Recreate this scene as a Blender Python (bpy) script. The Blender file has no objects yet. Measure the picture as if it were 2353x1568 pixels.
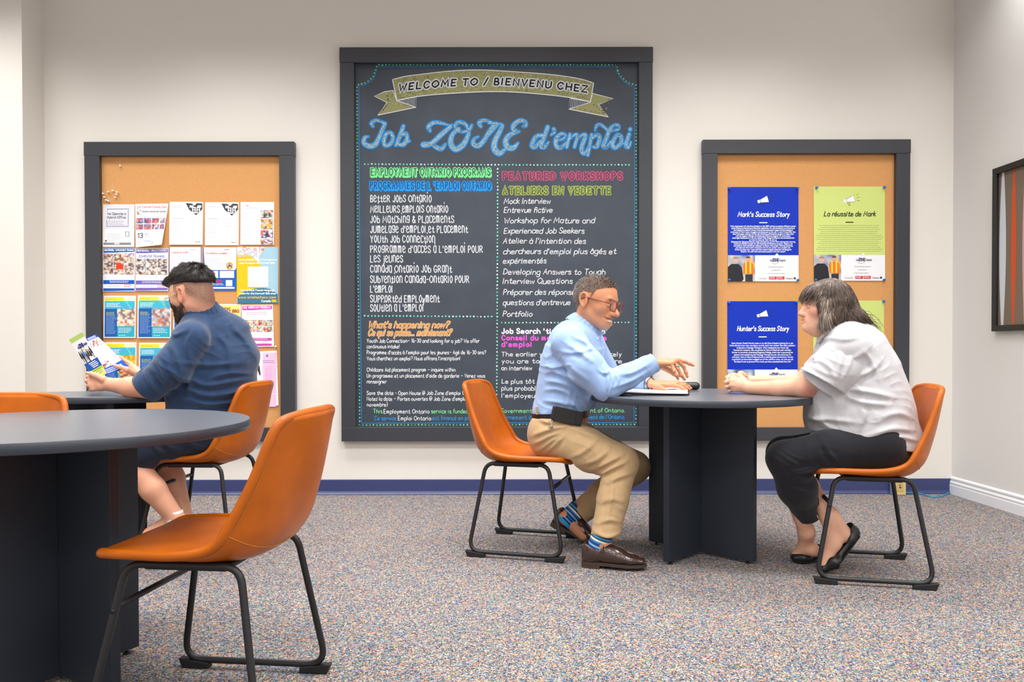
import bpy, bmesh, math, random
import numpy as np
from mathutils import Vector, Matrix

# ------------------------------------------------------------------ camera, light, exposure
SC = bpy.context.scene
COL = SC.collection
F_PX, CX, PPY = 1830.0, 1176.5, 824.5          # focal length and principal point for a 2353 x 1568 frame
TILT, ROLL, CAM_H = math.radians(0.76), 0.0017, 0.949
WALL_Y = 5.155                                   # the back wall
cam_d = bpy.data.cameras.new('camera')
cam_d.sensor_width = 36.0
cam_d.lens = 36.0 * F_PX / 2353.0
cam_d.shift_y = (PPY - 784.0) / 2353.0
cam_d.clip_start = 0.05
cam_o = bpy.data.objects.new('camera', cam_d)
COL.objects.link(cam_o)
CAM_R = Matrix.Rotation(math.pi / 2 - TILT, 3, 'X') @ Matrix.Rotation(-ROLL, 3, 'Z')
cam_o.matrix_world = Matrix.Translation((0, 0, CAM_H)) @ CAM_R.to_4x4()
SC.camera = cam_o
_R = np.array(CAM_R)

SC.view_settings.view_transform = 'Standard'
SC.view_settings.look = 'None'
SC.view_settings.exposure = 0.05
SC.view_settings.gamma = 1.0
SC.view_settings.use_curve_mapping = False
SC.cycles.use_denoising = True
SC.cycles.max_bounces = 7
SC.cycles.diffuse_bounces = 4
SC.cycles.glossy_bounces = 4
SC.cycles.sample_clamp_indirect = 6.0

world = bpy.data.worlds.new('world')
SC.world = world
world.use_nodes = True
world.node_tree.nodes['Background'].inputs[0].default_value = (0.95, 0.97, 1.0, 1)
world.node_tree.nodes['Background'].inputs[1].default_value = 0.35

CEIL_Z = 3.42
def ceiling_and_fill_lamp(x, y, sx, sy, power, spread, col=(1.0, 0.99, 0.975)):
    l = bpy.data.lights.new('ceiling_and_fill_lamp', 'AREA')
    l.shape = 'RECTANGLE'; l.size = sx; l.size_y = sy
    l.energy = power; l.spread = math.radians(spread); l.color = col
    o = bpy.data.objects.new('ceiling_and_fill_lamp', l)
    o.location = (x, y, CEIL_Z - 0.03)
    COL.objects.link(o)
for lx, pw in ((-3.3, 21), (-1.75, 21), (-0.2, 21), (1.35, 19), (2.75, 9)):  # the last, weaker lamp is added only to brighten the right wall
    ceiling_and_fill_lamp(lx, 4.22, 1.15 if lx < 2 else .4, 0.55, pw, 112)
for lx in (-2.2, 0.0, 2.2):
    ceiling_and_fill_lamp(lx, 2.5, 1.2, 0.6, 38, 135)
    ceiling_and_fill_lamp(lx, 0.3, 1.2, 0.6, 36, 170)  # fill lamp with a wide spread, added to lift the upper wall
    ceiling_and_fill_lamp(lx, -1.9, 1.2, 0.6, 34, 175)  # fill lamp behind the camera, added for the same lift

# ------------------------------------------------------------------ helpers
def P(px, py, Y):
    """world point on the plane at depth Y seen at pixel (px, py)"""
    d = _R @ np.array([(px - CX) / F_PX, -(py - PPY) / F_PX, -1.0])
    t = Y / d[1]
    return np.array([d[0] * t, Y, CAM_H + d[2] * t])
def PA(pts, Y):
    pts = np.asarray(pts, float); Y = np.broadcast_to(np.asarray(Y, float), (len(pts),))
    d = np.stack([(pts[:, 0] - CX) / F_PX, -(pts[:, 1] - PPY) / F_PX, -np.ones(len(pts))], 1) @ _R.T
    t = Y / d[:, 1]
    return np.stack([d[:, 0] * t, Y, CAM_H + d[:, 2] * t], 1)
def PF(px, py, z=0.0):
    """world point at height z seen at pixel (px, py)"""
    d = _R @ np.array([(px - CX) / F_PX, -(py - PPY) / F_PX, -1.0])
    t = (z - CAM_H) / d[2]
    return np.array([d[0] * t, d[1] * t, z])
def lin(c):
    if isinstance(c, str):
        c = [int(c[i:i + 2], 16) for i in (0, 2, 4)]
    r = []
    for v in c[:3]:
        v = v / 255.0
        r.append(v / 12.92 if v <= 0.04045 else ((v + 0.055) / 1.055) ** 2.4)
    return tuple(r) + (1.0,)

MATS = {}
def mat(name, col=(200, 200, 200), rough=0.5, metal=0.0, spec=0.5, attr=False, coat=0.0, sheen=0.0, sss=0.0, noise=None, bump=None):
    """noise=(scale, amount) varies the base colour, bump=(scale, strength, distance)"""
    if name in MATS: return MATS[name]
    m = bpy.data.materials.new(name); m.use_nodes = True
    nt = m.node_tree; b = nt.nodes['Principled BSDF']
    b.inputs['Base Color'].default_value = lin(col)
    b.inputs['Roughness'].default_value = rough
    b.inputs['Metallic'].default_value = metal
    b.inputs['Specular IOR Level'].default_value = spec
    b.inputs['Coat Weight'].default_value = coat
    b.inputs['Sheen Weight'].default_value = sheen
    if sss:
        b.inputs['Subsurface Weight'].default_value = sss
        b.inputs['Subsurface Radius'].default_value = (0.010, 0.004, 0.002)
        b.inputs['Subsurface Scale'].default_value = 0.6
    src = None
    if attr:
        a = nt.nodes.new('ShaderNodeVertexColor'); a.layer_name = 'Col'
        nt.links.new(a.outputs[0], b.inputs['Base Color']); src = a.outputs[0]
    if noise or bump:
        tc = nt.nodes.new('ShaderNodeTexCoord')
    if noise:
        n = nt.nodes.new('ShaderNodeTexNoise'); n.inputs['Scale'].default_value = noise[0]; n.inputs['Detail'].default_value = 5
        nt.links.new(tc.outputs['Object'], n.inputs['Vector'])
        r = nt.nodes.new('ShaderNodeMapRange')
        r.inputs[1].default_value = 0.3; r.inputs[2].default_value = 0.7
        r.inputs[3].default_value = 1 - noise[1]; r.inputs[4].default_value = 1 + noise[1]
        nt.links.new(n.outputs[0], r.inputs[0])
        x = nt.nodes.new('ShaderNodeVectorMath'); x.operation = 'SCALE'
        if src: nt.links.new(src, x.inputs[0])
        else: x.inputs[0].default_value = lin(col)[:3]
        nt.links.new(r.outputs[0], x.inputs['Scale'])
        nt.links.new(x.outputs[0], b.inputs['Base Color'])
    if bump:
        n = nt.nodes.new('ShaderNodeTexNoise'); n.inputs['Scale'].default_value = bump[0]; n.inputs['Detail'].default_value = 4
        nt.links.new(tc.outputs['Object'], n.inputs['Vector'])
        u = nt.nodes.new('ShaderNodeBump'); u.inputs['Strength'].default_value = bump[1]; u.inputs['Distance'].default_value = bump[2]
        nt.links.new(n.outputs[0], u.inputs['Height']); nt.links.new(u.outputs[0], b.inputs['Normal'])
    MATS[name] = m
    return m

def link(name, me, m=None, parent=None, smooth=True):
    o = bpy.data.objects.new(name, me); COL.objects.link(o)
    if m is not None: me.materials.append(m)
    if smooth and len(me.polygons): me.polygons.foreach_set('use_smooth', np.ones(len(me.polygons), bool))
    if parent is not None: o.parent = parent
    return o
def mesh_np(name, V, Fs, cols=None):
    me = bpy.data.meshes.new(name)
    me.from_pydata([tuple(map(float, v)) for v in V] if not isinstance(V, np.ndarray) else V.tolist(), [], Fs if isinstance(Fs, list) else Fs.tolist())
    if cols is not None:
        a = me.color_attributes.new('Col', 'FLOAT_COLOR', 'POINT')
        c = np.ones((len(V), 4), np.float32); c[:, :3] = np.asarray(cols)[:, :3]
        a.data.foreach_set('color', c.ravel())
    me.update()
    return me
def fix_normals(me):
    bm = bmesh.new(); bm.from_mesh(me); bmesh.ops.recalc_face_normals(bm, faces=bm.faces[:]); bm.to_mesh(me); bm.free()
def tag(o, label=None, cat=None, group=None, kind=None):
    if label: o['label'] = label
    if cat: o['category'] = cat
    if group: o['group'] = group
    if kind: o['kind'] = kind
    return o
def thing(name, loc, label, cat, group=None, rotz=0.0):
    o = bpy.data.objects.new(name, None); COL.objects.link(o)
    o.empty_display_size = 0.05
    o.location = loc; o.rotation_euler = (0, 0, rotz)
    return tag(o, label, cat, group)
def keep(o, parent):
    """parent without moving: children are built in world coordinates, the thing's empty sits at its base"""
    o.parent = parent
    o.matrix_parent_inverse = (Matrix.Translation(parent.location) @ parent.rotation_euler.to_matrix().to_4x4()).inverted()
    return o
def finish(bm, name, m, parent=None, bevel=0.0, seg=2, smooth=False, angle=35):
    bmesh.ops.recalc_face_normals(bm, faces=bm.faces[:])
    me = bpy.data.meshes.new(name); bm.to_mesh(me); bm.free()
    o = link(name, me, m, None, smooth)
    if parent is not None: keep(o, parent)
    if bevel > 0:
        b = o.modifiers.new('bevel', 'BEVEL'); b.width = bevel; b.segments = seg; b.limit_method = 'ANGLE'; b.angle_limit = math.radians(angle)
    return o
def add_box(bm, lo, hi, M=None):
    vs = [bm.verts.new(((hi if i & 1 else lo)[0], (hi if i & 2 else lo)[1], (hi if i & 4 else lo)[2])) for i in range(8)]
    for f in ((0, 1, 3, 2), (4, 6, 7, 5), (0, 4, 5, 1), (2, 3, 7, 6), (0, 2, 6, 4), (1, 5, 7, 3)):
        bm.faces.new([vs[i] for i in f])
    if M is not None:
        for v in vs: v.co = M @ v.co
    return vs
def box(name, lo, hi, m, parent=None, bevel=0.0, M=None):
    bm = bmesh.new(); add_box(bm, lo, hi, M)
    return finish(bm, name, m, parent, bevel)
def catmull(pts, n=8, closed=False):
    pts = [np.asarray(p, float) for p in pts]; N = len(pts); out = []
    if N < 3: return np.array(pts)
    for i in range(N if closed else N - 1):
        if closed: a, b, c, d = pts[(i - 1) % N], pts[i], pts[(i + 1) % N], pts[(i + 2) % N]
        else:
            b, c = pts[i], pts[i + 1]
            a = pts[i - 1] if i > 0 else 2 * b - c
            d = pts[i + 2] if i + 2 < N else 2 * c - b
        for k in range(n):
            t = k / n
            out.append(0.5 * ((2 * b) + (c - a) * t + (2 * a - 5 * b + 4 * c - d) * t * t + (3 * b - a - 3 * c + d) * t ** 3))
    if not closed: out.append(pts[-1])
    return np.array(out)
def tube_vf(path, r, seg=10, closed=False, caps=True, flat=1.0, up=None):
    """swept tube; r scalar or per-point"""
    path = np.asarray(path, float); n = len(path); r = np.broadcast_to(np.asarray(r, float), (n,))
    if closed: tan = np.roll(path, -1, 0) - np.roll(path, 1, 0)
    else: tan = np.gradient(path, axis=0)
    tan /= np.linalg.norm(tan, axis=1)[:, None] + 1e-12
    u = np.array(up, float) if up is not None else np.array([0, 0, 1.0])
    if abs(u @ tan[0]) > 0.9: u = np.array([1.0, 0, 0]) if up is None else np.array([0, 1.0, 0.1])
    V = []
    for i in range(n):
        u = u - tan[i] * (u @ tan[i]); u /= np.linalg.norm(u) + 1e-12
        w = np.cross(tan[i], u)
        a = np.arange(seg) * 2 * math.pi / seg
        V.append(path[i] + r[i] * (np.cos(a)[:, None] * u * flat + np.sin(a)[:, None] * w))
    V = np.concatenate(V); Fs = []
    for i in range(n if closed else n - 1):
        j = (i + 1) % n
        for k in range(seg):
            l = (k + 1) % seg
            Fs.append((i * seg + k, i * seg + l, j * seg + l, j * seg + k))
    if caps and not closed:
        Fs.append(tuple(range(seg))[::-1]); Fs.append(tuple((n - 1) * seg + k for k in range(seg)))
    return V, Fs
def join_vf(parts):
    V = []; Fs = []; o = 0
    for v, f in parts:
        V.append(np.asarray(v, float)); Fs += [tuple(i + o for i in q) for q in f]; o += len(v)
    return np.concatenate(V), Fs
def tube(name, path, r, m, parent=None, seg=10, closed=False, **kw):
    V, Fs = tube_vf(path, r, seg, closed, **kw)
    o = link(name, mesh_np(name, V, Fs), m)
    if parent is not None: keep(o, parent)
    return o
def round_path(pts, rad, n=6, closed=False):
    """polyline with rounded corners"""
    pts = [np.asarray(p, float) for p in pts]; N = len(pts); out = []
    for i in range(N):
        if not closed and i in (0, N - 1): out.append(pts[i]); continue
        a, b, c = pts[i - 1], pts[i], pts[(i + 1) % N]
        da = (a - b) / np.linalg.norm(a - b); dc = (c - b) / np.linalg.norm(c - b)
        ang = math.acos(max(-1, min(1, da @ dc))); cut = min(rad / math.tan(ang / 2), 0.48 * np.linalg.norm(a - b), 0.48 * np.linalg.norm(c - b))
        p0, p1 = b + da * cut, b + dc * cut
        for k in range(n + 1):
            t = k / n
            out.append((1 - t) ** 2 * p0 + 2 * t * (1 - t) * b + t * t * p1)
    return np.array(out)
def copy_tree(o, parent=None):
    c = o.copy(); COL.objects.link(c)
    if parent is not None: c.parent = parent; c.matrix_parent_inverse = o.matrix_parent_inverse
    for ch in list(o.children): copy_tree(ch, c)
    return c
# ------------------------------------------------------------------ the room
def wall_mat(name, col):
    m = mat(name, col, rough=0.85, spec=0.25, bump=(260, 0.12, 0.002))
    return m
M_WALL = wall_mat('wall_paint', (233, 228, 220))
M_WALL2 = wall_mat('wall_paint_cool', (226, 224, 222))
def quad_wall(name, pts, m):
    o = link(name, mesh_np(name, np.array(pts, float), [(0, 1, 2, 3)]), m, smooth=False)
    return tag(o, kind='structure')
cornR = PF(2192, 1136.5); cornR[1] = WALL_Y
rightB = PF(2353, 1186.5)
dR = (rightB - cornR); dR /= np.linalg.norm(dR)
nR = np.array([dR[1], -dR[0], 0.0]);
if nR[0] > 0: nR = -nR                                     # points into the room
rEnd = cornR + dR * 8.4
pilX = P(53, 400, WALL_Y - 0.23)[0]; pilY = WALL_Y - 0.23
lX = pilX - 1.2
BK = -3.0
# carpet
def carpet():
    m = bpy.data.materials.new('carpet'); m.use_nodes = True; nt = m.node_tree; b = nt.nodes['Principled BSDF']
    b.inputs['Roughness'].default_value = 0.95; b.inputs['Specular IOR Level'].default_value = 0.1
    tc = nt.nodes.new('ShaderNodeTexCoord')
    def mapping(sx, sy, rot=0.0):
        mp = nt.nodes.new('ShaderNodeMapping'); mp.inputs['Scale'].default_value = (sx, sy, 1); mp.inputs['Rotation'].default_value = (0, 0, rot)
        nt.links.new(tc.outputs['Object'], mp.inputs[0]); return mp.outputs[0]
    def voro(sx, sy, rot=0.0):
        v = nt.nodes.new('ShaderNodeTexVoronoi'); v.inputs['Scale'].default_value = 1.0
        nt.links.new(mapping(sx, sy, rot), v.inputs['Vector'])
        s = nt.nodes.new('ShaderNodeSeparateColor'); nt.links.new(v.outputs['Color'], s.inputs[0]); return s
    def ramp(src, stops, mode='CONSTANT'):
        r = nt.nodes.new('ShaderNodeValToRGB'); r.color_ramp.interpolation = mode
        while len(r.color_ramp.elements) < len(stops): r.color_ramp.elements.new(0.5)
        for e, (p, c) in zip(r.color_ramp.elements, stops): e.position = p; e.color = lin(c)
        nt.links.new(src, r.inputs[0]); return r.outputs[0]
    loop = voro(300, 230)                                # single yarn loops
    base = ramp(loop.outputs[0], [(0, (80, 80, 90)), (0.14, (112, 111, 116)), (0.36, (142, 139, 139)), (0.60, (168, 162, 157)), (0.84, (190, 183, 177))])
    fleck = voro(120, 200, 0.06)                         # coloured flecks, wider than deep
    colr = ramp(fleck.outputs[0], [(0, (46, 104, 160)), (0.17, (214, 150, 92)), (0.34, (74, 142, 142)), (0.46, (70, 84, 150)), (0.58, (226, 178, 150)), (0.72, (112, 160, 150)), (0.84, (206, 122, 88)), (0.93, (196, 190, 120))])
    n = nt.nodes.new('ShaderNodeTexNoise'); n.inputs['Scale'].default_value = 3.2; n.inputs['Detail'].default_value = 3
    nt.links.new(mapping(1, 2.2), n.inputs['Vector'])
    th = nt.nodes.new('ShaderNodeMapRange'); th.inputs[1].default_value = 0.35; th.inputs[2].default_value = 0.7; th.inputs[3].default_value = 0.34; th.inputs[4].default_value = 0.82
    nt.links.new(n.outputs[0], th.inputs[0])
    lt = nt.nodes.new('ShaderNodeMath'); lt.operation = 'LESS_THAN'
    nt.links.new(fleck.outputs[1], lt.inputs[0]); nt.links.new(th.outputs[0], lt.inputs[1])
    sc = nt.nodes.new('ShaderNodeMath'); sc.operation = 'MULTIPLY'; sc.inputs[1].default_value = 0.62
    nt.links.new(lt.outputs[0], sc.inputs[0])
    mx = nt.nodes.new('ShaderNodeMix'); mx.data_type = 'RGBA'
    nt.links.new(sc.outputs[0], mx.inputs[0]); nt.links.new(base, mx.inputs[6]); nt.links.new(colr, mx.inputs[7])
    dk = nt.nodes.new('ShaderNodeMix'); dk.data_type = 'RGBA'; dk.blend_type = 'MULTIPLY'; dk.inputs[0].default_value = 1.0
    shade = ramp(loop.outputs[1], [(0, (140, 140, 146)), (0.2, (205, 205, 208)), (0.5, (255, 255, 255))])
    nt.links.new(mx.outputs[2], dk.inputs[6]); nt.links.new(shade, dk.inputs[7])
    nt.links.new(dk.outputs[2], b.inputs['Base Color'])
    bp = nt.nodes.new('ShaderNodeBump'); bp.inputs['Strength'].default_value = 0.5; bp.inputs['Distance'].default_value = 0.003
    nt.links.new(loop.outputs[2], bp.inputs['Height']); nt.links.new(bp.outputs[0], b.inputs['Normal'])
    return m
fx = rEnd + dR * 0.0
floor_o = quad_wall('floor', [(lX - 0.2, BK, 0), (rEnd[0] + 0.6, BK, 0), (rEnd[0] + 0.6, WALL_Y + 0.1, 0), (lX - 0.2, WALL_Y + 0.1, 0)], carpet())
quad_wall('ceiling', [(lX - 0.2, BK, CEIL_Z), (lX - 0.2, WALL_Y + 0.1, CEIL_Z), (rEnd[0] + 0.6, WALL_Y + 0.1, CEIL_Z), (rEnd[0] + 0.6, BK, CEIL_Z)], mat('ceiling_white', (225, 224, 220), rough=0.9, spec=0.2))
quad_wall('wall_back', [(pilX - 0.02, WALL_Y, 0), (cornR[0] + 0.02, WALL_Y, 0), (cornR[0] + 0.02, WALL_Y, CEIL_Z), (pilX - 0.02, WALL_Y, CEIL_Z)], M_WALL)
quad_wall('wall_right', [cornR, rEnd, rEnd + [0, 0, CEIL_Z], cornR + [0, 0, CEIL_Z]], M_WALL2)
# the wall on the left stands 23 cm further out and turns the corner to the back wall
V = np.array([(lX, pilY, 0), (pilX, pilY, 0), (pilX, WALL_Y + 0.01, 0), (lX, pilY, CEIL_Z), (pilX, pilY, CEIL_Z), (pilX, WALL_Y + 0.01, CEIL_Z)])
o = link('wall_left', mesh_np('wall_left', V, [(0, 1, 4, 3), (1, 2, 5, 4)]), M_WALL, smooth=False); tag(o, kind='structure')
quad_wall('wall_far_left', [(lX, BK, 0), (lX, pilY, 0), (lX, pilY, CEIL_Z), (lX, BK, CEIL_Z)], M_WALL2)
quad_wall('wall_front', [(rEnd[0] + 0.3, BK, 0), (lX, BK, 0), (lX, BK, CEIL_Z), (rEnd[0] + 0.3, BK, CEIL_Z)], M_WALL2)
# blue vinyl baseboard with a turned-out toe
def profile_run(name, prof, a, b, n, m):
    """profile [(out, z)] swept from a to b; n = direction into the room"""
    a, b, n = np.array(a, float), np.array(b, float), np.array(n, float)
    V = [p + n * o + np.array([0, 0, z]) for p in (a, b) for o, z in prof]; k = len(prof)
    Fs = [(i, i + 1, k + i + 1, k + i) for i in range(k - 1)] + [tuple(range(k))[::-1], tuple(range(k, 2 * k))]
    me = mesh_np(name, np.array(V), Fs); fix_normals(me)
    o = link(name, me, m, smooth=False); return tag(o, kind='structure')
M_BLUE = mat('blue_vinyl', (58, 66, 112), rough=0.38)
vinyl = [(0, 0), (0.016, 0.0), (0.017, 0.004), (0.010, 0.012), (0.005, 0.022), (0.004, 0.095), (0.0, 0.0985)]
profile_run('baseboard_back', vinyl, (pilX, WALL_Y, 0), (cornR[0] - 0.006, WALL_Y, 0), (0, -1, 0), M_BLUE)
profile_run('baseboard_left', vinyl, (lX, pilY, 0), (pilX + 0.016, pilY, 0), (0, -1, 0), M_BLUE)
wood = [(0, 0), (0.016, 0), (0.016, 0.058), (0.0135, 0.062), (0.0135, 0.068), (0.0155, 0.074), (0.011, 0.084), (0.008, 0.086), (0.008, 0.092), (0.011, 0.096), (0.011, 0.104), (0.005, 0.112), (0, 0.114)]
profile_run('baseboard_right', wood, cornR + dR * 0.002, rEnd, nR, mat('white_trim_paint', (232, 234, 238), rough=0.4))
# ------------------------------------------------------------------ tables
M_TABLE = mat('slate_top_lightened', (92, 97, 106), rough=0.3, spec=0.7); M_EDGE = mat('slate_edge', (54, 60, 70), rough=0.35, spec=0.5)  # wall light reflected by the top is put into its paler colour; edge stays dark
M_PANEL = mat('slate_panel', (40, 46, 56), rough=0.5, spec=0.4)
M_GLIDE = mat('dark_plastic', (26, 26, 28), rough=0.5)
def round_table(cx, cy, rx, ry, rot, arm, label, top_z=0.737, feet=True):
    t = thing('round_table', (cx, cy, 0), label, 'table', 'slate round tables', rot)
    n = 96; th = 0.029; b = 0.0022
    rings = [(-th, -b), (-th + b, 0), (-b, 0), (0, -b)]
    V = []; Fs = []
    for z, d in rings:
        for k in range(n):
            a = 2 * math.pi * k / n
            V.append(((rx + d) * math.cos(a), (ry + d) * math.sin(a), top_z + z))
    for r in range(3):
        for k in range(n):
            l = (k + 1) % n
            Fs.append((r * n + k, r * n + l, (r + 1) * n + l, (r + 1) * n + k))
    Fs.append(tuple(range(n))[::-1]); Fs.append(tuple(3 * n + k for k in range(n)))
    me = mesh_np('tabletop', np.array(V), Fs); o = link('tabletop', me, M_TABLE, t); me.materials.append(M_EDGE); me.polygons.foreach_set('material_index', [1] * (3 * n) + [1, 0])
    me.polygons[-1].use_smooth = False; me.polygons[-2].use_smooth = False
    m = o.modifiers.new('edges', 'EDGE_SPLIT'); m.split_angle = math.radians(50)
    for a in (0, 1):
        bm = bmesh.new(); M = Matrix.Rotation(math.pi / 4 + a * math.pi / 2, 4, 'Z')
        if a == 0: add_box(bm, (-arm, -0.0145, 0.014), (arm, 0.0145, top_z - th), M)
        else:
            add_box(bm, (-arm, -0.0145, 0.014), (-0.0146, 0.0145, top_z - th), M)
            add_box(bm, (0.0146, -0.0145, 0.014), (arm, 0.0145, top_z - th), M)
        o = finish(bm, 'base_panel', M_PANEL, None, bevel=0.0015); o.parent = t
        for s in (-1, 1):
            V, Fs = join_vf([tube_vf([(0, 0, 0), (0, 0, 0.005)], 0.011, 12), tube_vf([(0, 0, 0.005), (0, 0, 0.014)], 0.006, 8)])
            V = V + np.array([s * (arm - 0.035) * math.cos(math.pi / 4 + a * math.pi / 2), s * (arm - 0.035) * math.sin(math.pi / 4 + a * math.pi / 2), 0])
            g = link('glide_foot', mesh_np('glide_foot', V, Fs), M_GLIDE, t)
    return t
RT = P(1609, 906, 3.66); NT = (-1.30, 2.28); BT = P(212, 905, 3.73)
table_r = round_table(RT[0], 3.66, 0.500, 0.500, 0.0, 0.275, 'slate round table with papers on it between the man and the woman')
table_n = round_table(NT[0], NT[1], 0.522, 0.522, math.radians(-73), 0.245, 'empty slate round table nearest the camera, cut off by the left edge')
table_b = round_table(BT[0], 3.73, 0.455, 0.27, 0.0, 0.24, 'slate table under the cork board where the young man rests his arms')

# ------------------------------------------------------------------ chairs
def leather():
    m = mat('tan_leather', (184, 92, 3), rough=0.36, spec=0.36, noise=(9.0, 0.16), bump=(420, 0.10, 0.002))
    return m
M_LEA = leather()
M_SEAM = mat('seam_thread', (196, 128, 40), rough=0.5)
M_TUBE = mat('black_tube', (30, 30, 33), rough=0.42, spec=0.5)
M_PAD = mat('black_plastic', (20, 20, 22), rough=0.6)
PROF = [(.248, .450, .182, .0), (.205, .464, .206, .003), (.12, .463, .220, .008), (.0, .454, .228, .016), (-.09, .449, .233, .034), (-.155, .460, .236, .058), (-.203, .503, .234, .070), (-.228, .575, .226, .058), (-.247, .66, .214, .040), (-.262, .75, .202, .026), (-.272, .808, .186, .018)]
def make_chair():
    ch = thing('dining_chair', (0, 0, 0), None, 'chair', 'tan leather sled-base chairs')
    pr = np.array(PROF); nu, nv = 48, 25
    cc = catmull(pr, 5); tt = np.linspace(0, len(cc) - 1, nu)
    pr = np.stack([np.interp(tt, np.arange(len(cc)), cc[:, k]) for k in range(4)], 1)
    tan = np.gradient(pr[:, :2], axis=0); tan /= np.linalg.norm(tan, axis=1)[:, None]
    nrm = np.stack([-tan[:, 1], tan[:, 0]], 1) * -1            # towards the sitter
    nrm = np.where((nrm[:, 1:] + nrm[:, :1]) < 0, -nrm, nrm)
    v = np.sin(np.linspace(-1, 1, nv) * math.pi / 2)
    S = np.zeros((nu, nv, 3))
    for i in range(nu):
        e = pr[i, 3] * np.abs(v) ** 2.6
        S[i, :, 0] = pr[i, 0] + nrm[i, 0] * e; S[i, :, 2] = pr[i, 1] + nrm[i, 1] * e
        S[i, :, 1] = pr[i, 2] * v
    u = np.linspace(0, 1, nu)[:, None]
    fr = np.clip(1 - u / 0.10, 0, 1) ** 1.5 * np.abs(v) ** 5; S[:, :, 0] -= 0.040 * fr
    tp = np.clip((u - 0.90) / 0.10, 0, 1) ** 1.5 * np.abs(v) ** 5; S[:, :, 2] -= 0.016 * tp
    du = np.gradient(S, axis=0); dv = np.gradient(S, axis=1)
    N = np.cross(du, dv); N /= np.linalg.norm(N, axis=2)[:, :, None] + 1e-9
    if N[nu // 5, nv // 2, 2] < 0: N = -N
    O = S - N * (0.012 + 0.016 * (1 - np.abs(v) ** 4))[None, :, None]
    nn = nu * nv; V = np.concatenate([S.reshape(-1, 3), O.reshape(-1, 3)]); Fs = []
    for i in range(nu - 1):
        for j in range(nv - 1):
            a = i * nv + j
            Fs.append((a, a + 1, a + nv + 1, a + nv)); Fs.append((nn + a, nn + a + nv, nn + a + nv + 1, nn + a + 1))
    rim = [(0, j) for j in range(nv)] + [(i, nv - 1) for i in range(1, nu)] + [(nu - 1, j) for j in range(nv - 2, -1, -1)] + [(i, 0) for i in range(nu - 2, 0, -1)]
    for (a, b) in zip(rim, rim[1:] + rim[:1]):
        p, q = a[0] * nv + a[1], b[0] * nv + b[1]
        Fs.append((p, nn + p, nn + q, q))
    me = mesh_np('seat_shell', V, Fs); fix_normals(me); link('seat_shell', me, M_LEA, ch)
    mid = np.array([(S[i, j] + O[i, j]) / 2 for i, j in rim])
    for _ in range(10): mid = mid * .5 + (np.roll(mid, 1, 0) + np.roll(mid, -1, 0)) * .25
    Vt, Ft = tube_vf(mid, 0.0125, 10, closed=True); link('edge_piping', mesh_np('edge_piping', Vt, Ft), M_LEA, ch)
    # stitched seams: along the rim on the outside, across the back where the two hides meet
    seams = []
    row = int(nu * 0.56); seams.append(tube_vf(np.array([O[row, j] - N[row, j] * 0.0004 for j in range(nv)]), 0.0014, 5))
    for jj in (2, nv - 3):
        seams.append(tube_vf(np.array([O[i, jj] - N[i, jj] * 0.0004 for i in range(1, nu - 1)]), 0.0012, 5))
        seams.append(tube_vf(np.array([S[i, jj] + N[i, jj] * 0.0004 for i in range(1, nu - 1)]), 0.0012, 5))
    Vt, Ft = join_vf(seams); link('stitched_seam', mesh_np('stitched_seam', Vt, Ft), M_SEAM, ch)
    for s in (1, -1):
        yb, yt = s * 0.238, s * 0.182
        zb = 0.024; zt = 0.432
        pts = [(-0.225, yb, zb), (0.225, yb, zb), (0.145, yt, zt), (-0.155, yt, zt)]
        path = round_path(pts, 0.055, 7, closed=True)
        Vt, Ft = tube_vf(path, 0.0098, 10, closed=True); link('sled_frame', mesh_np('sled_frame', Vt, Ft), M_TUBE, ch)
        for fx in (-1, 1):
            bm = bmesh.new()
            add_box(bm, (fx * 0.185 - 0.042, yb - 0.014, 0.0), (fx * 0.185 + 0.042, yb + 0.014, 0.018))
            vs = [w for w in bm.verts if (w.co.x - fx * 0.185) * fx > 0]
            for w in vs:
                if w.co.z > 0.01: w.co.x += fx * 0.012; w.co.z += 0.012
            o = finish(bm, 'foot_pad', M_PAD, None, bevel=0.003); o.parent = ch
    # strap between the front legs, plate and cross tubes under the seat
    def leg(f, s):
        return np.array([0.225 + (0.145 - 0.225) * f, s * (0.238 + (0.182 - 0.238) * f), 0.024 + (0.432 - 0.024) * f])
    Vt, Ft = tube_vf([leg(0.74, -1), leg(0.74, 1)], 0.0085, 8); link('cross_bar', mesh_np('cross_bar', Vt, Ft), M_TUBE, ch)
    bm = bmesh.new(); add_box(bm, (-0.12, -0.185, 0.418), (0.10, 0.185, 0.434))
    vs = [w for w in bm.verts]
    o = finish(bm, 'seat_plate', M_PAD, None, bevel=0.006); o.parent = ch
    for s in (1, -1):
        Vt, Ft = tube_vf([leg(0.72, s) + [0, s * 0.012, 0], leg(0.72, s) + [0, -s * 0.012, 0]], 0.006, 8)
        link('bolt_head', mesh_np('bolt_head', Vt, Ft), M_PAD, ch)
    return ch
chair0 = make_chair()
CH = {}
def place_chair(key, x, y, yaw, label, z=0.0):
    c = chair0 if not CH else copy_tree(chair0)
    c.location = (x, y, z); c.rotation_euler = (0, 0, math.radians(yaw)); c['label'] = label
    CH[key] = c
place_chair('man', 0.073, 3.785, -15.5, 'tan leather sled chair under the man in the light blue shirt'); CH['man'].scale = (.975, .975, .975)
place_chair('woman', 1.487, 3.372, 167.5, 'tan leather sled chair under the woman in the white blouse')
place_chair('near', -0.787, 2.11, 173.5, 'empty tan leather chair drawn up to the nearest slate table')
place_chair('young', -1.46, 3.79, 176, 'tan leather chair under the young man in the navy shirt')
place_chair('far', -1.75, 2.52, -92, 'tan chair showing only the top of its backrest behind the nearest table')
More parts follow.
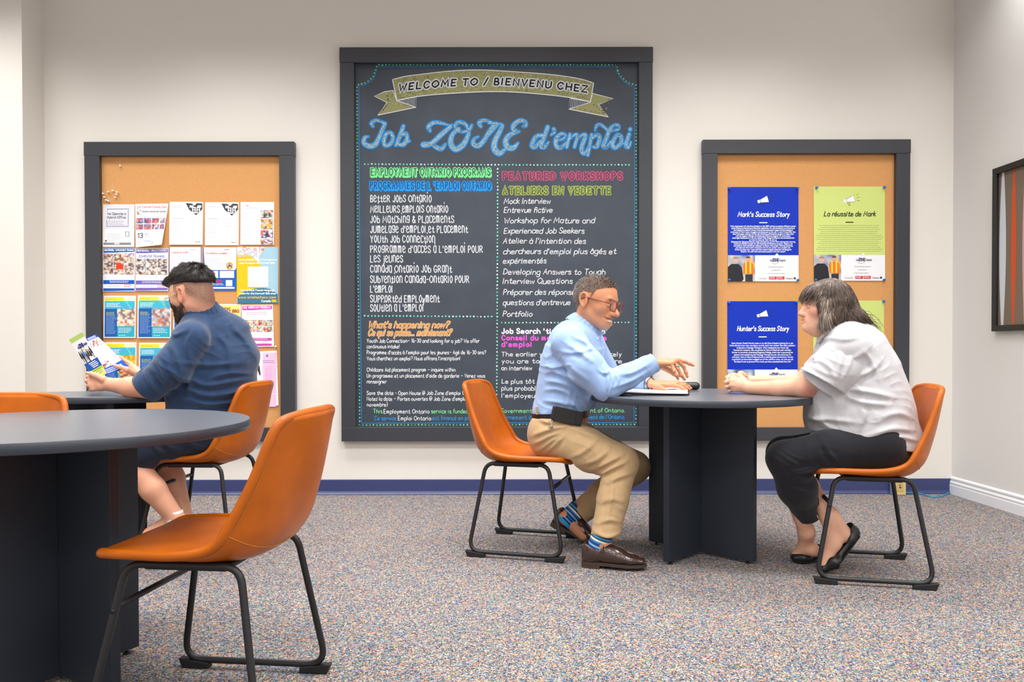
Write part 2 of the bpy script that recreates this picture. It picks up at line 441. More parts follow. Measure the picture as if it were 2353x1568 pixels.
# ------------------------------------------------------------------ strokes and lettering
G = {}
def _glyphs():
    raw = '''a|6|~59 3a 1a 08 06 24 44 56;5a 54
b|6|0e 04;~08 1a 4a 58 56 44 14 06
c|5|~59 4a 1a 08 06 14 44 55
d|6|5e 54;~58 4a 1a 08 06 14 44 56
e|6|~07 37 58 49 2a 09 07 05 24 44 55
f|4|~4d 3e 2e 1c 18 14;0a 4a
g|6|5a 52;~52 40 10 01;~58 4a 1a 08 06 14 44 56
h|6|0e 04;~08 1a 3a 58 54
i|2|0a 04;~0d 0c
j|3|~2a 22 10 01;~2d 2c
k|5|0e 04;4a 07;17 54
l|2|0e 04
m|8|0a 04;~08 1a 2a 38 34;~38 4a 5a 68 64
n|6|0a 04;~08 1a 3a 58 54
o|6|~2a 08 06 24 34 56 58 3a 2a
p|6|0a 00;~08 1a 4a 58 56 44 14 06
q|6|5a 50;~58 4a 1a 08 06 14 44 56
r|4|0a 04;~07 1a 3a 49
s|5|~49 3a 1a 09 18 37 46 44 24 05
t|5|~2d 25 34 44 55;0a 4a
u|6|~0a 06 14 34 56;5a 54
v|5|0a 24 4a
w|7|0a 14 39 54 6a
x|5|0a 44;04 4a
y|5|0a 24;4a 10
z|5|0a 4a 04 44
A|7|04 3e 64;18 58
B|6|0e 04;~0e 3e 4c 4a 39 09;~09 39 57 56 44 04
C|7|~6c 4e 2e 0b 07 24 44 66
D|7|0e 04;~0e 2e 5c 6a 68 56 24 04
E|6|5e 0e 04 54;09 49
F|6|5e 0e 04;09 49
G|7|~6c 4e 2e 0b 07 24 44 66 68;68 38
H|7|0e 04;6e 64;09 69
I|2|0e 04
J|5|4e 46;~46 34 14 06
K|6|0e 04;5e 08;1a 54
L|6|0e 04 54
M|9|04 1e 47 7e 84
N|7|04 0e 64 6e
O|8|~3e 0b 07 34 44 77 7b 4e 3e
P|6|0e 04;~0e 3e 5c 5b 39 09
Q|8|~3e 0b 07 34 44 77 7b 4e 3e;56 83
R|7|0e 04;~0e 3e 5c 5b 39 09;29 64
S|6|~5c 4e 1e 0c 1a 39 57 55 34 14 06
T|7|0e 6e;3e 34
U|7|~0e 07 14 44 67 6e
V|7|0e 34 6e
W|9|0e 24 4b 64 8e
X|7|0e 64;04 6e
Y|7|0e 39 34;39 6e
Z|7|0e 6e 04 64
0|6|~2e 0b 07 24 34 57 5b 3e 2e
1|3|0c 2e 24
2|6|~0c 1e 4e 5c 4a 04;04 54
3|6|~0d 2e 4e 5c 39 29;~29 49 57 45 24 05
4|6|4e 44;4e 07 57
5|6|5e 0e 0a;~0a 3a 58 56 34 05
6|6|~4e 1b 07 24 44 56 58 39 19 07
7|6|0e 5e 24
8|6|~29 0b 1e 4e 5b 29 07 24 34 57 29
9|6|~59 29 0b 1e 4e 5b 58 34
.|2|~05 04
,|2|~15 03
;|2|~19 18;~15 03
:|2|~19 18;~15 14
'|2|~0e 0b
-|5|09 49
_|7|09 69
(|4|~3f 1c 17 33
)|4|~0f 2c 27 03
/|5|03 4f
?|6|~0c 1e 4e 5c 4a 28 27;~25 24
!|2|0e 07;~05 04
&|7|~64 2a 1c 2e 4d 3b 08 06 14 34 68
@|9|~59 3a 28 37 57 5a 58 77 8a 6e 2e 0b 07 24 64
+|5|09 49;2b 27'''
    for ln in raw.split('\n'):
        c, w, st = ln[0], ln[2], ln[4:]
        strokes = []
        for s in st.split(';'):
            sm = s.startswith('~'); s = s.lstrip('~').replace(' ', '')
            pts = [(int(s[i]), (int(s[i + 1], 16) - 4) / 10.0) for i in range(0, len(s), 2)]
            strokes.append((sm, [(x / 8.0, y) for x, y in pts]))
        G[c] = (int(w) / 8.0, strokes)
    acc = {'\u00e9': ('e', [(.25, .75), (.42, .95)]), '\u00e8': ('e', [(.2, .95), (.38, .75)]), '\u00ea': ('e', [(.15, .75), (.3, .95), (.45, .75)]), '\u00e0': ('a', [(.2, .95), (.38, .75)]),
           '\u00e2': ('a', [(.15, .75), (.3, .95), (.45, .75)]), '\u00f4': ('o', [(.15, .75), (.3, .95), (.45, .75)]), '\u00c9': ('E', [(.3, 1.08), (.5, 1.25)])}
    for k, (b, m) in acc.items(): G[k] = (G[b][0], G[b][1] + [(False, m)])
_glyphs()
UNI = dict(zip('lrsump', 'LRSUmP'))
def text_strokes(s, x0, x1, base, cap, style='', n=4, shear=0.0, jit=0.0, gap=0.22, rng=None, path=None):
    """strokes in pixels for one line fitted into x0..x1; base and cap in pixels (y down)"""
    adv = 0; items = []
    for c in s:
        if c == ' ': adv += 0.40 + gap * .5; continue
        k = c; big = 1.0
        if style == 'uni' and c.islower():
            k = UNI.get(c, c)
            if k.islower() and c in 'aceimnovwxzg\u00e9\u00e8\u00e0': big = 1 / 0.6
        if k not in G: continue
        w, st = G[k]
        items.append((adv, k, big, w)); adv += w + gap
    adv -= gap
    if x1 is None: x1 = x0 + adv * cap
    sx = (x1 - x0) / max(adv, 0.1); out = []; rng = rng or random.Random(7)
    for a, k, big, w in items:
        j = rng.uniform(-jit, jit) * cap; ja = rng.uniform(-jit, jit) * 1.2
        for sm, pts in G[k][1]:
            q = []
            for x, y in pts:
                yy = y * (big if (y > 0 or big == 1) else 1) 
                if big > 1 and k == 'g': yy = (y + 0.4) * 1.0
                q.append((x0 + (a + x + ja * yy * 0.4) * sx + shear * yy * cap, base - yy * cap + j))
            out.append(catmull(q, n) if sm and len(q) > 2 else np.array(q, float))
    if path is not None:                                     # bend the line along a baseline curve
        pp = np.array(path, float)
        for k in range(len(out)):
            q = out[k]; yy = np.interp(q[:, 0], pp[:, 0], pp[:, 1]); out[k] = np.stack([q[:, 0], q[:, 1] - base + yy], 1)
    return out
class Ink:
    """flat ink on a plane, laid out in pixels, several layers"""
    def __init__(self): self.V = []; self.F = []; self.C = []; self.L = []; self.n = 0
    def _add(self, v, f, c, l):
        # every mark lies a few microns above the one before it, as ink laid over ink
        o = len(self.V); self.V += [tuple(p) for p in v]; self.F += [tuple(i + o for i in q) for q in f]
        self.n += 1; b = l + (self.n % 40) * 0.019
        self.C += [c] * len(v); self.L += [b + 0.015 * i / len(v) for i in range(len(v))]
    def poly(self, pts, c, l=0): self._add(pts, [tuple(range(len(pts)))], c, l)
    def rect(self, x0, y0, x1, y1, c, l=0): self.poly([(x0, y0), (x1, y0), (x1, y1), (x0, y1)], c, l)
    def dot(self, x, y, r, c, l=0, n=8): self.poly([(x + r * math.cos(2 * math.pi * k / n), y + r * math.sin(2 * math.pi * k / n)) for k in range(n)], c, l)
    def stroke(self, pts, w, c, l=0, cap=True, closed=False):
        p = np.asarray(pts, float); w = np.broadcast_to(np.asarray(w, float), (len(p),))
        if len(p) < 2: return
        if closed: t = np.roll(p, -1, 0) - np.roll(p, 1, 0)
        else:
            t = np.gradient(p, axis=0)
            if len(p) > 2:
                d = np.diff(p, axis=0); d /= np.linalg.norm(d, axis=1)[:, None] + 1e-9
                t[1:-1] = d[1:] + d[:-1]; t[0] = d[0]; t[-1] = d[-1]
        t /= np.linalg.norm(t, axis=1)[:, None] + 1e-9
        n = np.stack([-t[:, 1], t[:, 0]], 1)
        if not closed and len(p) > 2:
            cosh = np.ones(len(p)); d = np.diff(p, axis=0); d /= np.linalg.norm(d, axis=1)[:, None] + 1e-9
            cosh[1:-1] = np.clip((t[1:-1] * d[1:]).sum(1), 0.55, 1); n = n / cosh[:, None]
        a, b = p + n * w[:, None] / 2, p - n * w[:, None] / 2
        v = []
        for i in range(len(p)): v += [a[i], b[i]]
        m = len(p); f = [(2 * i, 2 * i + 1, (2 * i + 3) % (2 * m), (2 * i + 2) % (2 * m)) for i in range(m if closed else m - 1)]
        self._add(v, f, c, l)
        if cap and not closed:
            for q, ww in ((p[0], w[0]), (p[-1], w[-1])): self.dot(q[0], q[1], ww / 2, c, l, 8)
    def text(self, s, x0, x1, base, cap, w, c, l=0, **kw):
        for q in text_strokes(s, x0, x1, base, cap, **kw): self.stroke(q, w, c, l, cap=w > 1.4)
    def photo(self, x0, y0, x1, y1, pal, seed=1, nx=9, ny=8, l=0):
        """a soft printed picture: patches of colour blended over a small grid"""
        r = np.random.RandomState(seed); o = len(self.V); A = np.array([lin(c)[:3] for c in pal])[r.randint(0, len(pal), (ny + 1, nx + 1))]; m = 3
        for j in range(ny * m + 1):
            for i in range(nx * m + 1):
                u, v = i / m, j / m; a, b = min(int(u), nx - 1), min(int(v), ny - 1); u -= a; v -= b; u = u * u * (3 - 2 * u); v = v * v * (3 - 2 * v)
                c = (A[b, a] * (1 - u) + A[b, a + 1] * u) * (1 - v) + (A[b + 1, a] * (1 - u) + A[b + 1, a + 1] * u) * v
                self.V.append((x0 + (x1 - x0) * i / nx / m, y0 + (y1 - y0) * j / ny / m)); self.L.append(l); self.C.append(tuple(c) + (1.0,))
        w = nx * m + 1
        for j in range(ny * m):
            for i in range(nx * m): a = o + j * w + i; self.F.append((a, a + 1, a + w + 1, a + w))
    def build(self, name, Y, m, parent=None, step=0.00045, bend=None):
        V = np.array(self.V); L = np.array(self.L, float)
        w = PA(V, Y)
        if bend is not None: w[:, 1] -= bend(V[:, 0], V[:, 1])
        # layers are lifted along the plane's own normal by a fraction of a millimetre
        w[:, 1] -= L * step
        me = mesh_np(name, w, self.F, np.array(self.C))
        o = link(name, me, m, None, smooth=False)
        # face the room
        bm = bmesh.new(); bm.from_mesh(me)
        for f in bm.faces:
            f.normal_update()
            if f.normal.y > 0: f.normal_flip()
        bm.to_mesh(me); bm.free()
        if parent is not None: keep(o, parent)
        return o

# ------------------------------------------------------------------ framed boards on the back wall
FR_Y = WALL_Y - 0.046; BD_Y = WALL_Y - 0.014
M_FRAME = mat('charcoal_frame_paint', (58, 60, 66), rough=0.40, spec=0.5)
def board(name, label, cat, out, inn, mpanel, group=None):
    """out / inn: pixel corners (x0, y0, x1, y1) of the frame and of its opening"""
    a = P(out[0], out[3], FR_Y); b = P(out[2], out[1], FR_Y); c = P(inn[0], inn[3], FR_Y); d = P(inn[2], inn[1], FR_Y)
    t = thing(name, ((a[0] + b[0]) / 2, WALL_Y - 0.02, a[2]), label, cat, group)
    box('panel', (a[0] + 0.01, BD_Y, a[2] + 0.01), (b[0] - 0.01, WALL_Y - 0.001, b[2] - 0.01), mpanel, t)
    for nm, lo, hi in (('top_rail', (a[0] - .002, FR_Y - .002, d[2]), (b[0] + .002, WALL_Y - 0.0005, b[2])), ('bottom_rail', (a[0], FR_Y, a[2]), (b[0], WALL_Y - 0.0005, c[2])),
                       ('side_rail', (a[0], FR_Y, c[2] + .0004), (c[0], WALL_Y - 0.0005, d[2] - .0004)), ('side_rail', (d[0], FR_Y, c[2] + .0004), (b[0], WALL_Y - 0.0005, d[2] - .0004))):
        box(nm, lo, hi, M_FRAME, t, bevel=0.0025)
    return t
M_CORK = mat('cork', (214, 157, 100), rough=0.9, spec=0.15, noise=(380, 0.13), bump=(500, 0.25, 0.001))
M_CHALKBD = mat('chalkboard_paint', (58, 66, 78), rough=0.46, spec=0.5, noise=(5, 0.16))
cork_l = board('cork_board', 'tall cork board crowded with flyers behind the young man', 'notice board', (199, 325, 675, 1016), (233, 357.5, 641, 984), M_CORK)
cork_r = board('cork_board', 'tall cork board holding four success story posters behind the woman', 'notice board', (1615, 320, 2092.5, 1013.5), (1648, 352.5, 2060, 983), M_CORK)
chalk = board('chalkboard', 'huge black framed chalkboard with coloured chalk lettering', 'chalkboard', (784.5, 107.5, 1500, 1015), (817, 142.5, 1468, 982.5), M_CHALKBD)

M_INK = mat('chalk_ink', attr=True, rough=0.8, spec=0.2)
WHITE, BLUE, GREEN = lin((226, 228, 232)), lin((40, 140, 210)), lin((128, 226, 150))
BOARD = lin((58, 66, 78)); MINT = lin((140, 228, 200))
cr = random.Random(3)
# the double border with scooped corners
k = Ink()
def border(off):
    o = off
    def arc(cx, cy, r, a0, a1): return [(cx + r * math.cos(math.radians(a0 + (a1 - a0) * t / 8)), cy + r * math.sin(math.radians(a0 + (a1 - a0) * t / 8))) for t in range(9)]
    L = [(868 - o * .3, 153.5 - o)] + [(868 - 4 - o * .6, 165), (860 - o * .7, 177), (849 - o * .7, 189 - o * .7), (838, 195 - o), (824.5 - o, 198 - o * .6)] + [(826 - o, 500), (831 - o, 973 + o)]
    Rr = [(1457 + o, 971.5 + o), (1458 + o, 500), (1457.5 + o, 198 - o * .6), (1446, 195 - o), (1434 + o * .7, 188 - o * .7), (1424 + o * .7, 176), (1418 + o * .5, 165), (1416.5 + o * .3, 153.5 - o)]
    return L + Rr
pts = border(0); P1 = []
for a, b in zip(pts, pts[1:] + pts[:1]):
    n = max(1, int(math.hypot(b[0] - a[0], b[1] - a[1]) / 40))
    P1 += [(a[0] + (b[0] - a[0]) * t / n, a[1] + (b[1] - a[1]) * t / n) for t in range(n)]
k.stroke(P1, 1.5, BLUE, 0, closed=True)
def dotted(k, pts, step, r, cols):
    p = np.array(pts, float); d = np.r_[0, np.cumsum(np.linalg.norm(np.diff(p, axis=0), axis=1))]
    for s in np.arange(step / 2, d[-1], step):
        k.dot(np.interp(s, d, p[:, 0]) + cr.uniform(-.4, .4), np.interp(s, d, p[:, 1]) + cr.uniform(-.4, .4), r * cr.uniform(.85, 1.15), cr.choice(cols))
pb = border(4.2); dotted(k, pb + pb[:1], 8.0, 1.7, [lin((120, 220, 170)), lin((90, 200, 130)), MINT])
k.build('chalk_border', BD_Y - 0.0006, M_INK, chalk)
k = Ink()
for q in ([(834, 377), (1143, 379), (1453, 379)], [(1143.5, 384), (1142.5, 700), (1141, 962)], [(834, 726), (1136, 728)], [(1149, 742), (1452, 741)]):
    dotted(k, q, 8.1, 1.9, [MINT, lin((110, 215, 180)), lin((210, 240, 235))])
k.build('chalk_dividers', BD_Y - 0.0006, M_INK, chalk)
# ribbon banner
k = Ink(); KH = lin((150, 150, 104))
top = [(902, 183), (930, 176), (960, 172), (1030, 164), (1100, 161), (1180, 165), (1270, 172), (1330, 181), (1364, 191)]
bot = [(1357, 234), (1300, 223), (1200, 213), (1120, 211), (1020, 216), (960, 222), (912, 231)]
lt = [(903, 208), (884, 211), (860, 221), (889, 236), (868, 265), (955, 247), (912, 232)]
rt = [(1362, 215), (1409, 227), (1375, 241), (1398, 269), (1307, 251), (1357, 235)]
k.poly([lt[0], lt[1], lt[2], lt[3], lt[6]], KH, 0); k.poly([lt[3], lt[4], lt[5], lt[6]], KH, 0)
k.poly([rt[0], rt[1], rt[2], rt[5]], KH, 0); k.poly([rt[2], rt[3], rt[4], rt[5]], KH, 0)
tp = catmull(top, 6); bt = catmull(bot[::-1], 6); xs = np.linspace(0, 1, 60)
A = np.stack([np.interp(xs, np.linspace(0, 1, len(tp)), tp[:, i]) for i in (0, 1)], 1); B = np.stack([np.interp(xs, np.linspace(0, 1, len(bt)), bt[:, i]) for i in (0, 1)], 1)
for i in range(59): k.poly([A[i], A[i + 1], B[i + 1], B[i]], KH, 1)
for i in range(900):                                            # loose hatching with the chalk pen
    s, t = cr.random() * 58, cr.random(); a = A[int(s)] * (1 - t) + B[int(s)] * t; an = cr.uniform(-1.2, 0.6); ln = cr.uniform(2, 5)
    if not (1 < t * 48 < 47): continue
    k.stroke([a, a + [math.cos(an) * ln, math.sin(an) * ln * .6]], .8, lin(cr.choice([(84, 84, 60), (200, 200, 150), (176, 178, 120), (70, 72, 60)])), 2, cap=False)
for tail, n in ((lt, 130), (rt, 130)):
    q = np.array(tail); c0 = q[[2, 4]].mean(0) * .4 + q[[0, 5]].mean(0) * .6
    for i in range(n):
        a, b = cr.choice([(0, 3), (1, 3), (3, 4), (3, 5), (0, 5)]); t = cr.random(); p = (q[a] * (1 - t) + q[b] * t) * .8 + c0 * .2; an = cr.uniform(-1, 1)
        k.stroke([p, p + [3 * math.cos(an), 2 * math.sin(an)]], .8, lin(cr.choice([(84, 84, 60), (200, 200, 150), (70, 72, 60)])), 1, cap=False)
for tri in ([(912, 231), (956, 223), (956, 247)], [(1357, 235), (1310, 226), (1307, 251)]):
    k.poly(tri, BOARD, 1)
    q = np.array(tri, float)
    for i in range(1, 13):
        t = i / 13; a = q[0] * (1 - t) + q[1] * t; b = q[0] * (1 - t) + q[2] * t; k.stroke([a, b], .9, WHITE, 2, cap=False)
    k.stroke(q, 1.8, WHITE, 3, closed=True)
for q in (lt, rt): k.stroke(q, 1.9, WHITE, 2, closed=True)
k.stroke(np.concatenate([A, B[::-1]]), 2.0, WHITE, 3, closed=True)
path = [(905, 210), (960, 204), (1030, 198), (1100, 195), (1160, 195), (1240, 200), (1300, 206), (1360, 214)]
for w, c, l in ((9.0, lin((206, 208, 214)), 4), (3.2, lin((22, 22, 24)), 5)):
    k.text('WELCOME TO / BIENVENU CHEZ', 917, 1350, 200, 14.5, w, c, l, path=path, shear=0.14, gap=.36)
k.build('chalk_banner', BD_Y - 0.0006, M_INK, chalk)
# the big script title, drawn stroke by stroke: (x, y, pen width) in 1/7.59 and 1/6.723 pixels
def TL(*p): return [(830 + x / 7.59, 255 + y / 7.59, w / 7.59) for x, y, w in p]
def TR(*p): return [(1120 + x / 6.723, 255 + y / 6.723, w / 6.723) for x, y, w in p]
TITLE = [TL((205, 270, 70), (180, 215, 85), (255, 165, 75), (340, 185, 65), (415, 220, 80)), TL((415, 220, 85), (370, 330, 90), (305, 480, 95), (240, 590, 110), (140, 615, 105), (50, 560, 100), (60, 470, 85), (130, 450, 55)),
  TL((530, 395, 80), (555, 480, 80), (500, 585, 85), (415, 600, 85), (395, 510, 90), (440, 400, 85), (510, 380, 80), (540, 430, 75)), TL((735, 265, 85), (690, 400, 90), (625, 560, 85), (605, 600, 75)), TL((680, 440, 65), (775, 395, 85), (800, 480, 90), (740, 585, 95), (665, 590, 75)), TL((760, 565, 65), (845, 525, 55)),
  TL((1200, 350, 75), (1175, 275, 95), (1270, 205, 90), (1400, 215, 75), (1530, 250, 50), (1590, 240, 45)), TL((1560, 275, 85), (1400, 410, 105), (1230, 565, 100), (1120, 590, 120), (1085, 590, 120)), TL((1240, 570, 70), (1300, 630, 90), (1400, 660, 95), (1470, 580, 60)),
  TL((1700, 310, 85), (1595, 410, 95), (1560, 560, 110), (1640, 670, 115), (1770, 600, 115), (1855, 450, 95), (1875, 340, 75), (1810, 230, 80), (1700, 200, 85), (1635, 265, 75), (1690, 345, 70), (1790, 365, 65), (1890, 325, 70), (1930, 250, 65)),
  TL((2085, 270, 80), (2055, 205, 85), (2140, 165, 80), (2250, 195, 65), (2340, 230, 60), (2440, 225, 55)), TL((2330, 230, 85), (2240, 350, 90), (2140, 520, 95), (2040, 610, 105), (1955, 575, 95), (1970, 490, 75), (2045, 450, 50)),
  TR((0, 400, 50), (90, 300, 50), (170, 205, 50)), TR((20, 190, 50), (150, 190, 55)), TR((232, 225, 75), (185, 330, 90), (115, 470, 100), (110, 590, 110), (185, 655, 105), (270, 600, 60)),
  TR((550, 240, 55), (595, 230, 65), (580, 170, 75), (500, 150, 80), (410, 215, 90), (405, 290, 85), (490, 320, 55)), TR((470, 325, 60), (350, 370, 90), (282, 460, 100), (310, 560, 105), (400, 570, 95), (475, 495, 50)),
  TR((850, 375, 70), (750, 400, 80), (685, 530, 80), (735, 560, 80), (810, 470, 65)), TR((930, 250, 85), (880, 400, 80), (830, 535, 85), (880, 560, 75), (945, 480, 45)), TR((1025, 280, 75), (1030, 330, 70), (980, 375, 45)),
  TR((1080, 460, 55), (1180, 430, 60), (1200, 370, 65), (1140, 355, 70), (1060, 430, 80), (1065, 540, 85), (1130, 570, 75), (1215, 490, 55)), TR((1275, 360, 65), (1225, 560, 70)), TR((1250, 450, 50), (1340, 375, 65), (1390, 385, 70), (1345, 560, 70)), TR((1375, 450, 50), (1470, 370, 65), (1515, 385, 80), (1465, 530, 85), (1455, 620, 80), (1500, 660, 70), (1560, 570, 60)),
  TR((1610, 365, 65), (1580, 530, 70), (1550, 685, 65)), TR((1600, 440, 50), (1690, 370, 75), (1735, 420, 80), (1695, 545, 80), (1640, 560, 60)), TR((1665, 300, 50), (1690, 225, 65), (1750, 215, 65), (1830, 275, 60), (1875, 320, 55)),
  TR((1870, 320, 60), (1940, 305, 55), (2020, 285, 60), (2020, 225, 65), (1950, 225, 65), (1885, 300, 75), (1835, 430, 80), (1790, 540, 80), (1840, 560, 70), (1910, 470, 50)), TR((2010, 370, 75), (2065, 400, 75), (2060, 500, 75), (1970, 570, 80), (1930, 510, 80), (1990, 385, 75), (2040, 370, 70)), TR((2050, 520, 45), (2120, 500, 45)), TR((2190, 360, 75), (2140, 530, 80), (2180, 560, 65), (2220, 480, 45)), TR((2203, 290, 75), (2207, 280, 75))]
k = Ink()
for st in TITLE:
    q = catmull([np.array(p) for p in st], 7); k.stroke(q[:, :2], q[:, 2] + .8, lin((34, 132, 206)), 0)
for st in TITLE:
    q = catmull([np.array(p) for p in st], 7); w = np.maximum(q[:, 2] - 4.6, 1.2); k.stroke(q[:, :2], w, lin((134, 172, 194)), 1)
    for i in range(1, len(q) - 1):
        for r in range(2):
            if w[i] < 3: continue
            d = q[i + 1, :2] - q[i - 1, :2]; d /= np.linalg.norm(d) + 1e-6; nn = np.array([-d[1], d[0]]); p = q[i, :2] + nn * cr.uniform(-.38, .38) * w[i]
            k.stroke([p - d * 1.6, p + d * 1.6 + nn * cr.uniform(-.6, .6)], .7, lin(cr.choice([(70, 84, 96), (196, 214, 222), (96, 116, 128)])), 2, cap=False)
k.build('chalk_title', BD_Y - 0.0006, M_INK, chalk)
# headings
k = Ink()
for s, x0, x1, base, cap, c in (('EMPLOYMENT ONTARIO PROGRAMS', 853, 1127, 403, 15.5, lin((126, 226, 150))), ("PROGRAMMES DE L 'EMPLOI ONTARIO", 851, 1128, 434, 15.5, lin((38, 150, 236)))):
    for dx, dy in ((1.6, 3.2), (.8, 1.6), (0, 0)): k.text(s, x0 + dx, x1 + dx, base + dy, cap, 5.6, c, 0, gap=.42)
    k.text(s, x0, x1, base, cap, 1.7, lin((44, 60, 66)), 1, gap=.42)
k.build('chalk_heading', BD_Y - 0.0006, M_INK, chalk)
k = Ink()
for s, x0, x1, base, cap, c in (('FEATURED WORKSHOPS', 1156.5, 1430, 412, 15, lin((236, 96, 140))), ('ATELIERS EN VEDETTE', 1156.5, 1403, 445.5, 15, lin((200, 222, 84)))):
    k.text(s, x0, x1, base, cap, 6.6, c, 0, gap=.55); k.text(s, x0, x1, base, cap, 4.0, BOARD, 1, gap=.55)
    for q in text_strokes(s, x0, x1, base, cap, gap=.55): dotted(k, q, 3.0, .8, [c]); 
n0 = len(k.L)
for i, f in enumerate(k.F):
    if len(f) == 8 and k.L[f[0]] < 1 and abs(k.V[f[0]][0] - k.V[f[4]][0]) < 2.2:
        for v in f: k.L[v] = 2
k.build('chalk_heading', BD_Y - 0.0006, M_INK, chalk)
# left list, tall unicase hand
k = Ink()
left = [('Better Jobs Ontario', 792), ('Meilleurs emplois Ontario', 958), ('Job Matching & Placements', 1018), ("Jumelage d'emploi et Placement", 1155), ('Youth Job Connection', 828), ("Programme d'acc\u00e8s \u00e0 l'emploi pour", 1307), ('Les jeunes', 507), ('Canada Ontario Job Grant', 995), ('Subvention Canada-Ontario pour', 1170), ("l'emploi", 402), ('Supported Employment', 872), ("Soutien a l'emploi", 712)]
for (s, x1), b in zip(left, (410, 515, 618, 717, 815, 917, 1013, 1115, 1218, 1315, 1414, 1505)):
    k.text(s, 810 + 180 / 4.356, 810 + x1 / 4.356, 370 + b / 4.356, 15.2, 1.75, WHITE, 0, style='uni', jit=.03, gap=.26, rng=cr)
k.build('chalk_list', BD_Y - 0.0006, M_INK, chalk)
k = Ink()
right = [('Mock Interview', 118, 580, 415), ('Entrevue fictive', 118, 600, 502), ('Workshop for Mature and', 118, 1012, 605), ('Experienced Job Seekers', 118, 910, 705), ("Atelier \u00e0 l'intention des", 110, 925, 803), ("chercheurs d'emploi plus \u00e2g\u00e9s et", 112, 1220, 905), ('exp\u00e9riment\u00e9s', 110, 540, 997), ('Developing Answers to Tough', 112, 1115, 1105), ('Interview Questions', 108, 795, 1195), ('Pr\u00e9parer des r\u00e9ponses aux', 112, 990, 1303), ("questions d'entrevue", 108, 775, 1403), ('Portfolio', 108, 405, 1515)]
for s, x0, x1, b in right:
    k.text(s, 1130 + x0 / 4.237, 1130 + x1 / 4.237 - 2, 370 + b / 4.237, 12.2, 1.6, WHITE, 0, shear=.2, jit=.05, gap=.14, rng=cr)
k.build('chalk_list', BD_Y - 0.0006, M_INK, chalk)
k = Ink(); OR = lin((250, 190, 130))
for s, x1, b in (("What's happening now?", 1085, 165), ('Ce qui se passe... maintenant?', 1110, 252)):
    for q in text_strokes(s, 846, 810 + x1 / 4.9, 720 + b / 4.9, 14.5, shear=.3, gap=.16):
        k.stroke(q, 3.8, OR, 0)
    k.text(s, 846, 810 + x1 / 4.9, 720 + b / 4.9, 14.5, .8, lin((150, 96, 60)), 1, shear=.3, gap=.16)
k.build('chalk_heading', BD_Y - 0.0006, M_INK, chalk)
k = Ink()
para = [('Youth Job Connection_ 16-30 and looking for a job? We offer', 1430, 332), ('continuous intake!', 532, 395), ("Programme d'acc\u00e8s \u00e0 l'emploi pour les jeunes_ Ag\u00e9 de 16-30 ans?", 1505, 462), ("Vous cherchez un emploi? Nous offrons l'inscription!", 1215, 530), ('Childcare Aid placement program _ inquire within', 1160, 657), ("Un programme et un placement d'aide de garderie _ Venez vous", 1495, 725), ('renseigner', 385, 790), ("Save the date - Open House @ Job Zone d'emploi (1", 1268, 920), ("Notez la date _ Portes ouvertes @ Job Zone d'emploi (1", 1340, 985), ('novembre)', 400, 1050)]
for s, x1, b in para: k.text(s, 843.2, 810 + x1 / 4.9, 720 + b / 4.9, 8.6, 1.25, WHITE, 0, jit=.04, gap=.18, n=3, rng=cr)
para = [('The earlier you apply, the more likely', 118, 1560, 465), ("you are to 'stand out' and score", 122, 1566, 548), ('an interview', 118, 485, 632), ('Le plus t\u00f4t vous postulez, plus il est', 122, 1440, 792), ("plus probable que vous plaisiez \u00e0", 118, 1240, 875), ("l'employeur et une entrevue.", 120, 1250, 962)]
for s, x0, x1, b in para: k.text(s, 1130 + x0 / 5.226, 1130 + x1 / 5.226, 730 + b / 5.226, 9.6, 1.5, WHITE, 0, jit=.04, gap=.2, shear=.05, rng=cr)
k.build('chalk_paragraphs', BD_Y - 0.0006, M_INK, chalk)
k = Ink()
for s, x1, b, c in (("Job Search 'tip of the month'", 1396, 190, WHITE), ('Conseil du mois en recherche', 1394, 270, lin((226, 90, 206))), ("d'emploi", 1222.5, 348, lin((226, 90, 206)))):
    k.text(s, 1153.5, x1, 730 + b / 5.226, 10.5, 2.9, c, 0, gap=.3)
k.build('chalk_heading', BD_Y - 0.0006, M_INK, chalk)
k = Ink(); GR, BL = lin((126, 220, 148)), lin((44, 146, 214))
for s, x0, x1, y0, c in (('This', 858, 879, 950, GR), ('Employment Ontario', 882, 987, 950.5, WHITE), ('service is funded', 991, 1076, 950, GR), ('in part by the', 1080, 1148, 949, GR), ('Government of', 1151, 1240, 949, GR), ('Canada and the', 1244, 1297, 948, GR), ('Government of Ontario.', 1301, 1437, 948, GR),
      ('Ce service', 861, 911, 966, BL), ('Emploi Ontario', 915, 991, 966, WHITE), ('est financ\u00e9 en partie par le', 994, 1130, 965.5, BL), ('Gouvernement du', 1133, 1228, 964, BL), ("Canada et du Gouvernement de l'Ontario.", 1238, 1437, 963, BL)):
    k.text(s, x0, x1, y0, 9.4, 1.35, c, 0, jit=.03, gap=.2, rng=cr)
k.build('chalk_footer', BD_Y - 0.0006, M_INK, chalk)
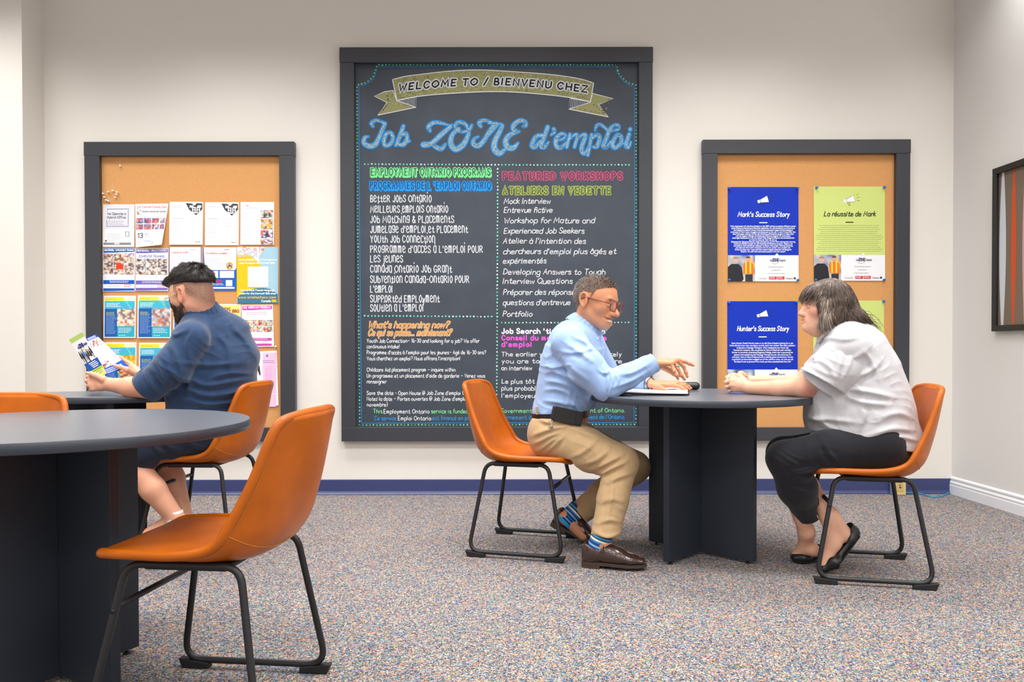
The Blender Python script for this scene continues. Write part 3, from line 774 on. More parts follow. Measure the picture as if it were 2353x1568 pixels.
# ------------------------------------------------------------------ paper on the cork boards
M_PRINT = mat('printed_paper', attr=True, rough=0.6, spec=0.3)
PAPER = lin((240, 241, 244)); GREY = lin((170, 172, 178)); DK = lin((60, 62, 66))
SKIN = [(226, 180, 150), (200, 150, 120), (240, 214, 196), (120, 90, 74)]
OFFICE = [(232, 226, 220), (200, 190, 180), (120, 96, 84), (236, 236, 240), (180, 150, 130), (84, 96, 120), (240, 220, 200), (60, 60, 66)]
fr = random.Random(11)
def greek(k, x0, x1, y, n, pitch, c, h=1.0, l=1, center=False, short=.75):
    """lines of body text too small to read, as rows of word-length dashes"""
    for i in range(n):
        x = x0 + (fr.uniform(0, (x1 - x0) * .08) if center else 0); e = x1 - ((x - x0) if center else fr.uniform(0, (x1 - x0) * (1 - short)))
        while x < e - 1:
            w = min(fr.uniform(2.2, 6.5), e - x); k.rect(x, y + i * pitch, x + w, y + i * pitch + h, c, l); x += w + 1.1
def lines(k, txt, cx, y0, pitch, pc, cap, w, c, l=1):
    for i, s in enumerate(txt):
        ww = len(s) * pc; k.text(s, cx - ww / 2, cx + ww / 2, y0 + i * pitch, cap, w, c, l, n=2, gap=.24)
def sheet(k, q, c=PAPER):
    """the paper itself: a fine grid between four pixel corners TL TR BR BL, so that it can curl"""
    q = [np.array(p, float) for p in q]; n = 12; o = len(k.V)
    for j in range(n + 1):
        for i in range(n + 1):
            u, v = i / n, j / n; p = (q[0] * (1 - u) + q[1] * u) * (1 - v) + (q[3] * (1 - u) + q[2] * u) * v
            k.V.append(tuple(p)); k.C.append(c); k.L.append(0)
    for j in range(n):
        for i in range(n):
            a = o + j * (n + 1) + i; k.F.append((a, a + 1, a + n + 2, a + n + 1))
def paper(name, q, label, cat, draw, group=None, curl=0.006, corner=0.0, base=PAPER):
    k = Ink(); x0, y0 = q[0]; x1, y1 = q[1][0], q[3][1]
    sheet(k, q, base); draw(k, x0, y0, x1, y1)
    def bend(X, Y):
        v = np.clip((Y - y0) / (y1 - y0), 0, 1); u = np.clip((X - x0) / (x1 - x0), 0, 1)
        return 0.0012 + curl * v + corner * np.clip(u + v - 1.15, 0, 1)
    o = k.build(name, BD_Y, M_PRINT, None, bend=bend)
    c = P((x0 + x1) / 2, y1, BD_Y); me = o.data
    me.transform(Matrix.Translation(-Vector(c))); o.location = c
    return tag(o, label, cat, group)
def Q(x0, y0, x1, y1): return [(x0, y0), (x1, y0), (x1, y1), (x0, y1)]
LG = 'flyers pinned to the left cork board'
def d_hybrid(k, x0, y0, x1, y1):
    k.rect(x0 + 4, y0 + 3, x1 - 8, y0 + 56, lin((224, 224, 234)), 1)
    k.stroke([(248, 485), (248, 480.5), (297, 480.5)], .9, DK, 2); k.stroke([(295, 483), (295, 521), (246.5, 521), (246.5, 506)], .9, DK, 2)
    k.text('We Operate a', 247, 290, 494, 5.5, .9, DK, 2); k.text('Hybrid Office', 247, 290, 502.5, 5.5, .9, DK, 2)
    greek(k, 249, 292, 508, 4, 3, GREY, .8, 2); greek(k, x0 + 9, x1 - 25, 537, 6, 3, lin((212, 214, 220)), .8, 2)
    k.stroke([(289.5, 533), (297.5, 533), (297.5, 543.5), (289.5, 543.5)], 1, DK, 2, closed=True); k.rect(243, 552, 246, 556, DK, 2)
    k.rect(239, 558, 302, 563, lin((140, 140, 144)), 2); k.rect(264, 559, 276, 562, PAPER, 3)
def d_fest(k, x0, y0, x1, y1):
    k.photo(315, 474, 324, 494, [(240, 130, 90), (250, 200, 180), (90, 160, 200), (240, 240, 244)], 2, 4, 6, 1)
    k.text('Cornwall Culture Fest', 327, 383, 478, 5, .8, lin((226, 120, 100)), 1); k.text('Festival culturel de Cornwall', 327, 382, 488, 4, .7, lin((110, 120, 130)), 1)
    for r in range(2):
        for c in range(4):
            a = 313.5 + c * 18.2; b = 501.5 + r * 14; k.photo(a, b, min(a + 16.5, 381 - r * 2), b + 12.2, [(220, 110, 80), (90, 130, 190), (60, 70, 100), (240, 180, 160), (200, 60, 90), (120, 170, 210)], 5 + r * 4 + c, 5, 4, 1)
    k.text('13', 318, 330, 547, 10, 1.7, DK, 1); k.text('SEPT', 334, 346, 540.5, 4, .6, GREY, 1); k.text('2025', 334, 346, 547, 4, .6, GREY, 1); greek(k, 349, 374, 537, 4, 3.2, lin((206, 208, 214)), .7, 1)
    greek(k, 316, 328, 554, 4, 3.2, lin((200, 202, 206)), .9, 1); k.text('Cornwall', 331, 348, 556, 4, .6, lin((120, 150, 210)), 1); k.dot(352, 558, 3, lin((190, 192, 198)), 1)
def d_job(k, x0, y0, x1, y1):
    greek(k, x0 + 7, x0 + 34, y0 + 9, 2, 3, lin((190, 194, 206)), .9, 1); k.rect(x0 + 3, y0 + 14, x0 + 45, y0 + 32, lin((232, 237, 246)), 1)
    h = x1 - 40; H = lin((66, 66, 70)); k.poly([(h, y0 + 3), (h + 14, y0 + 4), (h + 20, y0 + 9), (h + 26, y0 + 3), (x1 - 2, y0 + 4), (x1 - 1.5, y0 + 17), (x1 - 16, y0 + 31), (h + 8, y0 + 18)], H, 1)
    for a in (h + 9, x1 - 13): k.rect(a, y0 + 8, a + 9, y0 + 14, lin((214, 214, 218)), 2)
    for a in (h + 15, h + 25): k.rect(a, y0 + 12, a + 8, y0 + 24, PAPER, 2); k.dot(a + 4, y0 + 16, 1.9, H, 3); k.poly([(a + 1, y0 + 23), (a + 4, y0 + 18.5), (a + 7, y0 + 23)], H, 3)
    k.rect(h + 13, y0 + 24, h + 28, y0 + 26.5, lin((236, 236, 240)), 2)
    greek(k, x0 + 6, x0 + 32, y0 + 38, 1, 3, GREY, .9, 1); greek(k, x0 + 7, x0 + 34, y0 + 44, 13, 3.4, lin((214, 216, 222)), .7, 1); greek(k, x0 + 42, x1 - 6, y0 + 38, 6, 3.4, lin((216, 218, 224)), .7, 1); greek(k, x1 - 17, x1 - 5, y1 - 7, 1, 3, DK, 1.2, 1)
def d_photos(k, x0, y0, x1, y1):
    k.rect(565, 472, 572, 473.5, lin((230, 120, 120)), 1); greek(k, 566, 592, 478, 1, 3, GREY, .8, 1); greek(k, 559, 592, 488, 20, 3.4, lin((216, 218, 224)), .7, 1)
    for i, (a, b, pal) in enumerate(((483, 501.5, [(240, 150, 110), (70, 50, 50), (240, 220, 210), (120, 150, 160)]), (503.5, 527.5, [(250, 170, 60), (50, 60, 80), (240, 190, 120), (90, 190, 170), (240, 200, 190)]), (529.5, 547.5, [(236, 110, 120), (70, 90, 130), (250, 240, 240), (50, 60, 80)]), (549.5, 563, [(240, 160, 80), (90, 60, 60), (240, 230, 230), (190, 180, 210)]))):
        k.photo(599.5, a, 628, b, pal, 20 + i, 7, 5, 1)
def band(k, x0, x1, ya, yb, c, wob=1.0, l=1):
    k.poly([(x0, ya), (x1, ya), (x1, yb - wob), (x0 + (x1 - x0) * .6, yb - wob * .3), (x0 + (x1 - x0) * .3, yb + wob), (x0, yb + wob)], c, l)
def d_train(c, head, mid, pics, red):
    def f(k, x0, y0, x1, y1):
        band(k, x0 + 1, x1 - 1, y0 + 1.5, y0 + 10, c); k.text(head, x0 + 3, x1 - 3, y0 + 7, 3.8, .9, PAPER, 2)
        top = y0 + 12
        if mid: k.text(mid, x0 + 8, x1 - 9, y0 + 21, 5, .9, c, 1); top = y0 + 24
        n = 3
        for r in range(n):
            for q in range(3):
                a, b = x0 + 1 + q * (x1 - x0 - 2) / 3, top + r * (y0 + 62 - top) / n
                k.photo(a, b, a + (x1 - x0) / 3 - 1.8, b + (y0 + 62 - top) / n - .8, pics, fr.randint(0, 999), 6, 4, 1)
        if red: k.poly([(267, 619), (267, 610), (271, 604), (277, 604), (284, 611), (284, 619)], lin((226, 60, 36)), 2); k.dot(273.5, 601, 4, lin((226, 180, 150)), 3); k.poly([(262, 597), (276, 592), (286, 596), (284, 600), (263, 600)], lin((150, 110, 80)), 2)
        greek(k, x0 + 3, x1 - 8, y0 + 66, 2, 3.4, lin((214, 216, 222)), .7, 1); k.rect(x0 + 1, y0 + 74, x1 - 1, y0 + 83, c, 1); greek(k, x0 + 13, x1 - 12, y0 + 76, 2, 2.6, PAPER, 1.1, 2, center=True)
        greek(k, x0 + 12, x0 + 42, y0 + 87, 1, 3, GREY, 1, 1); k.stroke([(x1 - 25, y0 + 85), (x1 - 9, y0 + 85), (x1 - 9, y0 + 89), (x1 - 25, y0 + 89)], .9, lin((214, 70, 80)), 1, closed=True); band(k, x0 + 1, x1 - 1, y1 - 7, y1 - 1.5, c, .5)
    return f
def d_look(k, x0, y0, x1, y1):
    k.stroke([(x0 + .8, y0), (x0 + .8, y1)], 1.4, lin((90, 110, 190)), 1); k.stroke([(x1 - .8, y0), (x1 - .8, y1)], 1.4, lin((90, 110, 190)), 1)
    greek(k, x1 - 26, x1 - 10, y0 + 5, 1, 3, lin((150, 160, 200)), 1.2, 1); k.text('Looking for a job?', x0 + 6, x0 + 44, y0 + 14, 4, .7, lin((222, 120, 120)), 1); greek(k, x0 + 6, x1 - 8, y0 + 20, 8, 4, lin((212, 214, 222)), .7, 1)
def d_blue(k, x0, y0, x1, y1):
    b = lin((20, 96, 190)); k.poly([(x0, y0), (x0 + 1.2, y0), (x0 + 4, y0 + 52), (x1 - 3, y0 + 52), (x1 - 1, y0 + 48), (x1, y0 + 48), (x1, y1), (x0, y1)], b, 1)
    greek(k, x1 - 28, x1 - 14, y0 + 4, 1, 3, lin((90, 110, 190)), 1.4, 1); k.text('A la recherche d un emploi?', x0 + 6, x1 - 20, y0 + 15, 4, .7, lin((222, 110, 110)), 1); greek(k, x0 + 6, x1 - 20, y0 + 18, 8, 3.6, lin((208, 210, 218)), .7, 1)
    k.dot(x1 - 16, y0 + 42, 9, lin((246, 200, 80)), 2, 16); k.photo(x1 - 22, y0 + 36, x1 - 10, y0 + 48, [(250, 240, 230), (120, 70, 50), (240, 190, 160), (60, 50, 60)], 8, 5, 5, 3)
    for a, c in ((x0 + 4, x0 + 35), (x1 - 38, x1 - 5)): k.rect(a, y0 + 54, c, y0 + 70, PAPER, 2); greek(k, a + 4, c - 4, y0 + 58, 2, 3, lin((240, 200, 200)), .7, 3)
    k.rect(x0 + 4, y0 + 76, x0 + 44, y0 + 80.5, lin((216, 40, 80)), 2); greek(k, x0 + 6, x0 + 40, y0 + 77.5, 1, 3, PAPER, 1.2, 3); greek(k, x0 + 6, x0 + 56, y0 + 83, 2, 2.6, PAPER, 1, 2); k.rect(x1 - 24, y0 + 75, x1 - 9, y0 + 89, lin((226, 230, 246)), 2); k.rect(x0 + 4, y1 - 8, x1 - 4, y1 - 4, PAPER, 2)
def d_choix(k, x0, y0, x1, y1):
    Y, B, T = lin((250, 196, 22)), lin((166, 204, 220)), lin((58, 122, 152))
    k.poly([(x0, y0 + 19), (x0 + 10, y0 + 17.5), (x0 + 25, y0 + 18.5), (x0 + 40, y0 + 26), (x0 + 54, y0 + 40), (x0 + 58, y0 + 60), (x0 + 58, y1 - 20), (x0, y1 - 12)], Y, 1)
    k.poly([(x0 + 62, y0), (x1, y0), (x1, y1), (x0 + 50, y1 - 20), (x0 + 58, y0 + 60), (x0 + 54, y0 + 40), (x0 + 48, y0 + 28), (x0 + 56, y0 + 14)], B, 1)
    k.poly([(x0 + 1, y1 - 13), (x0 + 14, y1 - 26), (x0 + 40, y1 - 34), (x0 + 62, y1 - 35), (x0 + 78, y1 - 32), (x1 - 1, y1 - 20), (x1 - 1, y1), (x0 + 1, y1)], T, 2)
    k.text('On a le', x0 + 13, x0 + 63, y0 + 8, 8, 1.1, lin((222, 80, 70)), 2); k.text('CHOIX', x0 + 3, x0 + 62, y0 + 22, 12, 2.6, lin((196, 196, 206)), 2)
    k.text('Votre UNIQUE media francophone', x0 + 3, x1 - 4, y0 + 31, 3.6, 1.1, PAPER, 2); k.text('pour la region de Cornwall SDG', x0 + 6, x1 - 8, y0 + 38.5, 3.6, 1.1, PAPER, 2)
    k.rect(x0 + 25, y0 + 45, x0 + 72, y0 + 92, PAPER, 3)
    k.text('Your UNIQUE French-language', x0 + 8, x1 - 8, y1 - 28, 3.6, 1.1, PAPER, 3); k.text('media for the Cornwall SDG area', x0 + 6, x1 - 6, y1 - 20.5, 3.6, 1.1, PAPER, 3); k.text('www.onalechoix.com', x0 + 4, x1 - 4, y1 - 11, 5.2, 1.4, lin((252, 176, 50)), 3)
    k.text('Canada', x1 - 38, x1 - 17, y1 - 2.5, 5, 1.1, PAPER, 3); k.rect(x1 - 15, y1 - 8, x1 - 4, y1 - 2, lin((250, 190, 30)), 3)
def d_teal(pal, photo_low=True):
    def f(k, x0, y0, x1, y1):
        T, B = lin((70, 184, 214)), lin((30, 92, 172)); w = x1 - x0
        k.rect(x0 + 2.5, y0 + 3, x0 + .62 * w, y0 + 12, lin((246, 226, 60)), 1); k.rect(x0 + .62 * w, y0 + 3, x1 - 2.5, y0 + 12, lin((226, 240, 200)), 1); greek(k, x0 + 5, x0 + 34, y0 + 7, 1, 3, lin((200, 190, 70)), 1.2, 2)
        k.rect(x0 + 2.5, y0 + 12, x1 - 2.5, y0 + 30, T, 1); k.poly([(x0 + .66 * w, y0 + 12), (x0 + .72 * w, y0 + 12), (x0 + .88 * w, y0 + 30), (x0 + .82 * w, y0 + 30)], lin((104, 206, 226)), 2)
        greek(k, x0 + 6, x0 + 42, y0 + 17, 3, 3.4, PAPER, 1.6, 2); k.rect(x0 + 2.5, y0 + 30, x0 + .43 * w, y1 - 2.5, B, 1); k.rect(x0 + .43 * w, y0 + 30, x1 - 2.5, y1 - 27, T, 1)
        k.photo(x0 + .42 * w, y0 + 30, x1 - 2, y1 - 27, pal, fr.randint(0, 99), 8, 9, 2)
        k.rect(x0 + .43 * w, y1 - 27, x1 - 2.5, y1 - 2.5, lin((44, 172, 196)), 1)
        greek(k, x0 + 6, x0 + .38 * w, y0 + 38, 3, 2.8, lin((196, 210, 110)), 1.2, 2); greek(k, x0 + 6, x0 + .4 * w, y0 + 47, 14, 3, lin((160, 190, 226)), .9, 2); greek(k, x0 + .47 * w, x1 - 8, y1 - 23, 4, 3.2, PAPER, 1.1, 2)
        for i in range(4): k.dot(x0 + .5 * w + i * 4, y1 - 6, 1.2, PAPER, 2)
    return f
def d_bbq(k, x0, y0, x1, y1):
    k.rect(x0 + 2, y0 + 2, x1 - 2, y0 + 46, lin((252, 232, 130)), 1); k.text('2nd Annual', x1 - 47, x1 - 24, y0 + 11, 4, .9, lin((150, 60, 40)), 2); k.text('CHARITY BBQ', x1 - 58, x1 - 4, y0 + 19, 6, 1.7, lin((190, 66, 34)), 2, shear=.1); greek(k, x1 - 50, x1 - 12, y0 + 26, 4, 4, lin((226, 180, 80)), .9, 2)
def d_ece(k, x0, y0, x1, y1):
    c = lin((206, 70, 176)); band(k, x0 + 2, x1 - 2, y0 + 2, y0 + 11, c, 1.2); k.text('ECE ASSISTANT PROGRAM', x0 + 5, x1 - 5, y0 + 8, 4.6, 1.1, PAPER, 2); greek(k, x0 + 10, x1 - 10, y0 + 17, 2, 4, lin((214, 150, 170)), 1, 1, center=True); greek(k, x0 + 6, x1 - 6, y0 + 27, 2, 4, lin((216, 216, 222)), .8, 1)
    for r in range(2):
        for q in range(3): a, b = x0 + 2 + q * 23.8, y0 + 35 + r * 14; k.photo(a, b, a + 22.6, b + 13, [(222, 222, 130), (90, 160, 200), (220, 60, 90), (120, 90, 70), (240, 236, 230), (236, 200, 180)], 60 + r * 3 + q, 6, 4, 1)
    k.rect(x0 + 2, y0 + 76, x1 - 2, y0 + 82, c, 1); greek(k, x0 + 15, x1 - 10, y0 + 78, 1, 3, PAPER, 1.2, 2, center=True); k.stroke([(x1 - 24, y0 + 84), (x1 - 10, y0 + 84), (x1 - 10, y0 + 89), (x1 - 24, y0 + 89)], .8, lin((214, 120, 120)), 1, closed=True); band(k, x0 + 2, x1 - 2, y1 - 8, y1 - 2.5, c, .4)
def d_pink(k, x0, y0, x1, y1):
    k.rect(x0 + 42, y0 + 1, x1 - 1, y1 - 1, lin((238, 196, 226)), 1); k.poly([(581, 826), (590, 830), (597, 842), (599.5, 862), (597, 863), (592, 850), (588, 846)], lin((70, 52, 48)), 2); k.poly([(581, 832), (589, 842), (592, 856), (589, 870), (581, 873)], lin((234, 196, 176)), 2); k.poly([(581, 874), (594, 864), (602, 884), (581, 886)], PAPER, 2)
    k.dot(614, 818, 2.6, lin((80, 100, 210)), 2); k.dot(619, 818, 2.2, lin((230, 220, 110)), 2); greek(k, 604, 632, 829, 2, 4, lin((150, 120, 170)), 1.2, 2, center=True); greek(k, 609, 627, 842, 10, 3.9, lin((214, 150, 200)), .8, 2, center=True); k.rect(x0 + 42, 905, x1 - 1, 906.4, PAPER, 2)
FLY = [
 ('flyer', Q(237, 470, 309.5, 568), 'white office notice flyer at top left of the flyers', d_hybrid), ('flyer', [(311, 469), (387, 468), (376.5, 564), (313, 569)], 'culture festival flyer with eight small photos and a curled corner', d_fest),
 ('flyer', Q(390, 464, 467, 563), 'white flyer with a dark heart emblem, third in the top row', d_job), ('flyer', Q(471.5, 465, 549, 564), 'white flyer with a dark heart emblem, fourth in the top row', d_job),
 ('flyer', Q(553, 464.5, 630, 563), 'white flyer with a strip of four photos down its right side', d_photos),
 ('flyer', Q(237, 570, 310.5, 670), 'blue and white training flyer with many photos beside the left rail', d_train(lin((16, 88, 190)), 'HIGH SCHOOL + EMPLOYMENT TRAINING', None, OFFICE + SKIN, True)),
 ('flyer', Q(312, 571, 387, 669), 'purple and white computer training flyer', d_train(lin((112, 100, 190)), 'HIGH SCHOOL + SKILLS COURSES', 'COMPUTER TRAINING', OFFICE, False)),
 ('flyer', Q(389, 568, 463, 668), 'white flyer with thin blue edges just behind the young man', d_look), ('flyer', Q(467, 569, 543.5, 668), 'blue and white flyer with a round yellow photo', d_blue),
 ('flyer', Q(239, 680, 312.5, 777), 'teal and blue flyer with a glowing picture, beside the left rail', d_teal([(250, 236, 220), (236, 200, 170), (150, 110, 100), (120, 120, 130), (244, 220, 190)])), ('flyer', Q(317, 679, 394, 777.5), 'teal and blue flyer with a picture of a student', d_teal([(200, 170, 150), (120, 110, 120), (236, 224, 220), (220, 120, 80), (170, 190, 210)])),
 ('flyer', Q(399, 679, 475, 777.5), 'teal flyer mostly covered by the young man', d_teal([(200, 170, 150), (120, 110, 120), (236, 224, 220)])), ('flyer', Q(478, 699, 553.5, 797), 'yellow charity barbecue flyer behind the young man', d_bbq), ('flyer', [(555, 701), (627, 700), (630.5, 797), (557, 798)], 'magenta and white assistant program flyer', d_ece),
 ('flyer', Q(240, 787, 314, 885), 'teal flyer with yellow flowers behind the brochure', d_teal([(250, 180, 30), (240, 150, 20), (120, 130, 40), (250, 210, 60)])), ('flyer', Q(320, 788, 395, 886), 'teal and blue flyer beside the rolled sleeve', d_teal([(60, 120, 190), (40, 100, 170), (90, 170, 210)])),
 ('poster', [(562, 810), (636, 806), (641, 932), (564, 936)], 'pink poster of a woman, above the back of the young man\'s chair', d_pink), ('poster', Q(545, 568, 640, 697), 'yellow and pale blue bilingual media poster beside the right rail', d_choix)]
for n, q, l, d in FLY:
    paper(n, q, l, 'flyer' if n == 'flyer' else 'poster', d, LG if n == 'flyer' else None, curl=fr.uniform(.003, .008), corner=.035 if 'curled' in l else 0.0)
# the four success story posters
MARK = ["Mark registered with Job Zone d'emploi in July 2021 wishing to explore different career", 'paths related to becoming an Electrical Apprentice. He was connected to a Consultant', 'who helped him explore various training and employment opportunities keeping in', "mind some of Mark's past struggles and successes on the job. It wasn't long after this", 'that Mark began working with the Job Matching and Placement program in hopes that', 'with the support through this Employment Ontario program, he would secure', 'meaningful employment in his new chosen field. Bergeron Electric was contacted and', 'an interview between them was set up.', 'Subsequently, Bergeron Electric made the decision to hire Mark utilizing the training', 'incentives offered through the Job Matching and Placement program. Support was', 'provided to Mark and his new employer to ensure that proper training was being', "provided and that Mark's transition into his new career was a smooth one.", 'It has now been over 1 year and Mark remains happily employed with Bergeron', 'Electric. We wish Mark continued success in his new career!']
HUNT = ["Meet Hunter Cooke! Hunter came in to Job Zone d'emploi looking for a job,", 'little did she know she was about to kick start her career! She had a passion', 'to become a Massage Therapist. After completing the Youth Job', 'Connection sessions, she was placed at Above & Beyond Laser and Spa.', 'Hunter is currently attending Elegance College where she is pursuing her', 'passion and completing the Massage Therapy Course; she continues to', 'work part-time at Above & Beyond and is making great connections. Hunter', 'is grateful to have been nudged out of her comfort zone, we wish you all', 'the best & are so proud of how much you have accomplished thus far!']
def d_story(base, ink, title, body, pic):
    def f(k, x0, y0, x1, y1):
        cx = (x0 + x1) / 2; yb = y0 + 157; k.rect(x0, y0, x1, yb, lin(base), 1)
        # megaphone with three sound marks
        o = (cx - 1, y0 + 31); m = [(-6, -2), (10, -11), (14.5, 4), (-4.5, 5)]
        k.poly([(o[0] + a, o[1] + b) for a, b in m], PAPER, 2); k.poly([(o[0] + a, o[1] + b) for a, b in [(-12.5, 0), (-7, -2), (-5.2, 5), (-10.5, 6.5)]], PAPER, 2)
        c2 = lin((40, 44, 50)); k.stroke([(o[0] + a, o[1] + b) for a, b in m], .7, c2, 3, closed=True)
        for a in ((17, -10, 22, -15), (18, -5, 25, -7), (18, 1, 25, 2)): k.stroke([(o[0] + a[0], o[1] + a[1]), (o[0] + a[2], o[1] + a[3])], .7, c2, 2)
        k.stroke([(o[0] - 3, o[1] + 6), (o[0], o[1] + 13), (o[0] + 3, o[1] + 12), (o[0] + 1, o[1] + 5)], .8, c2, 2)
        for q in text_strokes(title, cx - 58, cx + 60, y0 + 68, 10.5, shear=.22, gap=.2): k.stroke(q, 1.9, lin(ink), 2)
        k.rect(cx - 9, y0 + 81, cx + 9.5, y0 + 83.2, lin(ink), 2)
        if body: n = max(len(s) for s in body); lines(k, body, cx, y0 + (91.5 if len(body) > 10 else 98), 4.5 if len(body) > 10 else 5.3, 150.0 / n, 2.9 if len(body) > 10 else 3.2, .75, lin(ink), 2)
        else: greek(k, x0 + 4, x1 - 5, y0 + 89, 14, 4.55, lin((146, 164, 96)), .9, 2, center=True)
        k.poly([(cx + 27, yb + .2), (cx + 31.5, yb - 5), (cx + 36, yb + .2)], PAPER, 2)
        xp = x0 + 62.5
        if pic == 'men':
            k.photo(x0, yb, xp, y1, [(226, 206, 180), (200, 190, 180), (170, 176, 190), (236, 190, 90), (90, 120, 190), (214, 200, 190)], 31, 7, 5, 1)
            k.poly([(x0, y1), (x0, yb + 27), (x0 + 8, yb + 20), (x0 + 24, yb + 20), (x0 + 32, yb + 28), (x0 + 36, y1 - 5), (x0 + 32, y1)], lin((38, 38, 44)), 2); k.dot(x0 + 18, yb + 11, 6.5, lin((226, 172, 142)), 2, 14); k.poly([(x0 + 11.5, yb + 8), (x0 + 13, yb + 5), (x0 + 18, yb + 3.6), (x0 + 23, yb + 5), (x0 + 24.5, yb + 8)], lin((150, 140, 134)), 3)
            k.poly([(x0 + 35, y1 - 18), (x0 + 35, yb + 20), (x0 + 41, yb + 15), (x0 + 52, yb + 15), (x0 + 59, yb + 21), (x0 + 60, y1 - 16)], lin((240, 124, 30)), 2); k.rect(x0 + 40, yb + 15, x0 + 43, y1 - 18, lin((240, 226, 80)), 3); k.rect(x0 + 50, yb + 15, x0 + 53, y1 - 18, lin((240, 226, 80)), 3); k.dot(x0 + 46.5, yb + 8.5, 5.4, lin((222, 166, 136)), 2, 14); k.poly([(x0 + 41, yb + 6.5), (x0 + 43, yb + 3), (x0 + 50, yb + 3), (x0 + 52, yb + 6.5)], lin((84, 66, 58)), 3); k.rect(x0 + 40, y1 - 16, x0 + 57, y1, lin((50, 52, 66)), 2)
        else: k.photo(x0, yb, xp, y1, [(190, 196, 214), (150, 160, 186), (90, 100, 130), (70, 150, 214), (220, 220, 230)], 33, 6, 5, 1)
        c = (xp + x1) / 2 + 1; k.text('Job', c - 18, c - 11, yb + 14, 5.5, .6, lin((60, 60, 90)), 2, shear=.25); k.text('ZONE', c - 11, c + 3, yb + 14, 6.4, 1.5, lin((34, 34, 110)), 2, shear=.1); k.text("d'emploi", c + 3, c + 19, yb + 14, 5.5, .6, lin((60, 60, 90)), 2, shear=.25)
        k.stroke(catmull([(c - 13, yb + 17), (c - 5, yb + 20), (c + 3, yb + 16)], 4), 1.0, lin((206, 206, 70)), 2)
        for i, w in enumerate((21, 13, 22)): greek(k, c - w, c + w, yb + 26.5 + i * 7.4, 1, 3, lin((150, 152, 160)), 1.1, 2)
        k.text('Canada', c - 44, c - 24, y1 - 5, 4.4, .6, lin((170, 170, 176)), 2)
        for a, b in ((c - 19, c - 1.5), (c + 0, c + 16.5)): k.rect(a, y1 - 11, b, y1 - 4.5, lin((206, 40, 60)), 2); greek(k, a + 1.5, b - 1.5, y1 - 9.6, 2, 2.3, PAPER, 1.0, 3)
        k.text('Ontario', c + 21, c + 36, y1 - 5, 3.6, .6, lin((90, 90, 96)), 2); k.dot(c + 40, y1 - 7, 2.6, lin((60, 60, 66)), 2, 12)
    return f
BLU, LIME = (0, 48, 184), (208, 222, 128)
for q, l, d in ((Q(1672, 430, 1834.5, 647), 'royal blue success story poster at the upper left of its cork board', d_story(BLU, (240, 242, 248), "Mark's Success Story", MARK, 'men')),
                (Q(1869.5, 429, 2033, 645.5), 'whole lime green success story poster above the woman\'s head', d_story(LIME, (44, 52, 36), 'La r\u00e9ussite de Mark', None, 'men')),
                (Q(1671, 692.5, 1832.5, 909), 'royal blue success story poster in front of the woman\'s face', d_story(BLU, (240, 242, 248), "Hunter's Success Story", HUNT, 'x')),
                (Q(1868, 691, 2031, 907.5), 'lime green poster mostly hidden behind the woman', d_story(LIME, (44, 52, 36), 'La r\u00e9ussite de Hunter', None, 'x'))):
    paper('poster', q, l, 'poster', d, 'success story posters', curl=.004)
# push pins
def pin(px, py, m, label, group, r=0.0078, name='push_pin'):
    c = P(px, py, BD_Y); prof = [(0.0, r * .45), (0.004, r * .95), (0.006, r), (0.0085, r * .6), (0.0125, r * .55), (0.0145, r * .9), (0.0175, r), (0.019, r * .75), (0.0196, 0.0004)]
    n = 12; V = [(rr * math.cos(2 * math.pi * k / n), -d, rr * math.sin(2 * math.pi * k / n)) for d, rr in prof for k in range(n)]
    F = [(i * n + k, i * n + (k + 1) % n, (i + 1) * n + (k + 1) % n, (i + 1) * n + k) for i in range(len(prof) - 1) for k in range(n)] + [tuple(range(n)), tuple((len(prof) - 1) * n + k for k in range(n))]
    me = mesh_np(name, np.array(V), F); fix_normals(me); o = link(name, me, m); o.location = c + np.array([0, -0.001, 0]); return tag(o, label, 'push pin', group)
M_PINB = mat('blue_pin_plastic', (20, 112, 214), rough=0.25); M_PINW = mat('clear_pin_plastic', (240, 236, 226), rough=0.2)
PB = {'on the upper blue poster': [(1675, 433), (1832, 433), (1675, 644), (1832, 644)], 'on the upper lime poster': [(1875, 432), (2030.5, 431), (1873, 644), (2030, 643.5)], 'on the lower blue poster': [(1674.5, 696), (1829.5, 695)]}
POSN = ['top left', 'top right', 'bottom left', 'bottom right']
for w, ps in PB.items():
    for i, (x, y) in enumerate(ps): pin(x, y, M_PINB, 'blue push pin at the %s corner %s' % (POSN[i], w[3:] and 'of' + w[2:]), 'blue push pins on the posters')
pin(2029, 692.5, M_PINB, 'blue push pin at the visible corner of the hidden lime poster', 'blue push pins on the posters')
for x, y in ((239, 446), (251, 442), (261, 439.5), (271, 443), (270, 448), (242, 454), (267, 455), (251, 463), (246, 461)):
    pin(x, y, M_PINW, 'small clear push pin in the loose cluster above the office notice', 'clear push pins in a cluster', r=0.0055)
pin(278.5, 382, M_PINW, 'single clear push pin high on the empty cork', None, r=0.0055)
pin(635, 797, M_PINW, 'single clear push pin beside the magenta flyer', None, r=0.0055)
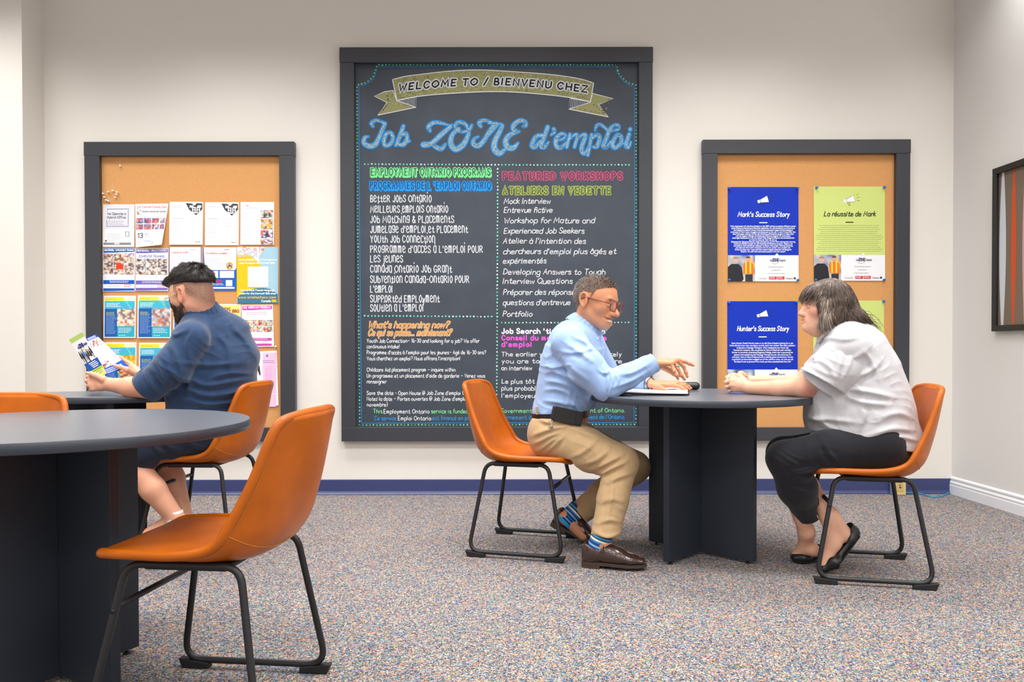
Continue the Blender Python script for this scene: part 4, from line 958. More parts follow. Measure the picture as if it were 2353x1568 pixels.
# ------------------------------------------------------------------ framed striped picture on the right wall
def PW(px, py, off=0.0):
    d = _R @ np.array([(px - CX) / F_PX, -(py - PPY) / F_PX, -1.0]); c = np.array([0, 0, CAM_H]); q = cornR + nR * off
    t = ((q - c) @ nR) / (d @ nR); return c + d * t
def wall_uv(p): return (p - cornR) @ dR, p[2]
u0, zt = wall_uv(PW(2280, 389, .03)); ub, zb = wall_uv(PW(2277.5, 762, .03)); u0 = (u0 + ub) / 2
i0, izt = wall_uv(PW(2289, 400, .03)); _, izb = wall_uv(PW(2287.3, 748, .03)); fw = i0 - u0
u1 = u0 + 0.82
MW = Matrix.Identity(4); MW.col[0][:3] = dR; MW.col[1][:3] = -nR; MW.col[2][:3] = (0, 0, 1); MW.translation = Vector(cornR)
pic = thing('framed_picture', tuple(cornR + dR * (u0 + u1) / 2 + nR * .015 + np.array([0, 0, zb])), 'black framed striped picture on the right wall', 'picture')
M_BFR = mat('black_frame', (30, 29, 31), rough=0.4)
for nm, lo, hi in (('frame_rail', (u0, -.03, izt), (u1, -.0005, zt)), ('frame_rail', (u0, -.03, zb), (u1, -.0005, izb)), ('frame_rail', (u0, -.03, izb + .0003), (i0, -.0005, izt - .0003)), ('frame_rail', (u1 - fw, -.03, izb + .0003), (u1, -.0005, izt - .0003))):
    box(nm, lo, hi, M_BFR, pic, bevel=.002, M=MW)
def stripe_print():
    B = lin((122, 106, 92)); V = []; F = []; C = []; H = izt - izb
    def add(fn, c, l):
        n = 16; o = len(V)
        for j in range(n + 1):
            v = j / n; a, b = fn(v)
            for u in (a, b): V.append(MW @ Vector((u, -.012 - l * .0003, izb + v * H))); C.append(c)
        for j in range(n): F.append((o + 2 * j, o + 2 * j + 1, o + 2 * j + 3, o + 2 * j + 2))
    add(lambda v: (i0 - .005, u1 - fw + .005), B, 0)
    S = [(.066, .030, (206, 212, 222)), (.162, .022, (206, 84, 44)), (.262, .026, (206, 160, 164)), (.372, .024, (150, 120, 70)), (.47, .03, (206, 212, 222)), (.57, .022, (206, 84, 44)), (.67, .026, (206, 160, 164))]
    for c, w, col in S: add(lambda v, c=c, w=w: (i0 + c - .03 - w * (.35 + .65 * math.sin(v * math.pi)), i0 + c - .03 + w * (.35 + .65 * math.sin(v * math.pi))), lin(col), 1)
    me = mesh_np('art_print', np.array([tuple(v) for v in V]), F, np.array(C)); keep(link('art_print', me, M_PRINT, smooth=False), pic)
stripe_print()
# ------------------------------------------------------------------ outlet box and blue cable at the baseboard
a = P(2053, 1133.5, WALL_Y - .06); b = P(2082, 1097.5, WALL_Y - .06); a[2] = 0.0
ob = thing('outlet_box', ((a[0] + b[0]) / 2, WALL_Y - .035, 0), 'beige outlet box on the floor against the blue baseboard', 'outlet')
M_BEI = mat('beige_plastic', (222, 196, 134), rough=.5)
box('housing', (a[0] - .004, WALL_Y - .054, 0), (b[0], WALL_Y - .0175, b[2] + .004), mat('steel_box', (150, 158, 178), rough=.4, metal=.3), ob, bevel=.002)
box('cover_plate', (a[0], WALL_Y - .06, .002), (b[0], WALL_Y - .0545, b[2]), M_BEI, ob, bevel=.002)
box('socket_insert', (a[0] + .02, WALL_Y - .062, .025), (b[0] - .018, WALL_Y - .0602, b[2] - .02), mat('beige_insert', (206, 178, 116), rough=.5), ob, bevel=.001)
for x, z in ((.036, .06), (.041, .06), (.037, .046)): box('socket_port', (a[0] + x, WALL_Y - .0632, z), (a[0] + x + (.011 if z < .05 else .003), WALL_Y - .0622, z + .009), M_PAD, ob)
cab = [(b[0] + .002, WALL_Y - .04, .012)] + [tuple(np.array([*PF(x, y, .005)[:2], .005])) for x, y in ((2105, 1134), (2120, 1136), (2136, 1141), (2150, 1142.5), (2164, 1140))] + [(P(2178, 1131, WALL_Y - .03)[0], WALL_Y - .03, .006), (cornR[0] - .022, WALL_Y - .022, .006)]
V, F = tube_vf(catmull(cab, 8), .0034, 8); tag(link('cable', mesh_np('cable', V, F), mat('cyan_cable', (40, 160, 206), rough=.4)), 'bright blue cable lying along the blue baseboard', 'cable')
# ------------------------------------------------------------------ modelling with blended distance fields (bodies, clothes)
def nrmz(v): v = np.asarray(v, float); return v / (np.linalg.norm(v) + 1e-12)
class Sdf:
    def __init__(s): s.p = []; s.folds = []; s.cr = []
    def seg(s, a, b, ra, rb=None, k=.02, u=None, op='+'):
        """tapered limb from a to b; a radius is a number or (along u, across)"""
        a, b = np.asarray(a, float), np.asarray(b, float)
        rb = ra if rb is None else rb
        ra = (ra, ra) if np.isscalar(ra) else ra; rb = (rb, rb) if np.isscalar(rb) else rb
        ax = b - a; L = np.linalg.norm(ax); w = ax / L if L > 1e-6 else np.array([0, 0, 1.0])
        u = np.asarray(u, float) if u is not None else (np.array([0, 0, 1.0]) if abs(w[2]) < .9 else np.array([1.0, 0, 0]))
        u = nrmz(u - w * (u @ w)); v = np.cross(w, u); R = max(max(ra), max(rb)) + 2 * k * max(max(ra) / min(ra), max(rb) / min(rb)) + .004
        s.p.append((op, k, np.minimum(a, b) - R, np.maximum(a, b) + R, 'S', (a, ax, max(L * L, 1e-9), w, u, v, np.array(ra), np.array(rb)))); return s
    def chain(s, pts, rs, k=.02, u=None, op='+'):
        for i in range(len(pts) - 1): s.seg(pts[i], pts[i + 1], rs[i], rs[i + 1], k, u, op)
        return s
    def ball(s, c, r, k=.02, ax=None, op='+'):
        c = np.asarray(c, float); r = np.array([r] * 3 if np.isscalar(r) else r, float); A = np.eye(3) if ax is None else np.array([nrmz(q) for q in ax])
        q = r.max() + 2 * k * r.max() / r.min() + .004; s.p.append((op, k, c - q, c + q, 'B', (c, A, r))); return s
    def cut(s, q, n, k=.004):
        """keep only the side of the plane at q that n points away from"""
        s.p.append(('&', k, np.array([-99.] * 3), np.array([99.] * 3), 'P', (np.asarray(q, float), nrmz(n)))); return s
    def lop(s, q, n, R, hollow=0.0):
        """cut a sleeve or trouser end square at q, only within R of it; hollow = depth of the opening"""
        q = np.asarray(q, float); s.p.append(('-', .003, q - R, q + R, 'L', (q, nrmz(n), R)))
        return s
    def fold(s, c, rad, w, lam, amp, warp=.5, seed=0):
        """creases: crests across direction w, wavelength lam, fading out at rad from c"""
        s.folds.append((np.asarray(c, float), rad, nrmz(w), lam, amp, warp, seed)); return s
    def crease(s, pts, Y, w, amp, dy=.12, n=6):
        """one fold of cloth along a run of points (given in the picture at depth Y) on the side of the body that faces the room"""
        q = catmull([P(x, y, Y) for x, y in pts], n); s.cr.append((q, w, amp, Y, dy)); return s
    def ev(s, X, ids, folds, crs=()):
        d = np.full(len(X), .06, np.float32)
        for i in ids:
            op, k, lo, hi, t, q = s.p[i]
            if t == 'S':
                a, ax, L2, w, u, v, ra, rb = q; Y = X - a.astype(np.float32); tt = np.clip(Y @ (ax / L2).astype(np.float32), 0, 1)
                Y = Y - tt[:, None] * ax.astype(np.float32); ru = ra[0] + (rb[0] - ra[0]) * tt; rv = ra[1] + (rb[1] - ra[1]) * tt; m = np.minimum(ru, rv)
                e = (np.sqrt((Y @ u.astype(np.float32) / ru) ** 2 + (Y @ v.astype(np.float32) / rv) ** 2 + (Y @ w.astype(np.float32) / m) ** 2) - 1) * m
            elif t == 'B':
                c, A, r = q; Y = ((X - c.astype(np.float32)) @ A.T.astype(np.float32)) / r.astype(np.float32); e = (np.sqrt((Y * Y).sum(1)) - 1) * r.min()
            elif t == 'L': Y = X - q[0].astype(np.float32); e = np.maximum(-(Y @ q[1].astype(np.float32)), np.sqrt((Y * Y).sum(1)) - q[2])
            else: e = (X - q[0].astype(np.float32)) @ q[1].astype(np.float32)
            if op == '+': h = np.clip(.5 + .5 * (d - e) / k, 0, 1); d = d + (e - d) * h - k * h * (1 - h)
            elif op == '-': h = np.clip(.5 - .5 * (d + e) / k, 0, 1); d = d + (-e - d) * h + k * h * (1 - h)
            else: h = np.clip(.5 - .5 * (d - e) / k, 0, 1); d = d + (e - d) * h + k * h * (1 - h)
        for c, rad, w, lam, amp, warp, sd in folds:
            Y = X - c.astype(np.float32); m = np.exp(-(Y * Y).sum(1) / (rad * rad) * 2)
            ph = (Y @ w.astype(np.float32)) / lam + warp * (np.sin(Y[:, 0] * 23 + sd) + np.sin(Y[:, 1] * 19 + 2 * sd + 1) + np.sin(Y[:, 2] * 27 + 3 * sd)) * .5
            d = d - amp * m * ((1 - np.abs(np.sin(ph * math.pi))) ** 1.6 - .3) * np.clip(.55 + .9 * np.sin(Y @ np.array([31., 17., 23.], np.float32) + sd * 1.7), 0, 1)
        for q, w, amp, Y0, dy in crs:
            x, z = X[:, 0], X[:, 2]; bd = np.full(len(X), 9., np.float32); sg = np.zeros(len(X), np.float32); tt = np.zeros(len(X), np.float32); n = len(q) - 1
            for i in range(n):
                ax, az = q[i, 0], q[i, 2]; ex, ez = q[i + 1, 0] - ax, q[i + 1, 2] - az; L = ex * ex + ez * ez + 1e-12
                t = np.clip(((x - ax) * ex + (z - az) * ez) / L, 0, 1); dx = x - ax - t * ex; dz = z - az - t * ez; D = dx * dx + dz * dz; b = D < bd
                bd = np.where(b, D, bd); sg = np.where(b, np.sign(ex * dz - ez * dx), sg); tt = np.where(b, (i + t) / n, tt)
            r = np.sqrt(bd) / w; env = np.sin(np.clip(tt, .04, .96) * math.pi) ** .6 * np.clip((Y0 + dy - X[:, 1]) / (.5 * dy), 0, 1)
            d = d - amp * env * np.exp(-r * r) * (1 + .9 * sg * r) + amp * .45 * env * np.exp(-((r * sg + 1.5) ** 2))
        return d
    def mesh(s, h=.003, B=16):
        adds = [i for i, p in enumerate(s.p) if p[0] == '+']
        lo = np.min([s.p[i][2] for i in adds], 0) - 2 * h; hi = np.max([s.p[i][3] for i in adds], 0) + 2 * h
        nb = np.ceil((hi - lo) / (h * B)).astype(int); N = nb * B + 3
        plo = np.array([p[2] for p in s.p]); phi = np.array([p[3] for p in s.p]); g = np.arange(-1, B + 1)
        G3 = np.stack(np.meshgrid(g, g, g, indexing='ij'), -1).reshape(-1, 3); M = B + 2
        ck = []; cv = []; qd = []
        isadd = np.array([p[0] == '+' for p in s.p])
        for bx in range(nb[0]):
            for by in range(nb[1]):
                for bz in range(nb[2]):
                    o = np.array([bx, by, bz]) * B; b0 = lo + (o - 1) * h; b1 = lo + (o + B) * h
                    hit = ((plo < b1) & (phi > b0)).all(1); ids = np.nonzero(hit)[0]
                    if not (hit & isadd).any(): continue
                    fl = [f for f in s.folds if np.linalg.norm(np.clip(f[0], b0, b1) - f[0]) < f[1] * 2.2]
                    c = ((b0 + b1) / 2).astype(np.float32)[None]; cs = np.concatenate([c, c + np.array([[sx, sy, sz] for sx in (-1, 1) for sy in (-1, 1) for sz in (-1, 1)], np.float32) * h * B / 4])
                    crl = [q for q in s.cr if q[3] + q[4] > b0[1] and (q[0][:, [0, 2]].min(0) - 5 * q[1] < b1[[0, 2]]).all() and (q[0][:, [0, 2]].max(0) + 5 * q[1] > b0[[0, 2]]).all()]
                    dc = s.ev(cs, ids, []); 
                    if (dc > h * B * .95).all() or (dc < -h * B * .95).all(): continue
                    X = (lo + (o + G3) * h).astype(np.float32); d = s.ev(X, ids, fl, crl).reshape(M, M, M)
                    if d.min() > 0 or d.max() < 0: continue
                    ins = d < 0; cs_ = [d[i:M - 1 + i, j:M - 1 + j, l:M - 1 + l] for i in (0, 1) for j in (0, 1) for l in (0, 1)]
                    n = sum((q < 0).astype(np.int8) for q in cs_); act = (n > 0) & (n < 8)
                    idx = np.argwhere(act); acc = np.zeros((len(idx), 3)); cnt = np.zeros(len(idx)); cd = np.stack([q[act] for q in cs_], 1)
                    cor = np.array([(i, j, l) for i in (0, 1) for j in (0, 1) for l in (0, 1)], float)
                    for e0 in range(8):
                        for e1 in range(e0 + 1, 8):
                            if np.abs(cor[e0] - cor[e1]).sum() != 1: continue
                            da, db = cd[:, e0], cd[:, e1]; x = (da < 0) != (db < 0); t = np.where(x, da / np.where(x, da - db, 1), 0)
                            acc += np.where(x[:, None], cor[e0] + t[:, None] * (cor[e1] - cor[e0]), 0); cnt += x
                    gi = idx + o - 1; key = ((gi[:, 0] + 1) * N[1] + gi[:, 1] + 1) * N[2] + gi[:, 2] + 1
                    ck.append(key); cv.append(lo + (gi + acc / cnt[:, None]) * h)
                    for axn in range(3):
                        sl = [slice(1, M - 1)] * 3; sl2 = list(sl); sl2[axn] = slice(2, M)
                        a = ins[tuple(sl)]; b = ins[tuple(sl2)]; e = np.argwhere(a != b)
                        if not len(e): continue
                        fl_ = a[tuple(e.T)]; p = e + o; u, v = [(1, 2), (2, 0), (0, 1)][axn]; Q = []
                        for du, dv in ((0, 0), (-1, 0), (-1, -1), (0, -1)):
                            r = p.copy(); r[:, u] += du; r[:, v] += dv; Q.append(((r[:, 0] + 1) * N[1] + r[:, 1] + 1) * N[2] + r[:, 2] + 1)
                        Q = np.stack(Q, 1); Q[~fl_] = Q[~fl_][:, ::-1]; qd.append(Q)
        ck = np.concatenate(ck); cv = np.concatenate(cv); uk, first = np.unique(ck, return_index=True); V = cv[first]; F = np.searchsorted(uk, np.concatenate(qd))
        ok = (uk[np.clip(F, 0, len(uk) - 1)] == np.concatenate(qd)).all(1)
        F = F[ok]; lab = np.arange(len(V)); E = np.concatenate([F[:, [0, 1]], F[:, [1, 2]], F[:, [2, 3]]])
        while True:                                              # drop specks that are not part of the surface
            m = np.minimum(lab[E[:, 0]], lab[E[:, 1]]); new = lab.copy(); np.minimum.at(new, E[:, 0], m); np.minimum.at(new, E[:, 1], m); new = new[new]; new = new[new]
            if (new == lab).all(): break
            lab = new
        big = np.bincount(lab, minlength=len(V))[lab] > 260; F = F[big[F].all(1)]; use = np.zeros(len(V), bool); use[F.ravel()] = True
        return V[use], (np.cumsum(use) - 1)[F]
def vnorm(V, F):
    n = np.cross(V[F[:, 2]] - V[F[:, 0]], V[F[:, 3]] - V[F[:, 1]]); N = np.zeros_like(V)
    for i in range(4): np.add.at(N, F[:, i], n)
    return N / (np.linalg.norm(N, axis=1)[:, None] + 1e-12)
def relax(V, F, n=1, w=None):
    """even the surface out a little; w = per-vertex weight"""
    E = np.concatenate([F[:, [0, 1]], F[:, [1, 2]], F[:, [2, 3]], F[:, [3, 0]]]); E = np.concatenate([E, E[:, ::-1]])
    c = np.bincount(E[:, 0], minlength=len(V))[:, None]
    for _ in range(n):
        S = np.stack([np.bincount(E[:, 0], V[E[:, 1], k], len(V)) for k in range(3)], 1) / np.maximum(c, 1)
        V = V + (S - V) * (.5 if w is None else .5 * w[:, None])
    return V
def np_obj(name, V, F, m, parent, cols=None):
    me = bpy.data.meshes.new(name); nv, nf = len(V), len(F); k = F.shape[1]
    me.vertices.add(nv); me.vertices.foreach_set('co', V.astype(np.float32).ravel()); me.loops.add(nf * k); me.loops.foreach_set('vertex_index', F.astype(np.int32).ravel())
    me.polygons.add(nf); me.polygons.foreach_set('loop_start', np.arange(0, nf * k, k, dtype=np.int32)); me.update(calc_edges=True)
    if cols is not None:
        a = me.color_attributes.new('Col', 'FLOAT_COLOR', 'POINT'); c = np.ones((nv, 4), np.float32); c[:, :3] = cols[:, :3]; a.data.foreach_set('color', c.ravel())
    o = link(name, me, m)
    if parent is not None: keep(o, parent)
    return o
class Fr:
    """a local frame: forward, left, up"""
    def __init__(s, o, yaw, pitch=0.0, roll=0.0, sc=1.0):
        y, p, r = (math.radians(a) for a in (yaw, pitch, roll))
        f = np.array([math.cos(y) * math.cos(p), math.sin(y) * math.cos(p), math.sin(p)]); l = np.array([-math.sin(y), math.cos(y), 0]); u = np.cross(f, l)
        s.f, s.l, s.u = f, l * math.cos(r) + u * math.sin(r), u * math.cos(r) - l * math.sin(r); s.o = np.asarray(o, float); s.s = sc; s.A = np.array([s.f, s.l, s.u])
    def __call__(s, f, l, u): return s.o + s.s * (f * s.f + l * s.l + u * s.u)
    def loc(s, V): return ((V - s.o) @ s.A.T) / s.s
def head(S, H, nose=1.0, jaw=1.0, smile=0.0, lips=1.0):
    q = H.s
    def B(c, r, k, op='+', ax=None): S.ball(H(*c), np.array(r if not np.isscalar(r) else [r] * 3) * q, k * q, H.A if ax is None else ax, op)
    def T(a, b, ra, rb, k, op='+', u=None): S.seg(H(*a), H(*b), ra * q if np.isscalar(ra) else tuple(np.array(ra) * q), rb * q if np.isscalar(rb) else tuple(np.array(rb) * q), k * q, u, op)
    B((-.010, 0, .030), (.097, .075, .086), .02); B((.030, 0, .004), (.058, .060, .082), .03); B((.032, 0, -.052), (.052, .046 * jaw, .052), .03)
    for s in (1, -1): T((-.012, s * .053 * jaw, -.045), (.060, s * .018, -.091), .016, .014, .028); B((.053, s * .043, -.022), (.020, .017, .018), .026)
    B((.071, 0, -.092), (.019, .021, .017), .02); B((.072, 0, -.064), (.024, .029, .026), .02)
    T((.078, -.036, .018), (.078, .036, .018), .0105, .0105, .016)
    for s in (1, -1): B((.095, s * .031, .0), (.014, .016, .012), .013, '-'); B((.0770, s * .031, -.001), .0125, .003); T((.0860, s * .043, .0040), (.0895, s * .021, .0050), .0036, .0036, .004); T((.0850, s * .042, -.0065), (.0870, s * .022, -.0075), .0028, .0028, .005)
    T((.086, 0, .006), (.107 + .007 * nose, 0, -.034), .0085, .0105, .012); B((.107 + .007 * nose, 0, -.036), (.0105 + .001 * nose, .0105, .0098), .008)
    for s in (1, -1): B((.098, s * .0125, -.039), (.011, .0075, .0085), .007); B((.104, s * .0055, -.0475), (.005, .003, .0025), .004, '-')
    c = .004 * smile
    T((.086, -.022 - c, -.064 + c), (.0985, 0, -.0615), .0042 * lips, .0056 * lips, .007); T((.0985, 0, -.0615), (.086, .022 + c, -.064 + c), .0056 * lips, .0042 * lips, .007)
    T((.085, -.019, -.072), (.0965, 0, -.0735 - c), .005 * lips, .0068 * lips, .007); T((.0965, 0, -.0735 - c), (.085, .019, -.072), .0068 * lips, .005 * lips, .007)
    for s in (1, -1): T((.0815, s * (.026 + c), -.0665 + c), (.1035, 0, -.0675), .0010 + .0016 * smile, .0015 + .0025 * smile, .004, '-')
    for s in (1, -1):                                             # ears
        e = nrmz(H.l * s * .9 - H.f * .35); d = nrmz(H.u - H.f * .18); g = np.cross(e, d); A = np.array([d, g, e])
        B((-.014, s * .075, -.006), (.031, .019, .009), .006, '+', A); pts = [(-.004, s * .077, .012), (-.016, s * .083, .027), (-.030, s * .085, .018), (-.031, s * .084, -.002), (-.022, s * .081, -.022), (-.008, s * .077, -.034)]
        S.chain([H(*p) for p in catmull(pts, 3)], [.0042 * q] * 16, .004 * q); B((-.013, s * .086, -.003), (.019, .0095, .0065), .005, '-', A); B((-.004, s * .079, -.008), (.006, .004, .004), .004, '+', A)
def polyline_hand(S, wrist, knk, fingers, thumb, rw=.021, rk=.0115, sc=1.0):
    """palm from the wrist to four knuckles, then one jointed chain per finger; all points are world points"""
    w = np.asarray(wrist, float)
    for i, k in enumerate(knk):
        S.seg(w + (k - np.mean(knk, 0)) * .35, k, rw * .62 * sc, rk * sc, .012 * sc)
    for i in range(len(knk) - 1): S.seg((knk[i] + w) / 2, (knk[i + 1] + w) / 2, .0125 * sc, .0125 * sc, .012 * sc); S.seg(knk[i], knk[i + 1], rk * .8 * sc, rk * .8 * sc, .008 * sc)
    for i, f in enumerate(fingers):
        r = [.0092, .0082, .0078, .0068][:len(f) + 1] if i < 3 else [.0082, .0072, .0068, .006]
        pts = [knk[i]] + list(f); n = len(pts); rr = np.interp(np.linspace(0, 1, n), np.linspace(0, 1, len(r)), r) * sc
        S.chain(pts, list(rr), .0022)
        for p in pts[1:-1]: S.ball(p, rr[1] * 1.08, .004)
    S.chain(thumb, list(np.interp(np.linspace(0, 1, len(thumb)), [0, .5, 1], [.0165 * sc, .0105 * sc, .0078 * sc])), .008 * sc)
class Paint:
    def __init__(s, base, n): s.c = np.tile(np.array(lin(base)[:3]), (n, 1))
    def add(s, mask, col): m = np.clip(mask, 0, 1)[:, None]; s.c = s.c * (1 - m) + np.array(lin(col)[:3]) * m
def blob(V, c, r, soft=.5, A=None):
    Y = V - np.asarray(c); Y = Y if A is None else Y @ A.T
    d = np.sqrt(((Y / np.asarray(r)) ** 2).sum(1)); return np.clip((1 + soft - d) / (2 * soft) if soft else d < 1, 0, 1)
def vnoise(V, f, seed=0):
    r = np.random.RandomState(seed); o = np.zeros(len(V))
    for i in range(6): w = r.normal(size=3) * f; o += np.sin(V @ w + r.uniform(0, 6.3))
    return o / 6
def strands(name, roots, dirs, lens, r0, m, parent, cols, bend=None, seg=4, tip=.25, rng=None):
    """many fine tapered hairs in one mesh"""
    n = len(roots); t = np.linspace(0, 1, seg + 1); dirs = dirs / (np.linalg.norm(dirs, axis=1)[:, None] + 1e-9)
    b = np.zeros_like(dirs) if bend is None else bend
    Pt = roots[:, None] + dirs[:, None] * (lens[:, None] * t)[:, :, None] + b[:, None] * (lens[:, None] * t ** 2)[:, :, None]
    tan = np.gradient(Pt, axis=1); tan /= np.linalg.norm(tan, axis=2)[:, :, None] + 1e-9
    ref = np.where(np.abs(dirs[:, 2:3]) > .8, np.array([[1.0, 0, 0]]), np.array([[0, 0, 1.0]])); u = np.cross(tan, ref[:, None]); u /= np.linalg.norm(u, axis=2)[:, :, None] + 1e-9; v = np.cross(tan, u)
    r = (np.broadcast_to(r0, (n,))[:, None] * (1 - (1 - tip) * t))[:, :, None]; k = 3
    ring = np.stack([Pt + r * (math.cos(a) * u + math.sin(a) * v) for a in (0, 2.094, 4.189)], 2); V = ring.reshape(-1, 3); st = (seg + 1) * k; F = []
    for i in range(seg):
        for j in range(k): F.append([i * k + j, i * k + (j + 1) % k, (i + 1) * k + (j + 1) % k, (i + 1) * k + j])
    F = (np.array(F)[None] + (np.arange(n) * st)[:, None, None]).reshape(-1, 4)
    return np_obj(name, V, F, m, parent, np.repeat(cols, st, 0))

def collar_ring(c, n, e1, r1, r2, hh, th, lean, m, par, leaves=(), a0=0.0, a1=2 * math.pi):
    """a folded shirt collar: a leaning band round the neck, with its front leaves"""
    n = nrmz(n); e1 = nrmz(np.asarray(e1) - n * (np.asarray(e1) @ n)); e2 = np.cross(n, e1); S = Sdf(); K = 22
    for i in range(K):
        A = [a0 + (a1 - a0) * (i + t) / K for t in (0, 1)]; p = [c + r1 * math.cos(a) * e1 + r2 * math.sin(a) * e2 for a in A]; rad = nrmz((p[0] + p[1]) / 2 - c)
        S.seg(p[0], p[1], (hh, th), (hh, th), .005, n - rad * lean)
    for q in leaves: S.chain(q[0], q[1], .005, q[2])
    V, F = S.mesh(.0026); return np_obj('collar', relax(V, F, 1), F, m, par)
# ------------------------------------------------------------------ the man in the light blue shirt
M_SKIN = mat('skin', attr=True, rough=.48, spec=.4, sss=.12, bump=(900, .06, .0006))
M_HAIR = mat('hair', attr=True, rough=.42, spec=.5)
M_CLOTH = lambda n, c, s=1500: mat(n, c, rough=.85, spec=.2, sheen=.15, noise=(30, .05), bump=(s, .12, .0006))
def W3(*p): return P(p[0], p[1], p[2])
rng = np.random.RandomState(4)
man = thing('person', (.06, 3.76, 0), 'seated man in a light blue shirt and khaki trousers, pointing', 'person')
mF = nrmz([.966, -.259, 0]); mL = np.array([.259, .966, 0])
HM = Fr(W3(1368, 694, 3.70), -34, -12, -4, 1.06)
mtor = [W3(1293, 955, 3.76), W3(1305, 895, 3.76), W3(1314, 840, 3.75), W3(1322, 795, 3.745), W3(1324, 772, 3.74)]
SHR, SHL = W3(1309, 790, 3.575), W3(1352, 786, 3.905)
ELR, WRR = W3(1392, 888, 3.49), W3(1499, 836, 3.52)
ELL, WRL = W3(1405, 876, 3.98), W3(1490, 880, 3.84)
HIPR, HIPL = W3(1272, 1004, 3.665), W3(1296, 1000, 3.86)
KNR, KNL = W3(1426, 1064, 3.56), W3(1457, 1074, 3.86)
ANR, ANL = W3(1380, 1250, 3.44), W3(1300, 1190, 3.87)
S = Sdf(); head(S, HM, nose=1.1, smile=2.0)
S.seg(HM(-.02, 0, -.05), W3(1334, 772, 3.735), .055, .058, .02)
for a, b, w, d in zip(mtor[:-1], mtor[1:], ((.14, .10), (.145, .105), (.155, .11), (.16, .10)), ((.145, .105), (.155, .11), (.16, .10), (.12, .07))): S.seg(a, b, w, d, .03, u=mL)
S.seg(SHR, SHL, .05, .05, .03)
for sh, el, wr in ((SHR, ELR, WRR), (SHL, ELL, WRL)): S.chain([sh, el], [.052, .042], .02); S.chain([el, wr], [.042, .027], .01)
for hp, kn, an in ((HIPR, KNR, ANR), (HIPL, KNL, ANL)): S.chain([hp, kn], [.08, .055], .03); S.chain([kn, kn * .45 + an * .55 - np.array([0, 0, .012]), an], [.05, .034, .031], .01)
S.seg(HIPR, HIPL, .1, .1, .03); S.seg(mtor[0], (HIPR + HIPL) / 2, .12, .1, .04)
for an, toe in ((ANR, W3(1440, 1296, 3.41)), (ANL, W3(1340, 1232, 3.84))): S.seg(an, toe, .034, .024, .02)
# right hand: index held out, the other fingers hanging
kn = [W3(1559, 829, 3.575), W3(1555, 829, 3.545), W3(1549, 831, 3.52), W3(1542, 836, 3.50)]
polyline_hand(S, W3(1505, 834, 3.525), kn, [[W3(1574, 832, 3.59), W3(1584, 836, 3.595), W3(1593, 840, 3.60)], [W3(1571, 843, 3.56), W3(1576, 856, 3.56), W3(1579, 866, 3.56)], [W3(1558, 848, 3.51), W3(1566, 863, 3.51), W3(1573, 872, 3.515)], [W3(1549, 853, 3.485), W3(1554, 863, 3.485), W3(1558, 871, 3.49)]],
  [W3(1517, 840, 3.55), W3(1535, 850, 3.60), W3(1549, 860, 3.61), W3(1560, 864, 3.61)])
# left hand spread on the papers
kn = [W3(1549, 886, 3.77), W3(1554, 882.5, 3.80), W3(1556, 880.5, 3.83), W3(1555, 879.5, 3.86)]
polyline_hand(S, W3(1496, 884, 3.82), kn, [[W3(1563, 889, 3.755), W3(1570, 894, 3.74), W3(1576, 898.5, 3.735)], [W3(1571, 886.5, 3.80), W3(1578, 891.5, 3.80), W3(1584, 895.5, 3.80)], [W3(1574, 884, 3.85), W3(1582, 889, 3.86), W3(1588, 893, 3.86)], [W3(1570, 883.5, 3.90), W3(1577, 888, 3.91), W3(1582, 891, 3.92)]],
  [W3(1507, 890, 3.79), W3(1519, 893, 3.74), W3(1527, 896.5, 3.715), W3(1533, 899.5, 3.705)])
V, F = S.mesh(.0027); V = relax(V, F, 1); N = vnorm(V, F); L = HM.loc(V)
c = Paint((206, 142, 104), len(V)); hd = (L[:, 2] > -.13) & (np.abs(L[:, 1]) < .1) & (L[:, 0] > -.12) & (L[:, 0] < .14)
def on(x): return x * hd
def face_paint(c, L, lip, brow, iris, lipa=.8):
    hdm = (np.abs(L) < .14).all(1)
    for s in (1, -1):
        c.add(blob(L, (.0845, s * .031, -.001), (.008, .0105, .0055), .15) * hdm, (236, 232, 226)); c.add(blob(L, (.0885, s * .031, -.001), (.006, .0045, .0045), .2) * hdm, iris)
        c.add(blob(L, (.084, s * .032, .006), (.010, .014, .0022), .6) * hdm * .7, (70, 46, 36)); c.add(blob(L, (.088, s * .034, .021), (.012, .021, .0042), .5) * hdm * .8, brow)
        c.add(blob(L, (.104, s * .0055, -.0475), (.006, .004, .003), .4) * hdm, (90, 46, 36)); c.add(blob(L, (-.013, s * .084, -.003), (.012, .008, .016), .6) * hdm * .25, (150, 70, 50))
    c.add(blob(L, (.095, 0, -.0615), (.016, .024, .0055), .35) * hdm * lipa, lip); c.add(blob(L, (.094, 0, -.0745), (.016, .022, .0065), .35) * hdm * lipa, lip)
face_paint(c, L, (166, 84, 70), (62, 48, 42), (40, 28, 24))
c.add(on(blob(L, (.098, 0, -.0685), (.018, .025, .0042), .25)), (238, 230, 218))                    # teeth
c.add(on(blob(L, (.088, 0, -.053), (.02, .03, .007), .5)) * .45, (96, 74, 62))                     # faint moustache stubble
c.add(on(blob(L, (.07, 0, -.105), (.035, .04, .022), .5)) * (.35 + .3 * vnoise(L, 500, 3)), (196, 182, 170))   # grey stubble
c.add(on(np.clip(vnoise(L, 60, 9), 0, 1)) * .18, (176, 104, 72))
fmax = np.where(L[:, 2] < .0, .004 + .25 * L[:, 2], np.where(L[:, 2] < .05, .006 + .5 * L[:, 2], .031 + (L[:, 2] - .05) * 2.0))
hairm = on((L[:, 0] < fmax) & (L[:, 2] > np.where(L[:, 0] > -.03, -.012, -.012 - .9 * (-L[:, 0] - .03))))
